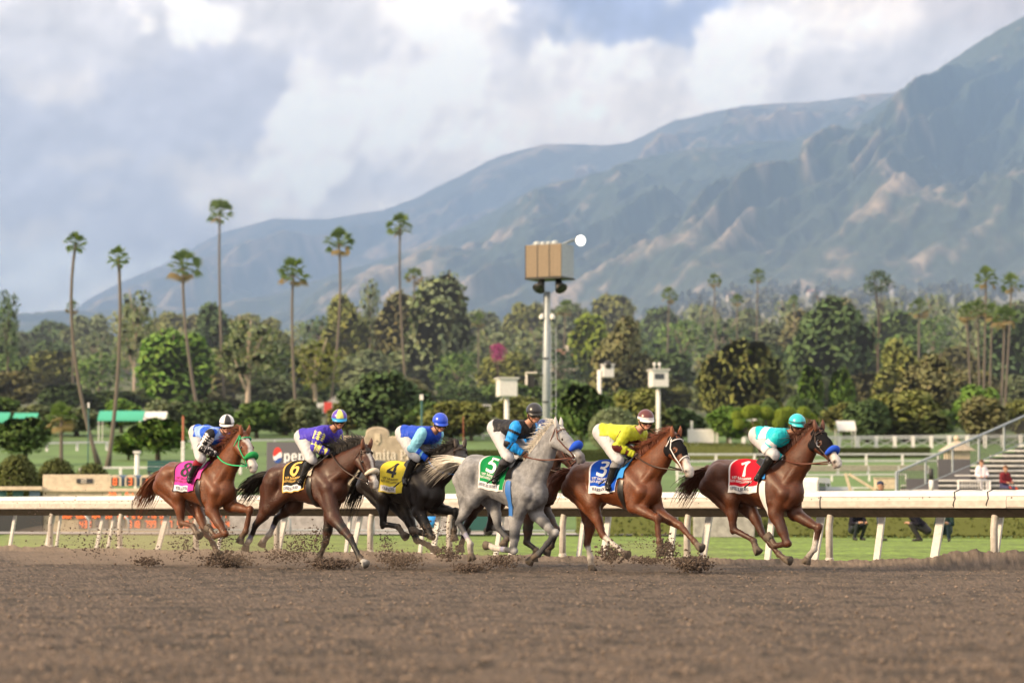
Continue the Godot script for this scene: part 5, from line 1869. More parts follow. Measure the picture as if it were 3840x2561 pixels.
var crowns := {}
var trunks := []
func leaf_mat(called: String, r: float, g: float, b: float) -> StandardMaterial3D:
	var m := painted(called, 0.8)
	m.albedo_color = lin(r, g, b)
	m.backlight_enabled = true
	m.backlight = lin(r * 1.3, g * 1.4, b * 0.9)
	m.metallic_specular = 0.2
	return m

func make_tree_parts() -> void:
	crowns = {
		"rounded": [crown(1, 17, 0.85, 1.0, 0.05, 4600, 0.0, 0.9), crown(2, 15, 0.9, 0.95, 0.05, 4400, 0.0, 0.9), crown(3, 20, 0.85, 1.05, 0.048, 4800, 0.0, 0.9)],
		"upright": [crown(4, 15, 0.6, 1.25, 0.05, 3800, 0.0, 0.9), crown(5, 14, 0.55, 1.3, 0.05, 3700, 0.0, 0.9)],
		"spreading": [crown(6, 20, 1.0, 0.75, 0.046, 4800, 0.0, 0.9), crown(7, 18, 1.0, 0.8, 0.046, 4600, 0.0, 0.9)],
		"drooping": [crown(8, 20, 0.9, 1.3, 0.052, 5200, 0.9, 0.88), crown(9, 18, 0.85, 1.4, 0.052, 5000, 1.1, 0.88)],
		"open": [crown(10, 14, 0.95, 0.7, 0.055, 1600, 0.2, 0.35), crown(11, 15, 0.9, 0.8, 0.052, 1700, 0.3, 0.3), crown(16, 13, 0.95, 0.75, 0.052, 1500, 0.2, 0.3)],
		"clipped": [crown(12, 1, 0.0, 1.0, 0.014, 9000, 0.0, 0.97)],
	}
	for q in [["dark_green", 0.100, 0.165, 0.070], ["olive_green", 0.235, 0.265, 0.090], ["grey_green", 0.210, 0.265, 0.155], ["bright_green", 0.185, 0.330, 0.070], ["yellow_green", 0.300, 0.400, 0.070], ["brown_green", 0.215, 0.220, 0.110], ["mid_green", 0.150, 0.250, 0.080], ["deep_green", 0.080, 0.135, 0.066]]:
		leaf_mat(q[0], q[1], q[2], q[3])
	leaf_mat("pink_blossom", 0.50, 0.10, 0.36)
	leaf_mat("palm_green", 0.075, 0.115, 0.035)
	leaf_mat("palm_dry", 0.15, 0.12, 0.06)
	leaf_mat("hedge_green", 0.10, 0.118, 0.042)
	mat("bark_grey", lin(0.20, 0.17, 0.14), 0.95)
	mat("bark_pale", lin(0.36, 0.30, 0.25), 0.95)
	mat("bark_dark", lin(0.07, 0.055, 0.042), 0.95)
	mat("palm_trunk", lin(0.12, 0.105, 0.09), 0.95)
	for k in 3:       # trunk with limbs: unit height 1
		var s := sf()
		tube(s, [Vector3(0, -0.04, 0), Vector3(0.02, 0.3, 0.01), Vector3(-0.02, 0.62, 0), Vector3(0.03, 1.0, 0.02)], [0.06, 0.045, 0.034, 0.012], 7)
		for q in 5:
			var a := TAU * q / 5.0 + k
			var h := 0.34 + 0.1 * q
			tube(s, [Vector3(0, h, 0), Vector3(cos(a) * 0.12, h + 0.14, sin(a) * 0.12), Vector3(cos(a) * 0.26, h + 0.36, sin(a) * 0.26)], [0.03, 0.022, 0.008], 5)
		trunks.append(done(s))

func tree(called: String, label: String, kind: String, leaf: String, px: float, top: float, width: float, z: float, group := "", bark := "bark_dark", clear := 0.18, base_row := 0.0) -> Node3D:
	var b := on_ground(px, z)
	var t := at(px, top, z).y
	var h := t - b.y
	if base_row > 0.0:
		pass
	var o := thing(called, label, "tree" if called.contains("tree") else "bush", b, rng.randf() * TAU, group)
	var rad := width * 0.5 * z / F
	var kinds: Array = crowns[kind]
	var tr := part("trunk", trunks[rng.randi() % 3], M[bark], o)
	tr.scale = Vector3(rad * 1.5, h * 0.9, rad * 1.5)
	var c := part("crown", kinds[rng.randi() % kinds.size()], M[leaf], o, Vector3(0, h * clear, 0))
	c.scale = Vector3(rad * 1.06, h * (1.0 - clear) / 2.0, rad * 1.06)
	return o

var frond_mesh: ArrayMesh
func palm(label: String, cx: float, cy: float, bx: float, by: float, r: float, z := 0.0, bend := 0.0, dry := 0.15) -> void:
	if z <= 0.0:
		z = far_from_row(bx, by)
	var b := on_ground(bx, z)
	var c := at(cx, cy, z)
	var o := thing("palm_tree", label, "palm tree", b, 0.0, "tall fan palms")
	var top := c - b
	var rad := r * z / F
	var tk := clampf(rad * 0.085, 0.13, 0.24)
	var mid := top * 0.5 + Vector3(bend, 0, 0)
	var s := sf()
	var pts := []
	var rr := []
	for i in 13:
		var t := i / 12.0
		pts.append(Vector3.ZERO.bezier_interpolate(Vector3(0, top.y * 0.33, 0) + Vector3(top.x * 0.3 + bend, 0, 0), Vector3(top.x * 0.8 + bend, top.y * 0.7, 0), top, t))
		rr.append(lerpf(tk * 1.35, tk * 0.8, sqrt(t)) * (1.5 if i == 0 else 1.0))
	tube(s, pts, rr, 8)
	part("trunk", done(s), M.palm_trunk, o)
	if frond_mesh == null:
		var f := sf()
		tube(f, [Vector3.ZERO, Vector3(0.25, 0.03, 0), Vector3(0.52, 0.03, 0)], [0.022, 0.018, 0.016], 4, false)
		for q in 11:
			var a := lerpf(-1.15, 1.15, q / 10.0)
			var d := Vector3(cos(a), 0, sin(a))
			var w := Vector3(-sin(a), 0, cos(a)) * 0.045
			var root := Vector3(0.48, 0.03, 0)
			var m := root + d * 0.28 + Vector3(0, 0.05 - absf(a) * 0.02, 0)
			var e := root + d * (0.52 - 0.1 * absf(a)) + Vector3(0, -0.06 - absf(a) * 0.05, 0)
			tri(f, root, m - w, m + w)
			tri(f, m - w, e, m + w)
		frond_mesh = done(f)
	var rnd := RandomNumberGenerator.new()
	rnd.seed = int(cx * 7.0 + cy)
	var count := 21 if r > 40.0 else 20
	for i in count:
		var el := lerpf(1.5, -0.85, pow((i + 0.5) / count, 1.0)) + rnd.randfn(0, 0.10)
		var az := i * 2.39996 + rnd.randfn(0, 0.2)
		var fr := part("frond", frond_mesh, M.palm_dry if i > count * (1.0 - dry * 0.8) else M.palm_green, o, top)
		fr.basis = Basis(Vector3.UP, az) * Basis(Vector3(0, 0, 1), el) * Basis(Vector3.RIGHT, rnd.randfn(0, 0.4)).scaled(Vector3.ONE * rad * rnd.randf_range(1.0, 1.25))

const ORD := ["first", "second", "third", "fourth", "fifth", "sixth", "seventh", "eighth", "ninth", "tenth", "eleventh", "twelfth", "thirteenth", "fourteenth", "fifteenth", "sixteenth", "seventeenth", "eighteenth", "nineteenth", "twentieth", "twenty-first", "twenty-second", "twenty-third", "twenty-fourth", "twenty-fifth", "twenty-sixth", "twenty-seventh", "twenty-eighth", "twenty-ninth", "thirtieth"]

func row_height(line: Array, px: float) -> float:
	for i in line.size() - 1:
		if px <= line[i + 1][0]:
			return lerpf(line[i][1], line[i + 1][1], clampf((px - line[i][0]) / (line[i + 1][0] - line[i][0]), 0.0, 1.0))
	return line[-1][1]

func build_far() -> void:
	make_tree_parts()
	# rows of trees on the rising ground: skyline of each row as [column, row of the photograph]
	var rows := [
		["farthest row under the mountains", 620.0, 165.0, 225.0, [[-100, 1185], [300, 1175], [700, 1165], [1200, 1165], [1700, 1150], [2300, 1130], [2700, 1130], [3200, 1120], [3900, 1110]], ["olive_green", "grey_green", "brown_green", "dark_green", "grey_green"], ["rounded", "open", "upright", "open", "spreading"]],
		["second row below the skyline", 500.0, 170.0, 235.0, [[-100, 1230], [400, 1240], [900, 1230], [1300, 1200], [1700, 1215], [2200, 1215], [2700, 1200], [3200, 1175], [3900, 1180]], ["grey_green", "olive_green", "dark_green", "brown_green", "mid_green", "grey_green"], ["rounded", "open", "spreading", "upright", "open"]],
		["third row down the slope", 410.0, 180.0, 250.0, [[-100, 1300], [500, 1310], [1000, 1300], [1500, 1310], [2000, 1330], [2600, 1300], [3100, 1280], [3900, 1270]], ["dark_green", "mid_green", "olive_green", "grey_green", "deep_green", "brown_green"], ["rounded", "spreading", "open", "drooping", "rounded"]],
		["front row above the lawn", 345.0, 190.0, 250.0, [[-100, 1420], [500, 1440], [1000, 1430], [1500, 1430], [2000, 1440], [2600, 1430], [3100, 1400], [3900, 1390]], ["dark_green", "mid_green", "olive_green", "grey_green", "brown_green"], ["rounded", "spreading", "drooping", "rounded"]],
		["lowest row at the lawn's edge", 262.0, 160.0, 215.0, [[-100, 1490], [500, 1500], [1000, 1500], [1600, 1500], [2050, 1500], [2300, 1500], [2700, 1500], [3300, 1500], [3900, 1480]], ["mid_green", "olive_green", "grey_green", "dark_green", "olive_green", "bright_green"], ["rounded", "spreading", "rounded", "spreading"]],
	]
	for row in rows:
		var px := -330.0
		var i := 0
		while px < 4120.0 and i < ORD.size():
			var w: float = row[3] * rng.randf_range(0.8, 1.2)
			var z: float = row[1] * rng.randf_range(0.95, 1.05)
			var leaf: String = row[5][rng.randi() % row[5].size()]
			var kind: String = row[6][rng.randi() % row[6].size()]
			var top: float = row_height(row[4], px) + rng.randfn(0, 22.0)
			tree("%s_tree" % kind, "%s %s tree, %s from the left in the %s" % [kind, leaf.replace("_", " "), ORD[i], row[0]], kind, leaf, px, top, w, z, "trees on the wooded slope", "bark_grey" if kind == "open" else "bark_dark", 0.1)
			px += row[2] * rng.randf_range(0.85, 1.15)
			i += 1
	# trees that stand out
	tree("pine_tree", "thin dark pine with bare gaps at the far left skyline", "open", "dark_green", 20, 1085, 120, 380, "", "bark_dark", 0.3)
	tree("eucalyptus_tree", "pale eucalyptus with see-through crown beside the second tall palm", "open", "grey_green", 500, 1085, 190, 350, "", "bark_pale", 0.35)
	tree("broad_tree", "bright yellow-green tree between the third and fourth tall palms", "rounded", "bright_green", 650, 1225, 330, 330, "", "bark_dark", 0.08)
	tree("dense_tree", "dense dark rounded tree on the skyline behind the fourth tall palm", "rounded", "deep_green", 800, 1130, 230, 440)
	tree("forked_tree", "pale forked eucalyptus trunk under a thin crown behind the last horse's head", "open", "grey_green", 930, 1200, 300, 290, "", "bark_pale", 0.4)
	tree("forked_tree", "thin pale eucalyptus behind the purple jockey's cap", "open", "olive_green", 1180, 1270, 240, 290, "", "bark_pale", 0.4)
	tree("spotted_tree", "round olive tree on the skyline behind the sixth tall palm", "rounded", "olive_green", 1290, 1098, 215, 430)
	tree("sparse_tree", "wispy thin tree rising on the skyline between the sixth and seventh palms", "open", "grey_green", 1385, 1045, 110, 440, "", "bark_grey", 0.4)
	tree("tall_tree", "tallest grey-green tree left of the light tower", "upright", "grey_green", 1650, 1010, 300, 420, "", "bark_dark", 0.06)
	tree("tall_tree", "brown-green tall tree leaning against the tallest tree left of the tower", "upright", "brown_green", 1500, 1085, 230, 430)
	tree("blossom_tree", "small tree covered in pink blossom left of the light tower", "open", "pink_blossom", 1868, 1285, 82, 345, "", "bark_dark", 0.72)
	tree("lime_tree", "bright lime-green round tree right of the light tower", "rounded", "yellow_green", 2205, 1168, 185, 420)
	tree("big_round_tree", "big brown-green rounded tree right of the tower, below the lime-green tree", "rounded", "brown_green", 2330, 1180, 260, 345, "", "bark_dark", 0.05)
	tree("willow_tree", "large olive drooping tree above the blue number 3 horse's head", "drooping", "olive_green", 2800, 1262, 320, 300, "", "bark_dark", 0.03)
	tree("willow_tree", "smaller olive drooping tree left of the large drooping tree", "drooping", "olive_green", 2700, 1330, 180, 300, "", "bark_dark", 0.03)
	tree("broad_tree", "wide dark green tree with a domed top above the leading horse", "rounded", "dark_green", 3125, 1105, 340, 380, "", "bark_dark", 0.05)
	tree("umbrella_tree", "dark flat-topped pine standing alone on the right skyline", "open", "deep_green", 3300, 1010, 135, 400, "", "bark_dark", 0.80)
	tree("weeping_tree", "bright green weeping tree behind the turquoise jockey", "drooping", "bright_green", 3040, 1365, 130, 285, "", "bark_dark", 0.03)
	tree("weeping_tree", "bright green weeping tree right of the turquoise jockey's weeping tree", "drooping", "bright_green", 3160, 1375, 120, 285, "", "bark_dark", 0.03)
	tree("golden_tree", "golden-olive tree at the right, left of the grey-brown dome tree", "rounded", "olive_green", 3380, 1265, 230, 320, "", "bark_dark", 0.03)
	tree("dome_tree", "grey-brown dome-shaped tree at the right", "rounded", "brown_green", 3490, 1320, 270, 290, "", "bark_dark", 0.03)
	tree("shady_tree", "dark shady tree behind the palm cluster at the right edge", "rounded", "deep_green", 3800, 1130, 260, 400, "", "bark_dark", 0.03)
	tree("bushy_tree", "bushy dark-olive tree above the white crossed fence", "rounded", "olive_green", 3400, 1458, 330, 262, "", "bark_dark", 0.02)
	tree("bushy_tree", "bushy dark tree left of the bleacher railing, right of the leading horse", "rounded", "dark_green", 3255, 1490, 200, 258, "", "bark_dark", 0.02)
	tree("bushy_tree", "round brown-green tree behind the bleacher railing", "rounded", "brown_green", 3690, 1478, 210, 258, "", "bark_dark", 0.02)
	tree("pepper_tree", "light green pepper tree on the lawn beside the teal bench", "drooping", "bright_green", 590, 1562, 250, 190, "", "bark_dark", 0.12)
	tree("pepper_tree", "smaller light green pepper tree just left of the one beside the teal bench", "drooping", "bright_green", 480, 1625, 130, 192, "", "bark_dark", 0.05)
	tree("pepper_tree", "drooping green pepper tree behind the clipped bushes at the left", "drooping", "mid_green", 90, 1560, 260, 180, "", "bark_dark", 0.15)
	tree("shade_tree", "mid-green tree right of the light tower behind the grey horse's head", "drooping", "mid_green", 2180, 1435, 220, 240, "", "bark_dark", 0.03)
	tree("shade_tree", "olive tree behind the maroon-capped jockey", "rounded", "olive_green", 2400, 1450, 260, 250, "", "bark_dark", 0.03)
	tree("shade_tree", "dark hedge-like tree behind the jockey in royal blue", "rounded", "dark_green", 1440, 1385, 330, 262, "", "bark_dark", 0.02)
	tree("shade_tree", "dark bushy tree between the royal-blue jockey and the light tower", "rounded", "olive_green", 1690, 1500, 260, 255, "", "bark_dark", 0.02)
	tree("shade_tree", "low dark tree above the lawn behind the last jockey", "spreading", "dark_green", 760, 1500, 300, 262, "", "bark_dark", 0.02)
	tree("shade_tree", "low dark tree above the lawn behind the purple jockey's back", "spreading", "deep_green", 1070, 1500, 260, 264, "", "bark_dark", 0.02)
	# clipped bushes and topiary
	tree("clipped_bush", "largest clipped round bush at the left edge behind the tote board", "clipped", "hedge_green", 62, 1700, 165, 118, "clipped round bushes behind the tote board", "bark_dark", 0.0)
	tree("clipped_bush", "middle clipped round bush behind the tote board", "clipped", "hedge_green", 212, 1714, 150, 120, "clipped round bushes behind the tote board", "bark_dark", 0.0)
	tree("clipped_bush", "smallest clipped round bush, right of the other two behind the tote board", "clipped", "hedge_green", 345, 1732, 135, 122, "clipped round bushes behind the tote board", "bark_dark", 0.0)
	tree("clipped_bush", "grey-green clipped dome bush behind the yellow-green jockey", "clipped", "grey_green", 2305, 1525, 190, 215, "", "bark_dark", 0.0)
	tree("clipped_bush", "dark clipped ball bush left of the turquoise jockey's cap", "clipped", "dark_green", 2890, 1490, 95, 235, "", "bark_dark", 0.0)
	tree("clipped_bush", "dark clipped ball bush above the turquoise jockey", "clipped", "dark_green", 2985, 1480, 90, 237, "", "bark_dark", 0.0)
	var pom := thing("cloud_pruned_tree", "yellow-green tree pruned into round balls behind the turquoise jockey", "tree", on_ground(2870, 212))
	var stem := sf()
	for q in [[2765, 1558, 24], [2808, 1545, 30], [2835, 1540, 30], [2876, 1545, 30], [2770, 1590, 24], [2833, 1592, 20], [2893, 1578, 28], [2935, 1556, 34], [2965, 1545, 30], [3010, 1545, 26], [3040, 1568, 28], [3030, 1592, 34], [2920, 1585, 24], [2985, 1580, 30]]:
		var p: Vector3 = at(q[0], q[1], 212.0) - pom.position + Vector3(0, 0, rng.randf_range(-1.2, 1.2))
		var k: float = q[2] * 212.0 / F
		var bl := part("leaf_ball", crowns.clipped[0], M.yellow_green, pom, p - Vector3(0, k, 0))
		bl.scale = Vector3(k, k * 0.9, k)
		tube(stem, [Vector3(p.x * 0.25, -0.3, 0), Vector3(p.x * 0.5, p.y * 0.5, 0), p], [0.16, 0.1, 0.05], 6)
	part("stem", done(stem), M.bark_dark, pom)
	# palms: crown centre, base, crown reach in pixels
	palm("first tall palm from the left with a strongly curved thin trunk", 282, 915, 368, 1745, 48, 0.0, -1.2, 0.05)
	palm("second tall palm from the left, straight thin trunk", 442, 968, 402, 1760, 48, 0.0, 0.5, 0.05)
	palm("third tall palm from the left, large drooping crown and thick trunk", 685, 1006, 748, 1590, 72, 0.0, -0.6, 0.25)
	palm("tallest palm, fourth from the left, rising above the ridge", 823, 800, 842, 1560, 56, 0.0, -0.4, 0.1)
	palm("fifth tall palm, large shaggy crown above the purple jockey", 1098, 1032, 1118, 1640, 68, 0.0, -0.4, 0.25)
	palm("sixth tall palm, crown against the blue slope and leaning trunk", 1270, 915, 1225, 1600, 62, 0.0, 0.8, 0.2)
	palm("seventh tall palm, nearest the tower on its left", 1500, 850, 1535, 1600, 54, 0.0, -0.5, 0.1)
	palm("small bushy-headed palm between the first two tall palms", 270, 1155, 270, 1480, 30, 330.0, 0.0, 0.3)
	palm("shaggy palm with a dry skirt behind the seventh tall palm", 1553, 1040, 1550, 1400, 42, 420.0, 0.0, 0.5)
	palm("short palm left of the light tower", 1795, 1205, 1793, 1500, 34, 400.0, 0.0, 0.2)
	palm("palm just right of the light tower pole", 2120, 1160, 2110, 1400, 40, 420.0, 0.0, 0.3)
	palm("slim palm left of the pair above the yellow-green jockey", 2680, 1055, 2690, 1300, 30, 450.0, 0.0, 0.3)
	palm("slim palm with a pale trunk on the right skyline", 2842, 1040, 2838, 1270, 34, 450.0, 0.0, 0.1)
	palm("short-headed palm right of the pale-trunked palm", 2980, 1130, 2982, 1330, 24, 440.0, 0.0, 0.1)
	palm("little palm left of the pale-trunked palm", 2765, 1130, 2768, 1320, 28, 440.0, 0.0, 0.2)
	palm("palm in a tuft of trees behind the big brown-green tree", 2510, 1110, 2500, 1300, 36, 450.0, 0.0, 0.2)
	palm("palm with pale fronds standing mid-right above the wood", 3448, 1160, 3450, 1330, 46, 400.0, 0.0, 0.3)
	palm("leftmost palm of the cluster at the right edge", 3628, 1180, 3650, 1440, 44, 300.0, 0.0, 0.3)
	palm("second palm of the cluster at the right edge, rusty trunk", 3668, 1160, 3680, 1440, 40, 302.0, 0.0, 0.3)
	palm("tallest palm of the cluster at the right edge", 3700, 1050, 3690, 1450, 52, 304.0, 0.0, 0.2)
	palm("fourth palm of the cluster at the right edge", 3722, 1175, 3712, 1460, 42, 300.0, 0.0, 0.3)
	palm("broad shaggy palm at the front of the right-edge cluster", 3770, 1200, 3755, 1460, 56, 296.0, 0.0, 0.4)
	palm("tall palm at the very right of the cluster", 3795, 1070, 3770, 1400, 48, 308.0, 0.0, 0.2)
	palm("stout palm with a pale trunk behind the clipped bushes", 228, 1575, 228, 1730, 66, 170.0, 0.0, 0.4)
	# scattered trees on the foothills: too many and too far to count
	var mm := MultiMesh.new()
	mm.transform_format = MultiMesh.TRANSFORM_3D
	mm.use_colors = true
	mm.mesh = crown(31, 7, 0.7, 1.1, 0.22, 130)
	mm.instance_count = 1800
	var r := RandomNumberGenerator.new()
	r.seed = 91
	for i in 1800:
		var z := r.randf_range(680.0, 2700.0)
		var x := r.randf_range(-0.24, 0.24) * z
		var k := r.randf_range(2.0, 4.6)
		mm.set_instance_transform(i, Transform3D(Basis(Vector3.UP, r.randf() * TAU).scaled(Vector3(k, k * r.randf_range(0.9, 2.0), k)), Vector3(x, land(x, z) - 0.5, -z)))
		var g := r.randf()
		mm.set_instance_color(i, Color(0.07, 0.09, 0.045).lerp(Color(0.20, 0.20, 0.12), g * g))
	var o := MultiMeshInstance3D.new()
	o.name = "foothill_trees"
	o.multimesh = mm
	o.material_override = M.foliage
	add_child(o)
	tag(o, "scattered small trees all over the foothills below the mountains", "trees")
	stuff(o)
	# houses among the trees
	house("low house with a brick-red tiled roof and chimney right of the light tower", 2140, 1352, 420, 3.2, 6.5, "roof_tile")
	for q in [[2600, 1122, 0, "leftmost"], [2760, 1126, 0, "second"], [3060, 1112, 0, "third"], [3330, 1098, 0, "fourth"], [3560, 1085, 0, "rightmost"]]:
		house("tiny pale house on the foothills, %s of five from the left" % q[3], q[0], q[1], far_from_row(q[0], q[1]), 6.0, 13.0, "roof_tile")

func house(label: String, px: float, row: float, z: float, tall: float, wide: float, roof: String) -> void:
	var b := on_ground(px, z)
	if z < 1000.0:
		b.y = maxf(b.y, at(px, row, z).y - tall * 0.5)
	var o := thing("house", label, "house", b, 0.15, "houses among the trees")
	var w := sf()
	box(w, Vector3(0, tall * 0.3, 0), Vector3(wide, tall * 0.9, wide * 0.6))
	part("wall", done(w), M.house_wall, o)
	var r := sf()
	var y0 := tall * 0.72
	var y1 := tall * 1.1
	var hx := wide * 0.54
	var hz := wide * 0.36
	quad(r, Vector3(-hx, y0, hz), Vector3(-hx * 0.7, y1, 0), Vector3(hx * 0.7, y1, 0), Vector3(hx, y0, hz))
	quad(r, Vector3(hx, y0, -hz), Vector3(hx * 0.7, y1, 0), Vector3(-hx * 0.7, y1, 0), Vector3(-hx, y0, -hz))
	tri(r, Vector3(-hx, y0, -hz), Vector3(-hx * 0.7, y1, 0), Vector3(-hx, y0, hz))
	tri(r, Vector3(hx, y0, hz), Vector3(hx * 0.7, y1, 0), Vector3(hx, y0, -hz))
	quad(r, Vector3(-hx, y0, -hz), Vector3(-hx, y0, hz), Vector3(hx, y0, hz), Vector3(hx, y0, -hz))
	var rf := part("roof", done(r), M[roof], o)
	var c := sf()
	box(c, Vector3(-wide * 0.12, tall * 1.05, hz * 0.4), Vector3(wide * 0.08, tall * 0.5, wide * 0.06))
	part("chimney", done(c), M.house_wall, rf)
	for i in 3:
		var g := sf()
		box(g, Vector3(wide * (-0.3 + 0.3 * i), tall * 0.42, wide * 0.302), Vector3(wide * 0.12, tall * 0.25, 0.06))
		part("window", done(g), M.window_glass, o)

# ------------------------------------------------------------------ things between the turf and the trees
func build_infield() -> void:
	light_tower()
	for a in [[1900, 1422, 1487, 68, 1478, "white camera hut with a flat roof on a pole left of the light tower", 230.0, 0], [2279, 1370, 1415, 40, 1470, "white camera hut on an offset pole, middle of the three", 250.0, 1], [2470, 1390, 1452, 62, 1505, "white camera hut with a dark window on a pole, right of the light tower", 240.0, 2]]:
		camera_hut(a)
	tote_board()
	signs()
	fences()
	bleachers()
	vehicles()
	people()
	hedges()

func light_tower() -> void:
	var z := 122.0
	var b := on_ground(2054, z)
	b.y = 0.0
	var o := thing("light_tower", "tall grey pole carrying a box of tan louvred panels and a lit lamp", "light tower", b)
	var loc := func(px, py, dz = 0.0): return at(px, py, z + dz) - b
	var s := sf()
	var t0: Vector3 = loc.call(2052, 1095)
	var k := z / F
	tube(s, [Vector3(loc.call(2046, 1700).x, 0, 0), loc.call(2049, 1400), t0], [15.5 * k, 15 * k, 13.5 * k], 12)
	part("pole", done(s), M.galvanised, o)
	# the housing: faces to the left-front are louvred, the right side is bare metal
	var yaw := Basis(Vector3.UP, deg_to_rad(-28))
	var c: Vector3 = loc.call(2062, 982)
	var bx := sf()
	box(bx, c, Vector3(2.05, 1.66, 1.35), yaw)
	part("housing", done(bx), M.galvanised, o)
	for i in 3:
		var pn := sf()
		var w := 0.64
		for q in 22:
			box(pn, c + yaw * Vector3(-0.68 + 0.68 * i, -0.78 + q * 0.0743, 0.70), Vector3(w, 0.05, 0.05), yaw * Basis(Vector3.RIGHT, 0.5))
		box(pn, c + yaw * Vector3(-0.68 + 0.68 * i, 0, 0.69), Vector3(w, 1.64, 0.02), yaw)
		part("louvred_panel", done(pn), M.louvre, o)
		var fr := sf()
		box(fr, c + yaw * Vector3(-1.02 + 0.68 * i, 0, 0.705), Vector3(0.035, 1.66, 0.07), yaw)
		part("panel_frame", done(fr), M.dark_panel, o)
	var side := sf()
	for q in 20:
		box(side, c + yaw * Vector3(-1.035, -0.78 + q * 0.082, 0), Vector3(0.03, 0.05, 1.3), yaw)
	part("side_louvres", done(side), M.louvre, o)
	var pl := sf()
	box(pl, c + yaw * Vector3(0, -0.88, 0), Vector3(2.15, 0.08, 1.45), yaw)
	part("base_plate", done(pl), M.black_metal, o)
	for sd in [-1.0, 1.0]:
		var sp := sf()
		tube(sp, [c + Vector3(0.42 * sd, -0.95, 0.2), c + Vector3(0.46 * sd, -1.2, 0.32), c + Vector3(0.58 * sd, -1.42, 0.5)], [0.16, 0.2, 0.34], 10)
		part("loudspeaker", done(sp), M.black_metal, o)
		var cm := sf()
		ball(cm, t0 + Vector3(0.27 * sd, -0.35 - 0.95, 0.1), Vector3(0.14, 0.17, 0.14))
		box(cm, t0 + Vector3(0.17 * sd, -0.2 - 0.95, 0.05), Vector3(0.3, 0.09, 0.09))
		var dm := part("dome_camera", done(cm), M.white_paint, o)
		var ln := sf()
		ball(ln, t0 + Vector3(0.27 * sd, -0.46 - 0.95, 0.12), Vector3(0.10, 0.10, 0.10))
		part("dome", done(ln), M.window_glass, dm)
	var fit := sf()
	for q in [[-0.62, 0.16], [-0.28, 0.13], [0.05, 0.12], [0.4, 0.15]]:
		ball(fit, c + yaw * Vector3(q[0], 0.92, 0.2), Vector3(q[1] * 1.5, q[1], q[1]), yaw)
	tube(fit, [c + yaw * Vector3(-0.9, 0.86, 0.3), c + yaw * Vector3(1.0, 0.86, 0.1)], [0.035, 0.035], 6)
	tube(fit, [c + yaw * Vector3(0.7, 0.84, 0.1), loc.call(2150, 900)], [0.05, 0.09], 6)
	part("roof_fittings", done(fit), M.galvanised, o)
	var lp: Vector3 = loc.call(2178, 902, -0.3)
	var face := Vector3(0.45, -0.12, 0.9).normalized()
	var lb := Basis(Quaternion(Vector3.UP, face))
	var hs := sf()
	tube(hs, [lp - face * 0.42, lp - face * 0.3, lp - face * 0.02], [0.09, 0.17, 0.29], 16)
	part("lamp_shade", done(hs), M.galvanised, o)
	var gl := sf()
	tube(gl, [lp, lp + face * 0.02], [0.27, 0.27], 20)
	part("lamp", done(gl), M.lamp_glow, o)
	var sl := SpotLight3D.new()
	sl.name = "floodlight"
	sl.light_energy = 6.0
	sl.spot_range = 200.0
	sl.spot_attenuation = 2.0
	sl.spot_angle = 45.0
	sl.light_size = 0.3
	sl.shadow_enabled = true
	add_child(sl)
	sl.look_at_from_position(b + lp + face * 0.08, b + lp + face * 5.0)
	var ld := sf()
	for q in 30:
		var y := 1.0 + q * 0.3
		tube(ld, [Vector3(0.18, y, 0.30), Vector3(0.42, y, 0.22)], [0.012, 0.012], 4)
	for q in [Vector3(0.18, 0, 0.30), Vector3(0.42, 0, 0.22)]:
		tube(ld, [q + Vector3(0, 0.8, 0), q + Vector3(0, 10.2, 0)], [0.016, 0.016], 4)
	part("ladder", done(ld), M.galvanised, o)
	var cb := sf()
	tube(cb, [Vector3(-0.2, 0, 0.14), Vector3(-0.19, 5, 0.14), t0 + Vector3(-0.16, -0.1, 0.12)], [0.025, 0.025, 0.025], 5)
	for q in 4:
		box(cb, Vector3(-0.1, 2.0 + q * 2.2, 0.05), Vector3(0.3, 0.06, 0.42))
	part("cable", done(cb), M.dark_panel, o)
	var sp2 := sf()     # the small horn speaker on an arm
	var h0: Vector3 = loc.call(1992, 1430)
	box(sp2, h0, Vector3(0.34, 0.62, 0.36))
	tube(sp2, [h0 + Vector3(0, 0.2, 0), loc.call(2040, 1405)], [0.04, 0.04], 6)
	part("arm_speaker", done(sp2), M.black_metal, o)
	var rf := sf()
	box(rf, h0 + Vector3(0, 0.42, 0), Vector3(0.6, 0.07, 0.6))
	box(rf, h0 + Vector3(-0.24, 0.1, 0.1), Vector3(0.12, 0.6, 0.3))
	part("speaker_hood", done(rf), M.house_wall, o)

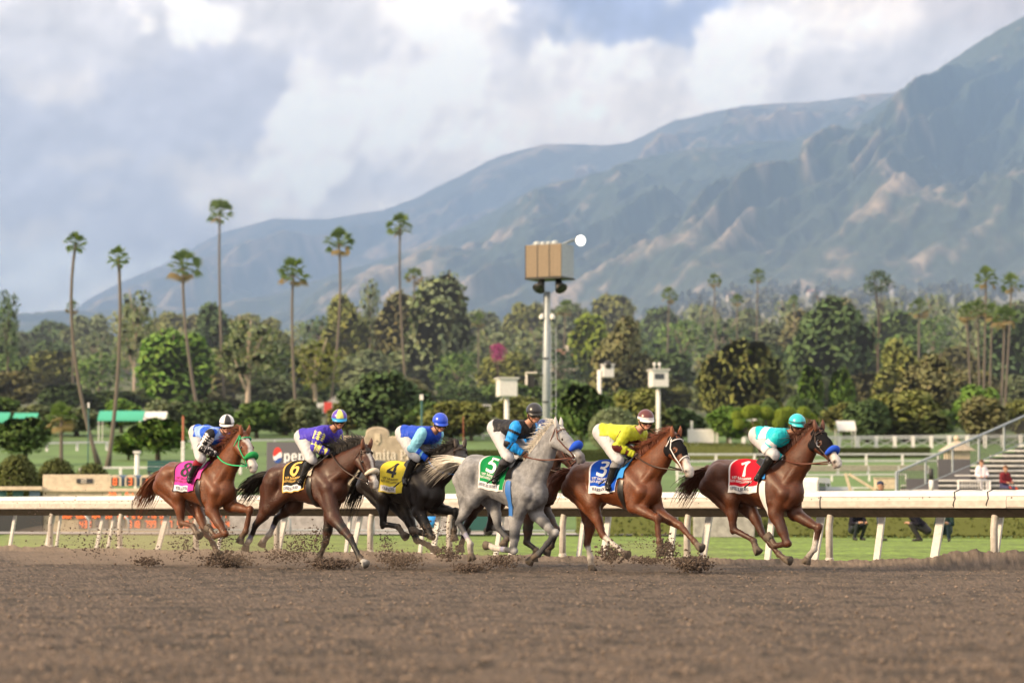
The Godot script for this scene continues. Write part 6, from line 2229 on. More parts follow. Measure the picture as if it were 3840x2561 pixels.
func camera_hut(a: Array) -> void:
	var z: float = a[6]
	var b := on_ground(a[0], z)
	var o := thing("camera_hut", a[5], "camera hut", b, 0.0, "white camera huts on poles")
	var k := z / F
	var c: Vector3 = at(a[0], (a[1] + a[2]) * 0.5, z) - b
	var w: float = a[3] * k
	var h: float = (a[2] - a[1]) * k
	var s := sf()
	box(s, c, Vector3(w, h, w), Basis(Vector3.UP, 0.2))
	part("cabin", done(s), M.white_paint, o)
	var r := sf()
	box(r, c + Vector3(0, h * 0.5 + 0.06, 0), Vector3(w * 1.2, 0.12, w * 1.2), Basis(Vector3.UP, 0.2))
	part("roof", done(r), M.white_paint, o)
	var p := sf()
	var off: float = -w * 0.75 if a[7] == 1 else 0.0
	tube(p, [Vector3(off, -0.5, 0), Vector3(off, c.y - h * (0.5 if a[7] != 1 else -0.1), 0)], [10.5 * k * (0.9 if a[7] else 1.0), 9.5 * k * (0.9 if a[7] else 1.0)], 8)
	if a[7] == 1:
		tube(p, [Vector3(off, c.y + h * 0.1, 0), c], [0.1, 0.1], 6)
	part("pole", done(p), M.white_paint, o)
	if a[7] == 2:
		var g := sf()
		box(g, c + Basis(Vector3.UP, 0.2) * Vector3(-0.12, h * 0.12, w * 0.5), Vector3(w * 0.6, h * 0.34, 0.05), Basis(Vector3.UP, 0.2))
		part("window", done(g), M.window_glass, o)
		for sd in [-0.4, 0.1]:
			var l := sf()
			tube(l, [c + Vector3(sd, h * 0.5, 0), c + Vector3(sd, h * 0.5 + 0.55, 0)], [0.05, 0.05], 5)
			ball(l, c + Vector3(sd, h * 0.5 + 0.65, 0), Vector3(0.15, 0.19, 0.15))
			part("lamp_globe", done(l), M.white_paint, o)
	elif a[7] == 1:
		var g := sf()
		ball(g, c + Vector3(0, h * 0.5, w * 0.3), Vector3(w * 0.42, h * 0.4, w * 0.4))
		part("camera_cover", done(g), M.black_metal, o)

func seg_digit(s: SurfaceTool, c: Vector3, w: float, h: float, digit: int, turn := Basis()) -> void:
	var on: String = ["abcdef", "bc", "abged", "abgcd", "fgbc", "afgcd", "afgedc", "abc", "abcdefg", "abcdfg"][digit]
	var t := w * 0.24
	var pos := {"a": [0, 0.5, 1], "g": [0, 0, 1], "d": [0, -0.5, 1], "f": [-0.5, 0.25, 0], "b": [0.5, 0.25, 0], "e": [-0.5, -0.25, 0], "c": [0.5, -0.25, 0]}
	for k in on:
		var q: Array = pos[k]
		box(s, c + turn * Vector3(q[0] * w, q[1] * h, 0), Vector3(w if q[2] else t, t if q[2] else h * 0.46, 0.02), turn)

func tote_board() -> void:
	var z := 104.0
	var b := on_ground(490, z)
	b.y = 0.0
	var o := thing("tote_board", "long cream tote board with glowing orange figures behind the rail at the left", "scoreboard", b)
	var k := z / F
	var X := func(px): return (px - 490.0) * k
	var Y := func(py): return EYE + (1917.0 - py) * k
	var s := sf()
	box(s, Vector3((X.call(158) + X.call(925)) / 2, (Y.call(1865) - 0.1) / 2, -0.6), Vector3(X.call(925) - X.call(158), Y.call(1865) + 0.1, 1.0))
	part("lower_wall", done(s), M.beige_stucco, o)
	s = sf()
	box(s, Vector3((X.call(158) + X.call(412)) / 2, (Y.call(1780) + Y.call(1866)) / 2, -0.55), Vector3(X.call(412) - X.call(158), Y.call(1780) - Y.call(1866), 0.9))
	part("upper_wall", done(s), M.cream_paint, o)
	s = sf()
	box(s, Vector3((X.call(150) + X.call(930)) / 2, Y.call(1838), -0.05), Vector3(X.call(930) - X.call(150), 0.14, 0.2))
	part("ledge", done(s), M.cream_paint, o)
	s = sf()
	box(s, Vector3((X.call(285) + X.call(345)) / 2, Y.call(1804), -0.08), Vector3(60 * k, 18 * k, 0.06))
	part("clock_panel", done(s), M.dark_panel, o)
	s = sf()
	for q in 3:
		box(s, Vector3(X.call(313), Y.call(1798.0 + q * 6), -0.045), Vector3(22 * k, 2.6 * k, 0.02))
	part("clock_light", done(s), M.sign_letters, o)
	for i in 7:
		var px := 432.0 + i * 57.0
		var h := sf()
		h.set_smooth_group(1)
		var w := 22.0 * k
		var pts := []
		for q in 9:
			var a := PI * q / 8.0
			pts.append(Vector3(cos(a) * w, 11.0 * k + sin(a) * 15.0 * k, 0))
		pts.push_front(Vector3(w, -17 * k, 0))
		pts.append(Vector3(-w, -17 * k, 0))
		for q in pts.size() - 1:
			var p0: Vector3 = pts[q]
			var p1: Vector3 = pts[q + 1]
			quad(h, Vector3(X.call(px), Y.call(1807), 0) + p0, Vector3(X.call(px), Y.call(1807), 0) + p1, Vector3(X.call(px + 30), Y.call(1807), -0.5) + p1, Vector3(X.call(px + 30), Y.call(1807), -0.5) + p0)
		part("hood", done(h), M.slate_hood, o)
		var f := sf()
		for q in range(1, pts.size() - 1):
			tri(f, Vector3(X.call(px), Y.call(1807), 0.01) + pts[0], Vector3(X.call(px), Y.call(1807), 0.01) + pts[q], Vector3(X.call(px), Y.call(1807), 0.01) + pts[q + 1])
		part("hood_face", done(f), M.cream_paint, o)
		var dk := sf()
		box(dk, Vector3(X.call(px - 2), Y.call(1806), 0.03), Vector3(26 * k, 30 * k, 0.03))
		part("screen", done(dk), M.dark_panel, o)
		var d := sf()
		seg_digit(d, Vector3(X.call(px - 1), Y.call(1806), 0.06), 11 * k, 24 * k, [8, 3, 1, 2, 5, 9, 4][i])
		part("lit_figure", done(d), M.led, o)
	var rows := [[1857, 395, 720, 5, 18], [1937, 225, 960, 14, 11], [1966, 290, 960, 11, 24]]
	for row in rows:
		var r := RandomNumberGenerator.new()
		r.seed = int(row[0])
		for i in row[3]:
			var px: float = lerpf(row[1], row[2], (i + 0.5) / row[3])
			var bk := sf()
			var ww: float = (row[2] - row[1]) / row[3] * 0.86
			box(bk, Vector3(X.call(px), Y.call(row[0]), -0.08), Vector3(ww * k, row[4] * 1.35 * k, 0.05))
			part("figure_panel", done(bk), M.grey_panel if row[0] > 1900 else M.cream_paint, o)
			if r.randf() < 0.12:
				continue
			var d := sf()
			for q in 2 + int(row[0] > 1900):
				seg_digit(d, Vector3(X.call(px + (q - 1.0) * ww * 0.29), Y.call(row[0]), -0.03), 9 * k, row[4] * k, r.randi() % 10)
			part("lit_figure", done(d), M.led, o)
	var low := thing("counter", "low cream counter with teal panels left of the tote board", "counter", on_ground(70, 104.0))
	low.position.y = 0.0
	var cs := sf()
	box(cs, Vector3(0, Y.call(1832), 0), Vector3(2.1, 0.16, 0.6))
	part("top", done(cs), M.cream_paint, low)
	for i in 3:
		var ps := sf()
		box(ps, Vector3(-0.75 + 0.72 * i, Y.call(1858), 0), Vector3(0.46, 0.5, 0.1))
		part("panel", done(ps), M.teal_paint if i < 2 else M.slate_hood, low)
	var bs := sf()
	box(bs, Vector3(0, 0.66, -0.1), Vector3(2.1, 1.36, 0.3))
	part("base", done(bs), M.dark_panel, low)

func signs() -> void:
	var z := 100.0
	var k := z / F
	var b := on_ground(1090, z)
	var o := thing("soft_drink_sign", "dark grey banner sign with a round red and blue emblem, behind the purple jockey", "sign", b)
	var s := sf()
	box(s, Vector3(0, EYE + (1917 - 1712) * k, 0), Vector3(182 * k, 108 * k, 0.08))
	part("board", done(s), M.grey_panel, o)
	for sd in [-1.0, 1.0]:
		s = sf()
		box(s, Vector3(sd * 84 * k, (EYE + (1917 - 1712) * k) * 0.5, -0.06), Vector3(0.12, EYE + (1917 - 1700) * k, 0.1))
		part("post", done(s), M.beige_stucco, o)
	var disc := Vector3((1040 - 1090) * k, EYE + (1917 - 1708) * k, 0.055)
	var rx := 17.0 * k
	var ry := 30.0 * k
	var arcs := func(y0a, y0b, y1a, y1b, m, called):      # a band of the disc between two curves
		var f := sf()
		for q in 16:
			for pair in 1:
				var xa := -1.0 + q / 8.0
				var xb := xa + 0.125
				var pts := []
				for x in [xa, xb]:
					var rim: float = sqrt(maxf(0.0, 1.0 - x * x))
					var lo: float = clampf(lerpf(y0a, y0b, (x + 1) / 2) + 0.12 * sin(x * 3.0), -rim, rim)
					var hi: float = clampf(lerpf(y1a, y1b, (x + 1) / 2) + 0.12 * sin(x * 3.0), -rim, rim)
					pts.append([Vector3(x * rx, lo * ry, 0), Vector3(x * rx, hi * ry, 0)])
				quad(f, disc + pts[0][0], disc + pts[0][1], disc + pts[1][1], disc + pts[1][0])
		part(called, done(f), m, o)
	arcs.call(-2.0, -2.0, -0.55, -0.35, M.logo_blue, "emblem_blue")
	arcs.call(-0.55, -0.35, -0.1, 0.35, M.logo_white, "emblem_white")
	arcs.call(-0.1, 0.35, 2.0, 2.0, M.logo_red, "emblem_red")
	part("lettering", letters("pepsi", "Droid Sans", 40 * k, 0.02), M.logo_white, o, Vector3((1120 - 1090) * k, EYE + (1917 - 1712) * k, 0.06)).scale = Vector3(0.82, 1, 1)
	# the cream park sign
	z = 106.0
	k = z / F
	b = on_ground(1440, z)
	o = thing("park_sign", "long cream masonry sign with a rounded crest and script lettering behind the black horse", "sign", b)
	s = sf()
	box(s, Vector3(0, (EYE + (1917 - 1640) * k) * 0.5, 0), Vector3(330 * k, EYE + (1917 - 1640) * k, 0.3))
	part("wall", done(s), M.beige_stucco, o)
	s = sf()
	s.set_smooth_group(-1)
	var pr := []
	for q in 13:
		var a := PI * q / 12.0
		pr.append(Vector2(cos(a) * 40 * k, 15 * k + sin(a) * 20 * k))
	pr.push_front(Vector2(40 * k, -4 * k))
	pr.append(Vector2(-40 * k, -4 * k))
	var cc := Vector3((1415 - 1440) * k, EYE + (1917 - 1641) * k, 0)
	for sd in [0.16, -0.16]:
		for q in range(1, pr.size() - 1):
			tri(s, cc + Vector3(pr[0].x, pr[0].y, sd), cc + Vector3(pr[q].x, pr[q].y, sd), cc + Vector3(pr[q + 1].x, pr[q + 1].y, sd))
	for q in pr.size() - 1:
		quad(s, cc + Vector3(pr[q].x, pr[q].y, 0.16), cc + Vector3(pr[q + 1].x, pr[q + 1].y, 0.16), cc + Vector3(pr[q + 1].x, pr[q + 1].y, -0.16), cc + Vector3(pr[q].x, pr[q].y, -0.16))
	part("crest", done(s), M.beige_stucco, o)
	s = sf()
	for q in pr.size() - 1:
		tube(s, [cc + Vector3(pr[q].x, pr[q].y, 0.1), cc + Vector3(pr[q + 1].x, pr[q + 1].y, 0.1)], [0.05, 0.05], 5)
	for sd in [-1.0, 1.0]:
		tube(s, [cc + Vector3(sd * 40 * k, -1 * k, 0.1), Vector3(sd * 165 * k + (0.0 if sd > 0 else 0.0), EYE + (1917 - 1640) * k, 0.1)], [0.05, 0.05], 5)
	part("coping", done(s), M.cream_paint, o)
	s = sf()
	box(s, cc + Vector3(0, -2 * k, 0.18), Vector3(22 * k, 34 * k, 0.04))
	box(s, cc + Vector3(0, -20 * k, 0.18), Vector3(13 * k, 13 * k, 0.04), Basis(Vector3(0, 0, 1), PI / 4))
	part("shield", done(s), M.cream_paint, o)
	part("lettering", letters("Santa Anita Park", "Droid Serif", 30 * k, 0.05), M.sign_letters, o, Vector3(-0.2, EYE + (1917 - 1708) * k, 0.17)).scale = Vector3(0.95, 1.25, 1)

func fence_line(called: String, label: String, a: Vector3, b: Vector3, heights: Array, step: float, w: float, m: String, post_m := "", kind := "fence", post_top := 0.0) -> Node3D:
	var o := thing(called, label, kind, a)
	var d := b - a
	for h in heights:
		var s := sf()
		bar(s, Vector3(0, h, 0), d + Vector3(0, h, 0), w, w, Vector3(0, 1, 0) if absf(d.normalized().y) < 0.9 else Vector3.RIGHT)
		part("rail", done(s), M[m], o)
	var n := int(Vector2(d.x, d.z).length() / step)
	var ps := sf()
	var top: float = heights.max() if post_top == 0.0 else post_top
	box(ps, Vector3(0, top * 0.5, 0), Vector3(w * 1.3, top, w * 1.3))
	var pm := done(ps)
	for i in n + 1:
		part("post", pm, M[post_m if post_m else m], o, d * (float(i) / maxi(n, 1)))
	return o

func fences() -> void:
	# grey tubular barrier with slanted stays along the road
	var o := thing("road_barrier", "grey tubular barrier with bent stays along the far side of the turf", "fence", Vector3.ZERO)
	var e0 := Vector3(-16.5, 0, -94.5)
	var e1 := Vector3(19, 0, -83.6)
	for h in [0.18, 0.95]:
		var s := sf()
		tube(s, [e0 + Vector3(0, h, 0), e1 + Vector3(0, h, 0)], [0.035, 0.035], 6)
		part("rail", done(s), M.galvanised, o)
	for i in 23:
		var p := e0.lerp(e1, i / 22.0)
		var s := sf()
		tube(s, [p, p + Vector3(0, 0.55, 0.02), p + Vector3(-0.35, 0.95, 0)], [0.045, 0.045, 0.045], 6)
		part("stay", done(s), M.galvanised, o)
	# lawn rails at the left and centre
	var P := func(px, py):
		var z := far_from_row(px, py)
		return on_ground(px, z)
	fence_line("lawn_rail", "white lawn rail crossing the green behind the left-hand horses", P.call(-60, 1698), P.call(1320, 1676), [0.75], 3.0, 0.16, "white_paint")
	fence_line("lawn_rail", "white lawn rail between the royal-blue jockey and the light tower", P.call(1720, 1650), P.call(2330, 1642), [0.9, 0.45], 3.0, 0.15, "white_paint")
	fence_line("lawn_rail", "lower white lawn rail at the left behind the teal bench", P.call(300, 1785), P.call(900, 1780), [0.5], 2.4, 0.14, "white_paint")
	# rails on the right, one above another as the course bends away
	fence_line("course_rail", "uppermost white course rail right of centre, under the hedge", P.call(2540, 1752), P.call(3520, 1748), [0.42, 0.95], 3.2, 0.14, "white_paint")
	fence_line("course_rail", "second white course rail right of centre, with a thick cream band", P.call(2540, 1785), P.call(3480, 1778), [0.3, 0.42, 0.56], 2.6, 0.13, "cream_paint", "white_paint")
	fence_line("course_rail", "third white course rail right of centre, thin and low", P.call(2540, 1812), P.call(3400, 1806), [0.42], 2.4, 0.09, "white_paint")
	fence_line("course_rail", "lowest white course rail right of centre, just above the cream rail", P.call(2540, 1852), P.call(3360, 1850), [0.28], 2.2, 0.08, "white_paint")
	# the white crossed fence
	var a: Vector3 = P.call(2790, 1690)
	var b: Vector3 = P.call(3960, 1678)
	var x := thing("crossed_fence", "white fence with crossed braces and square posts on the right", "fence", a)
	var d := b - a
	var n := 17
	for i in n + 1:
		var s := sf()
		box(s, Vector3(0, 0.62, 0), Vector3(0.34, 1.28, 0.34))
		part("post", done(s), M.white_paint, x, d * (float(i) / n))
		if i == n:
			continue
		var q0 := d * (float(i) / n)
		var q1 := d * (float(i + 1) / n)
		for sd in 2:
			s = sf()
			bar(s, q0 + Vector3(0, 0.12 + 0.85 * sd, 0.02 * sd), q1 + Vector3(0, 0.97 - 0.85 * sd, 0.02 * sd), 0.17, 0.06, Vector3(0, 0, 1))
			part("brace", done(s), M.white_paint, x)
	for h in [1.06, 1.26]:
		var s := sf()
		bar(s, Vector3(0, h, 0), d + Vector3(0, h, 0), 0.13, 0.10, Vector3(0, 1, 0))
		part("rail", done(s), M.white_paint, x)
	# the white arcade behind the hedge
	var w := thing("garden_arcade", "white arched garden pavilion behind the hedge left of the turquoise jockey", "pavilion", P.call(2700, 1668))
	var k := -w.position.z / F
	for px in [2595, 2690, 2740, 2790, 2845]:
		var s := sf()
		box(s, Vector3((px - 2700) * k, 1.2, 0), Vector3(0.24, 2.5, 0.24))
		part("column", done(s), M.white_paint, w)
	var s2 := sf()
	box(s2, Vector3((2770 - 2700) * k, 2.45, 0), Vector3(175 * k, 0.4, 0.5))
	box(s2, Vector3((2630 - 2700) * k, 0.75, 0), Vector3(100 * k, 1.7, 0.3))
	part("wall", done(s2), M.white_paint, w)
	for px in [2765, 2818]:
		var ar := sf()
		for q in 6:
			var a0 := PI * q / 6.0
			var a1 := PI * (q + 1) / 6.0
			bar(ar, Vector3((px - 2700) * k + cos(a0) * 0.9, 1.5 + sin(a0) * 0.75, 0), Vector3((px - 2700) * k + cos(a1) * 0.9, 1.5 + sin(a1) * 0.75, 0), 0.2, 0.2, Vector3(0, 0, 1))
		part("arch", done(ar), M.white_paint, w)
	# posts, bench, flag stick
	var bn := thing("bench", "dark teal slatted bench on the lawn at the left", "bench", on_ground(603, 122.0))
	k = 122.0 / F
	bn.position.y = at(603, 1776, 122.0).y
	for i in 4:
		var s := sf()
		box(s, Vector3(0, 0.12 + 0.155 * i, -0.05 * i), Vector3(105 * k, 0.14, 0.04))
		part("slat", done(s), M.teal_paint, bn)
	var sl := sf()
	for sd in [-0.6, 0.6]:
		box(sl, Vector3(sd, -0.6, 0), Vector3(0.08, 1.5, 0.3))
	part("frame", done(sl), M.dark_panel, bn)
	for q in [[512, 1696, 1782, 20, "white post with a small cap left of the teal bench", "white_paint"], [684, 1560, 1725, 9, "slim pole, rust-red above and white below, beside the last jockey", "rust_metal"], [328, 1520, 1725, 5, "thin teal flag pole left of the second tall palm", "teal_paint"], [1580, 1490, 1560, 10, "small teal lamp post behind the royal-blue jockey", "teal_paint"], [1737, 1560, 1700, 3, "thin dark pole with a white marker between the royal-blue jockey and the grey", "rust_metal"]]:
		var z2 := 135.0
		var bp := on_ground(q[0], z2)
		bp.y = minf(bp.y, at(q[0], q[2], z2).y)
		var pp := thing("pole", q[4], "pole", bp)
		var ht: float = at(q[0], q[1], z2).y - bp.y
		var s := sf()
		var rr: float = q[3] * 0.5 * z2 / F
		tube(s, [Vector3(0, -0.5, 0), Vector3(0, ht, 0)], [rr, rr * 0.9], 8)
		part("shaft", done(s), M[q[5]], pp)
		var cp := sf()
		box(cp, Vector3(0, ht * 0.42 if q[5] == "rust_metal" else ht, 0), Vector3(rr * 2.6, ht * (0.5 if q[5] == "rust_metal" else 0.06), rr * 2.6))
		part("sleeve", done(cp), M.white_paint, pp)
	# barber-striped pole by the bleachers
	var z3 := 88.0
	var bp2 := on_ground(3493, z3)
	bp2.y = 0.0
	var st := thing("striped_pole", "black and white striped distance pole in front of the bleachers", "pole", bp2)
	for i in 8:
		var s := sf()
		var y := at(3493, 1757, z3).y - 0.205 - 0.41 * i
		tube(s, [Vector3(0, y - 0.2, 0), Vector3(0, y + 0.2, 0)], [0.085, 0.085], 10)
		part("stripe", done(s), M.black_metal if i % 2 == 0 else M.white_paint, st)

func bleachers() -> void:
	# stepped benches with a sloping barred handrail, at the right
	var z := 98.0
	var k := z / F
	var b := on_ground(3640, z)
	b.y = 0.0
	var o := thing("bleachers", "stepped aluminium bleachers with a sloping barred handrail at the right", "bleachers", b)
	var loc := func(px, py, dz = 0.0): return at(px, py, z + dz) - b
	for i in 11:
		var t := i / 10.0
		var y := lerpf(1858.0, 1672.0, t)
		var xl := lerpf(3375.0, 3815.0, clampf((t - 0.08) * 1.08, 0.0, 1.0))
		if i < 3:
			xl = 3375.0 + i * 4.0
		elif i < 5:
			xl = 3500.0 + (i - 3) * 80.0
		var dz := t * 9.0
		var p0: Vector3 = loc.call(xl, y, dz)
		var p1: Vector3 = loc.call(4000, y, dz)
		var s := sf()
		box(s, (p0 + p1) * 0.5, Vector3(p1.x - p0.x, 0.06, 0.34))
		part("bench", done(s), M.white_paint, o)
		s = sf()
		box(s, (p0 + p1) * 0.5 + Vector3(0, -0.28, 0.42), Vector3(p1.x - p0.x, 0.04, 0.36))
		part("footboard", done(s), M.pale_concrete, o)
		s = sf()
		box(s, (p0 + p1) * 0.5 + Vector3(0, -0.22, -0.25), Vector3(p1.x - p0.x, 0.30, 0.03))
		part("riser", done(s), M.grey_panel, o)
	# sloping handrail with bars
	var r0: Vector3 = loc.call(3362, 1772, -1.5)
	var r1: Vector3 = loc.call(3870, 1548, 7.0)
	var hr := sf()
	tube(hr, [r0 + Vector3(0, -2.5, 0), r0, r1], [0.05, 0.05, 0.05], 8)
	part("handrail", done(hr), M.galvanised, o)
	for i in 62:
		var t := (i + 0.5) / 62.0
		var p := r0.lerp(r1, t)
		var s := sf()
		var dn := lerpf(0.95, 1.15, t)
		tube(s, [p, p - Vector3(0, dn, 0)], [0.018 if i % 12 else 0.05, 0.018 if i % 12 else 0.05], 5, false)
		part("baluster", done(s), M.galvanised if i % 12 == 0 else M.dark_panel, o)
	var lw := sf()
	tube(lw, [r0 - Vector3(0, 0.95, 0), r1 - Vector3(0, 1.15, 0)], [0.028, 0.028], 6)
	part("lower_rail", done(lw), M.galvanised, o)
	# the shaded end wall under the seats
	var ew := sf()
	for q in [[3520, 1722, 3640, 1830, 3.5], [3400, 1795, 3520, 1850, 1.0]]:
		var p0: Vector3 = loc.call(q[0], q[3], q[4])
		var p1: Vector3 = loc.call(q[2], q[1], q[4])
		box(ew, (p0 + p1) * 0.5, Vector3(p1.x - p0.x, p1.y - p0.y, 0.1))
	part("end_screen", done(ew), M.grey_panel, o)
	# crowd barrier in front
	var cb := thing("crowd_barrier", "white crowd barrier with thin bars in front of the bleachers", "barrier", Vector3.ZERO)
	var q0 := at(3595, 1802, 92.0)
	var q1 := at(3715, 1802, 92.0)
	var fr := sf()
	for h in [0.0, -0.95]:
		tube(fr, [q0 + Vector3(0, h, 0), q1 + Vector3(0, h, 0)], [0.03, 0.03], 6)
	for q in [q0, q1]:
		tube(fr, [q, q - Vector3(0, 1.9, 0)], [0.03, 0.03], 6)
	part("frame", done(fr), M.white_paint, cb)
	for i in 12:
		var p := q0.lerp(q1, (i + 0.5) / 12.0)
		var s := sf()
		tube(s, [p, p - Vector3(0, 0.95, 0)], [0.012, 0.012], 5, false)
		part("bar", done(s), M.white_paint, cb)
	# little kiosk with a pointed roof
	var kb := on_ground(3590, 118.0)
	kb.y = at(3590, 1745, 118.0).y
	var kk := thing("kiosk", "small cream kiosk with a pointed roof and ball behind the handrail", "kiosk", kb)
	var ks := sf()
	box(ks, Vector3(0, 0.1, 0), Vector3(1.1, 1.2, 1.1))
	part("wall", done(ks), M.cream_paint, kk)
	ks = sf()
	for q in 4:
		var a0 := TAU * (q + 0.5) / 4.0
		var a1 := TAU * (q + 1.5) / 4.0
		tri(ks, Vector3(cos(a0) * 1.15, 0.7, sin(a0) * 1.15), Vector3(0, 1.25, 0), Vector3(cos(a1) * 1.15, 0.7, sin(a1) * 1.15))
	ball(ks, Vector3(0, 1.32, 0), Vector3(0.14, 0.14, 0.14))
	part("roof", done(ks), M.cream_paint, kk)

func vehicle(called: String, label: String, kind: String, px: float, py: float, z: float, L: float, hgt: float, body: String, turn: float, cab := 0.36) -> void:
	var p := at(px, py, z)
	var o := thing(called, label, kind, p, turn)
	var s := sf()
	var hw := hgt * 0.45
	var prof := [Vector2(-L / 2, 0.35), Vector2(-L / 2, hgt * 0.55), Vector2(-L * 0.46, hgt * 0.58)]
	if kind == "truck":
		prof += [Vector2(-L * 0.02, hgt * 0.58), Vector2(L * 0.02, hgt * 0.97), Vector2(L * 0.2, hgt), Vector2(L * 0.32, hgt * 0.62)]
	else:
		prof += [Vector2(-L * 0.44, hgt * 0.92), Vector2(-L * 0.38, hgt), Vector2(L * 0.22, hgt), Vector2(L * 0.36, hgt * 0.62)]
	prof += [Vector2(L * 0.47, hgt * 0.55), Vector2(L / 2, hgt * 0.42), Vector2(L / 2, 0.35)]
	for sd in [-1.0, 1.0]:
		for q in range(1, prof.size() - 1):
			tri(s, Vector3(prof[0].x, prof[0].y, sd * hw), Vector3(prof[q].x, prof[q].y, sd * hw), Vector3(prof[q + 1].x, prof[q + 1].y, sd * hw))
	s.set_smooth_group(-1)
	for q in prof.size():
		var a: Vector2 = prof[q]
		var b: Vector2 = prof[(q + 1) % prof.size()]
		quad(s, Vector3(a.x, a.y, -hw), Vector3(b.x, b.y, -hw), Vector3(b.x, b.y, hw), Vector3(a.x, a.y, hw))
	part("body", done(s), M[body], o)
	for sd in [-1.0, 1.0]:
		for w in [[0.05, 0.2], [-0.36, -0.02]]:
			if kind == "truck" and w[0] < 0.0:
				continue
			var g := sf()
			box(g, Vector3(L * (w[0] + w[1]) / 2, hgt * 0.78, sd * (hw + 0.005)), Vector3(L * (w[1] - w[0]), hgt * 0.24, 0.03))
			part("window", done(g), M.window_glass, o)
		for x in [-0.3, 0.3]:
			var t := sf()
			tube(t, [Vector3(L * x, 0.33, sd * (hw - 0.18)), Vector3(L * x, 0.33, sd * (hw + 0.03))], [0.33, 0.33], 14)
			var wh := part("wheel", done(t), M.tyre, o)
			var hb := sf()
			tube(hb, [Vector3(L * x, 0.33, sd * (hw + 0.0)), Vector3(L * x, 0.33, sd * (hw + 0.045))], [0.18, 0.16], 12)
			part("rim", done(hb), M.chrome, wh)
	var ws := sf()
	var hx := 0.29 if kind != "truck" else 0.26
	box(ws, Vector3(L * hx + 0.02, hgt * 0.8, 0), Vector3(0.04, hgt * 0.3, hw * 1.7), Basis(Vector3(0, 0, 1), 0.55))
	part("windscreen", done(ws), M.window_glass, o)
	for sd in [-1.0, 1.0]:
		var hl := sf()
		box(hl, Vector3(L / 2, hgt * 0.44, sd * hw * 0.7), Vector3(0.05, 0.16, 0.3))
		part("headlight", done(hl), M.chrome, o)

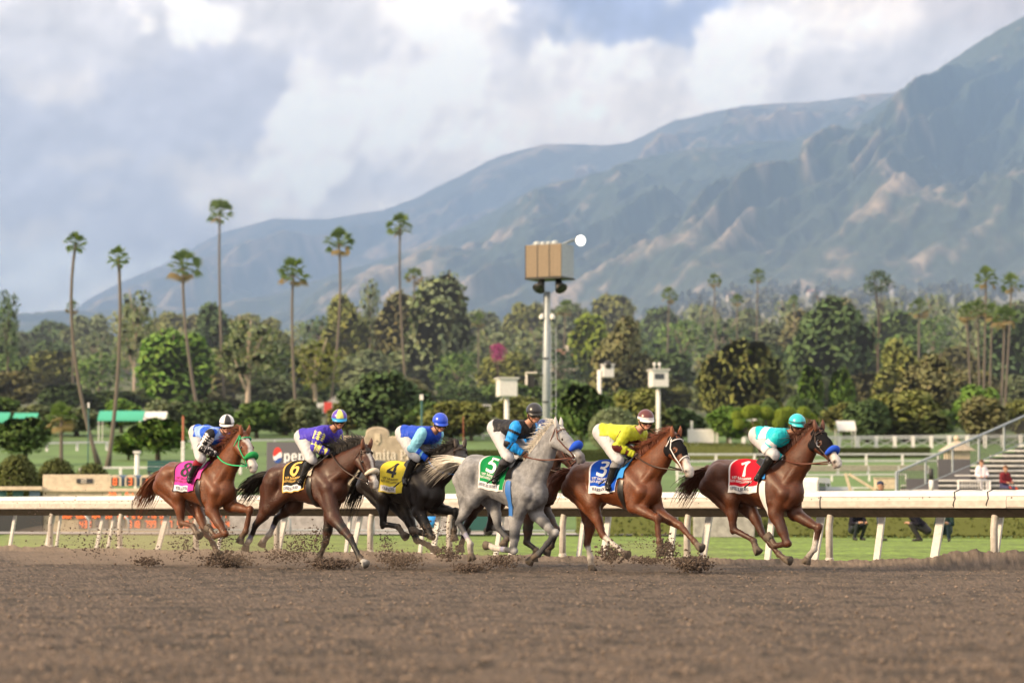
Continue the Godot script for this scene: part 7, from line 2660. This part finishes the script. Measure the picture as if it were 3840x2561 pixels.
func vehicles() -> void:
	vehicle("van", "white van seen end-on beyond the rail right of the leading horse", "van", 3012, 1990, 113.0, 4.6, 2.45, "white_paint", 1.25)
	vehicle("utility_van", "lower pale van right of the end-on white van", "van", 3118, 1990, 114.0, 3.6, 2.05, "galvanised", 1.5)
	vehicle("van", "white van under the trees between the camera hut and the light tower", "van", 1955, 1578, 270.0, 5.0, 2.6, "white_paint", 0.2)
	vehicle("truck", "white box truck under the trees above the purple jockey's cap", "truck", 1260, 1562, 276.0, 5.6, 2.6, "white_paint", 0.2)
	vehicle("car", "white car parked under trees left of the camera hut", "car", 1805, 1566, 272.0, 4.2, 1.45, "white_paint", 0.2)
	var k := 276.0 / F
	var b := on_ground(1095, 276.0)
	var ps := thing("notice_board", "pale blank notice board on the lawn edge behind the purple jockey", "sign", b)
	var s := sf()
	box(s, Vector3(0, at(1095, 1530, 276.0).y - b.y, 0), Vector3(32 * k, 42 * k, 0.1))
	part("board", done(s), M.cream_paint, ps)
	s = sf()
	box(s, Vector3(0, (at(1095, 1545, 276.0).y - b.y) * 0.5, -0.08), Vector3(0.12, at(1095, 1545, 276.0).y - b.y, 0.08))
	part("post", done(s), M.rust_metal, ps)
	for q in [[1228, 1528, "red soft-sided gate marker beside the white box truck", "red_paint"]]:
		var rb := thing("marker_panel", q[2], "panel", on_ground(q[0], 272.0))
		s = sf()
		box(s, Vector3(0, at(q[0], q[1], 272.0).y - rb.position.y, 0), Vector3(0.9, 1.2, 0.1))
		part("panel", done(s), M[q[3]], rb)
		s = sf()
		box(s, Vector3(0, 0.4, -0.08), Vector3(0.1, 1.2, 0.08))
		part("leg", done(s), M.dark_panel, rb)
	# green and white awnings at the far left
	for q in [[-10, 1558, 90, "leftmost green awning at the left edge", "teal_tent"], [95, 1560, 90, "second green awning from the left edge", "teal_tent"], [455, 1552, 170, "long green awning behind the second tall palm", "teal_tent"], [575, 1555, 100, "white awning right of the long green awning", "white_paint"], [3172, 1590, 70, "white canopy among the trees right of the turquoise jockey", "white_paint"]]:
		var z := 240.0
		var kk := z / F
		var g := on_ground(q[0], z)
		var aw := thing("awning", q[3], "awning", g, 0.0, "shade awnings under the trees")
		var y: float = at(q[0], q[1], z).y - g.y
		var a := sf()
		var w: float = q[2] * kk * 0.5
		quad(a, Vector3(-w, y - 0.5, 1.2), Vector3(-w, y + 0.3, 0), Vector3(w, y + 0.3, 0), Vector3(w, y - 0.5, 1.2))
		quad(a, Vector3(-w, y + 0.28, 0), Vector3(-w, y - 0.4, -1.2), Vector3(w, y - 0.4, -1.2), Vector3(w, y + 0.28, 0))
		quad(a, Vector3(-w, y - 0.75, 1.21), Vector3(-w, y - 0.5, 1.2), Vector3(w, y - 0.5, 1.2), Vector3(w, y - 0.75, 1.21))
		part("canopy", done(a), M[q[4]], aw)
		for sx in [-1.0, 1.0]:
			for sz in [-1.0, 1.0]:
				var l := sf()
				box(l, Vector3(sx * (w - 0.1), (y - 0.5) * 0.5 - 0.2, sz * 1.1), Vector3(0.09, y - 0.1, 0.09))
				part("leg", done(l), M.white_paint, aw)
	# cream gate frame lying open at the right
	var gz := 112.0
	var gp := on_ground(3200, gz)
	gp.y = 0.0
	var gate := thing("timber_brace", "cream timber brace frame right of the white vans", "frame", gp)
	for q in [[3172, 1775, 3195, 1852], [3185, 1778, 3290, 1842], [3165, 1846, 3290, 1846]]:
		var s3 := sf()
		bar(s3, at(q[0], q[1], gz) - gp, at(q[2], q[3], gz) - gp, 0.16, 0.12, Vector3(0, 0, 1))
		part("beam", done(s3), M.cream_paint, gate)
	var bx := thing("cream_box", "low cream box beside the timber brace", "box", at(3325, 1815, 112.0))
	var bs := sf()
	box(bs, Vector3(0, 0, 0), Vector3(1.05, 0.5, 0.6))
	part("crate", done(bs), M.cream_paint, bx)
	bs = sf()
	box(bs, Vector3(0, 0.27, 0), Vector3(1.12, 0.06, 0.66))
	part("lid", done(bs), M.beige_stucco, bx)

func figure(label: String, at_: Vector3, turn: float, pose: Dictionary, top: Color, legs: Color, cap: Color, group := "") -> void:
	var o := thing("person", label, "person", at_, turn, group)
	var B := []
	var hip: Vector3 = pose.hip
	var sh: Vector3 = pose.sh
	var hd: Vector3 = pose.head
	for sd in [1.0, -1.0]:
		var z := Vector3(0, 0, sd)
		bone(B, hip + z * 0.07, hip.lerp(sh, 0.35) + z * 0.07, 0.125, 0.125, 2, 0.04)
		bone(B, hip.lerp(sh, 0.35) + z * 0.07, sh + z * 0.10, 0.125, 0.115, 1, 0.05)
		var el: Vector3 = pose.el + z * 0.24
		var ha: Vector3 = pose.ha + z * 0.12
		bone(B, sh + z * 0.18, el, 0.06, 0.05, 1, 0.03)
		bone(B, el, ha, 0.048, 0.034, 1, 0.02)
		bone(B, ha, ha + (ha - el).normalized() * 0.09, 0.036, 0.028, 3, 0.02)
		for q in 4:
			var f: Vector3 = ha + (ha - el).normalized() * 0.1 + Vector3(0, 0.012 * (q - 1.5), 0.0)
			bone(B, f, f + (ha - el).normalized() * 0.05 + Vector3(0, -0.02, 0), 0.011, 0.009, 3, 0.006)
		bone(B, ha, ha + (ha - el).normalized() * 0.06 + Vector3(0, 0.04, 0), 0.013, 0.011, 3, 0.008)
		var kn: Vector3 = pose.kn + z * 0.14
		var an: Vector3 = pose.an + z * 0.12
		bone(B, hip + z * 0.09, kn, 0.095, 0.068, 2, 0.03)
		bone(B, kn, an, 0.066, 0.05, 2, 0.02)
		bone(B, an + Vector3(-0.04, -0.03, 0), an + Vector3(0.17, -0.05, 0.02 * sd), 0.045, 0.035, 4, 0.02)
	bone(B, sh + (hd - sh) * 0.2, hd - (hd - sh) * 0.3, 0.055, 0.055, 3, 0.02)
	bone(B, hd, hd + Vector3(0.01, -0.04, 0), 0.10, 0.085, 3, 0.03)
	bone(B, hd + Vector3(0.04, -0.08, 0), hd + Vector3(0.06, -0.11, 0), 0.06, 0.045, 3, 0.03)
	bone(B, hd + Vector3(0.10, -0.02, 0), hd + Vector3(0.12, -0.05, 0), 0.014, 0.016, 3, 0.015)
	var fl := flesh(B, 0.018)
	part("body", coloured(fl, func(tg, t, p, n): return [Color.BLACK, top, legs, Color(0.36, 0.2, 0.14), Color(0.02, 0.02, 0.02)][tg]), M.skin, o)
	var js: ArrayMesh = shell(fl, func(tg, t, p): return tg == 1, 0.008, func(a, b, c, d): return top)
	part("jacket", js, M.cloth, o)
	var h := sf()
	ball(h, hd + Vector3(-0.005, 0.045, 0), Vector3(0.112, 0.085, 0.10))
	box(h, hd + Vector3(0.12, 0.025, 0), Vector3(0.1, 0.016, 0.13))
	var hm := StandardMaterial3D.new()
	hm.albedo_color = cap.linear_to_srgb()
	hm.roughness = 0.9
	part("cap" if cap.b >= cap.r else "hair", done(h), hm, o)

func people() -> void:
	var dark := Color(0.012, 0.014, 0.02)
	var squat := {"hip": Vector3(-0.18, 0.32, 0), "sh": Vector3(-0.02, 0.80, 0), "head": Vector3(0.07, 1.05, 0), "el": Vector3(0.12, 0.52, 0), "ha": Vector3(0.36, 0.55, 0), "kn": Vector3(0.30, 0.52, 0), "an": Vector3(0.05, 0.09, 0)}
	var stand := {"hip": Vector3(0, 0.90, 0), "sh": Vector3(0.02, 1.42, 0), "head": Vector3(0.04, 1.68, 0), "el": Vector3(-0.02, 1.15, 0), "ha": Vector3(0.12, 0.95, 0), "kn": Vector3(0.03, 0.50, 0), "an": Vector3(0, 0.09, 0)}
	var sit := {"hip": Vector3(-0.05, 0.12, 0), "sh": Vector3(0.02, 0.62, 0), "head": Vector3(0.07, 0.88, 0), "el": Vector3(0.10, 0.36, 0), "ha": Vector3(0.36, 0.30, 0), "kn": Vector3(0.42, 0.10, 0), "an": Vector3(0.46, -0.33, 0)}
	var kneel := squat.duplicate()
	kneel.sh = Vector3(0.22, 0.72, 0)
	kneel.head = Vector3(0.42, 0.92, 0)
	figure("crouching person in a dark jacket, seen under the rail beside the standing person", on_g(3215, 74), -1.2, squat, dark, Color(0.01, 0.012, 0.025), Color(0.02, 0.02, 0.03))
	figure("standing person in a navy cap, head showing above the rail at the right", on_g(3300, 73), -0.4, stand, Color(0.02, 0.022, 0.03), Color(0.012, 0.02, 0.05), Color(0.008, 0.02, 0.06))
	figure("crouching person in black, leaning left, seen under the rail", on_g(3455, 72), PI, kneel, dark, dark, Color(0.02, 0.02, 0.03))
	figure("crouching person in a dark green coat beside the person in black", on_g(3545, 71), -1.9, squat, Color(0.012, 0.03, 0.028), Color(0.015, 0.03, 0.06), Color(0.02, 0.02, 0.03))
	figure("spectator in a white shirt sitting on the bleachers", at(3683, 1815, 99.5), -1.5, sit, Color(0.62, 0.6, 0.66), Color(0.3, 0.3, 0.33), Color(0.09, 0.05, 0.03))
	figure("spectator in a dark red jacket sitting low on the bleachers", at(3771, 1838, 98.0), -1.2, sit, Color(0.14, 0.02, 0.03), Color(0.03, 0.03, 0.09), Color(0.12, 0.06, 0.03))
	var bag := thing("bag", "orange bag beside the spectator in dark red", "bag", at(3800, 1842, 97.8))
	var s := sf()
	ball(s, Vector3(0, 0.05, 0), Vector3(0.24, 0.16, 0.15), Basis(), 8, 12, 0.15)
	part("sack", done(s), M.orange_cloth, bag)
	s = sf()
	tube(s, [Vector3(-0.12, 0.15, 0), Vector3(0, 0.3, 0), Vector3(0.12, 0.15, 0)], [0.015, 0.015, 0.015], 5)
	part("handle", done(s), M.black_leather, bag)
	# blue balloons tied low behind the rail
	for q in [[1622, 1955, "right blue balloon of the pair under the rail", 0.2], [1608, 1958, "left blue balloon of the pair under the rail", 0.17]]:
		var bl := thing("balloon", q[2], "balloon", at(q[0], q[1], 84.0), 0.0, "blue balloons under the rail")
		s = sf()
		ball(s, Vector3.ZERO, Vector3(q[3], q[3] * 1.15, q[3]), Basis(), 10, 14)
		part("skin", done(s), M.sky_blue_cloth, bl)
		s = sf()
		tube(s, [Vector3(0, -q[3] * 1.1, 0), Vector3(0.05, -0.75, 0)], [0.01, 0.006], 4)
		part("string", done(s), M.white_paint, bl)

func on_g(px: float, z: float) -> Vector3:
	var p := at(px, 1917, z)
	p.y = 0.0
	return p

func hedges() -> void:
	var hedge := func(label: String, a: Vector3, b: Vector3, h: float, w: float, leaf: String):
		var o := thing("hedge", label, "hedge", a)
		var d := b - a
		var n := maxi(2, int(d.length() / 3.0))
		var r := RandomNumberGenerator.new()
		r.seed = int(absf(a.x) * 10.0)
		var s := sf()
		bar(s, Vector3(0, h * 0.46, 0), d + Vector3(0, h * 0.46, 0), h * 0.9, w * 0.9, Vector3(0, 1, 0).cross(d.normalized()).normalized())
		part("core", done(s), M[leaf], o)
		var v := PackedVector3Array()
		var nn := PackedVector3Array()
		var c := PackedColorArray()
		var idx := PackedInt32Array()
		var along := d.normalized()
		var out := Vector3(-along.z, 0, along.x)
		if out.z < 0:
			out = -out
		for i in mini(14000, int(d.length() * h * 110.0) + 800):
			var t := r.randf()
			var up := r.randf()
			var p := d * t
			var nrm := out
			if up > 0.75:
				p += Vector3(0, h * (0.97 + 0.05 * r.randf()), 0) + out * w * r.randf_range(-0.5, 0.5)
				nrm = Vector3(0, 1, 0)
			else:
				p += Vector3(0, h * up / 0.75, 0) + out * w * r.randf_range(0.42, 0.55)
			var u := Vector3(r.randfn(), r.randfn(), r.randfn()).normalized() * (0.16 if d.length() > 25.0 else 0.10)
			var q := u.cross(nrm).normalized() * u.length() * 0.7
			var k := r.randf_range(0.8, 1.2)
			var b0 := v.size()
			if u.cross(q).dot(nrm) < 0.0:
				q = -q
			for e in [p - u, p + q, p + u, p - q]:
				v.append(e)
				nn.append((nrm + Vector3(r.randfn(), r.randfn(), r.randfn()) * 0.4).normalized())
				c.append(Color(k, k, k * 0.9))
			for e in [0, 1, 2, 0, 2, 3]:
				idx.append(b0 + e)
		var lf := part("leaves", raw_mesh(v, nn, idx, c), M[leaf], o)
		lf.set_meta("kind", "stuff")
	hedge.call("clipped hedge seen under the rail at the right, beyond the turf", on_g(2180, 88.0), Vector3(22, 0, -79.0), 1.05, 0.9, "hedge_green")
	var z := far_from_row(2700, 1728)
	hedge.call("long clipped hedge below the white pavilion right of centre", on_ground(2560, z), on_ground(2830, z - 2), 1.45, 1.2, "hedge_green")
	hedge.call("long low hedge below the white crossed fence", on_ground(3120, far_from_row(3120, 1718)), on_ground(3480, far_from_row(3480, 1716)), 0.85, 1.2, "hedge_green")
	hedge.call("low hedge on the lawn between the grey's tail and the light tower", on_ground(1560, far_from_row(1560, 1735)), on_ground(2330, far_from_row(2330, 1730)), 0.9, 1.2, "hedge_green")
	# pale wall and teal canopies seen under the rail
	var w := thing("low_wall", "low pale wall under the rail behind the black horse's legs", "wall", on_g(1400, 97.0))
	var s := sf()
	box(s, Vector3(0, 0.45, 0), Vector3(11.5, 0.9, 0.3))
	part("wall", done(s), M.pale_concrete, w)
	s = sf()
	box(s, Vector3(0, 0.93, 0), Vector3(11.7, 0.06, 0.4))
	part("coping", done(s), M.white_paint, w)
	var w2 := thing("low_wall", "short pale wall section under the rail between the two right-hand horses", "wall", on_g(2715, 84.0))
	s = sf()
	box(s, Vector3(0, 0.48, 0), Vector3(2.1, 0.96, 0.3))
	part("wall", done(s), M.pale_concrete, w2)
	var tb := thing("teal_cart", "teal cart under the rail behind the grey horse's hind legs", "cart", on_g(1790, 88.0))
	s = sf()
	box(s, Vector3(0, 0.55, 0), Vector3(1.3, 0.7, 0.8))
	part("box", done(s), M.teal_paint, tb)
	for sx in [-0.4, 0.4]:
		s = sf()
		tube(s, [Vector3(sx, 0.18, 0.3), Vector3(sx, 0.18, 0.42)], [0.18, 0.18], 12)
		part("wheel", done(s), M.tyre, tb)
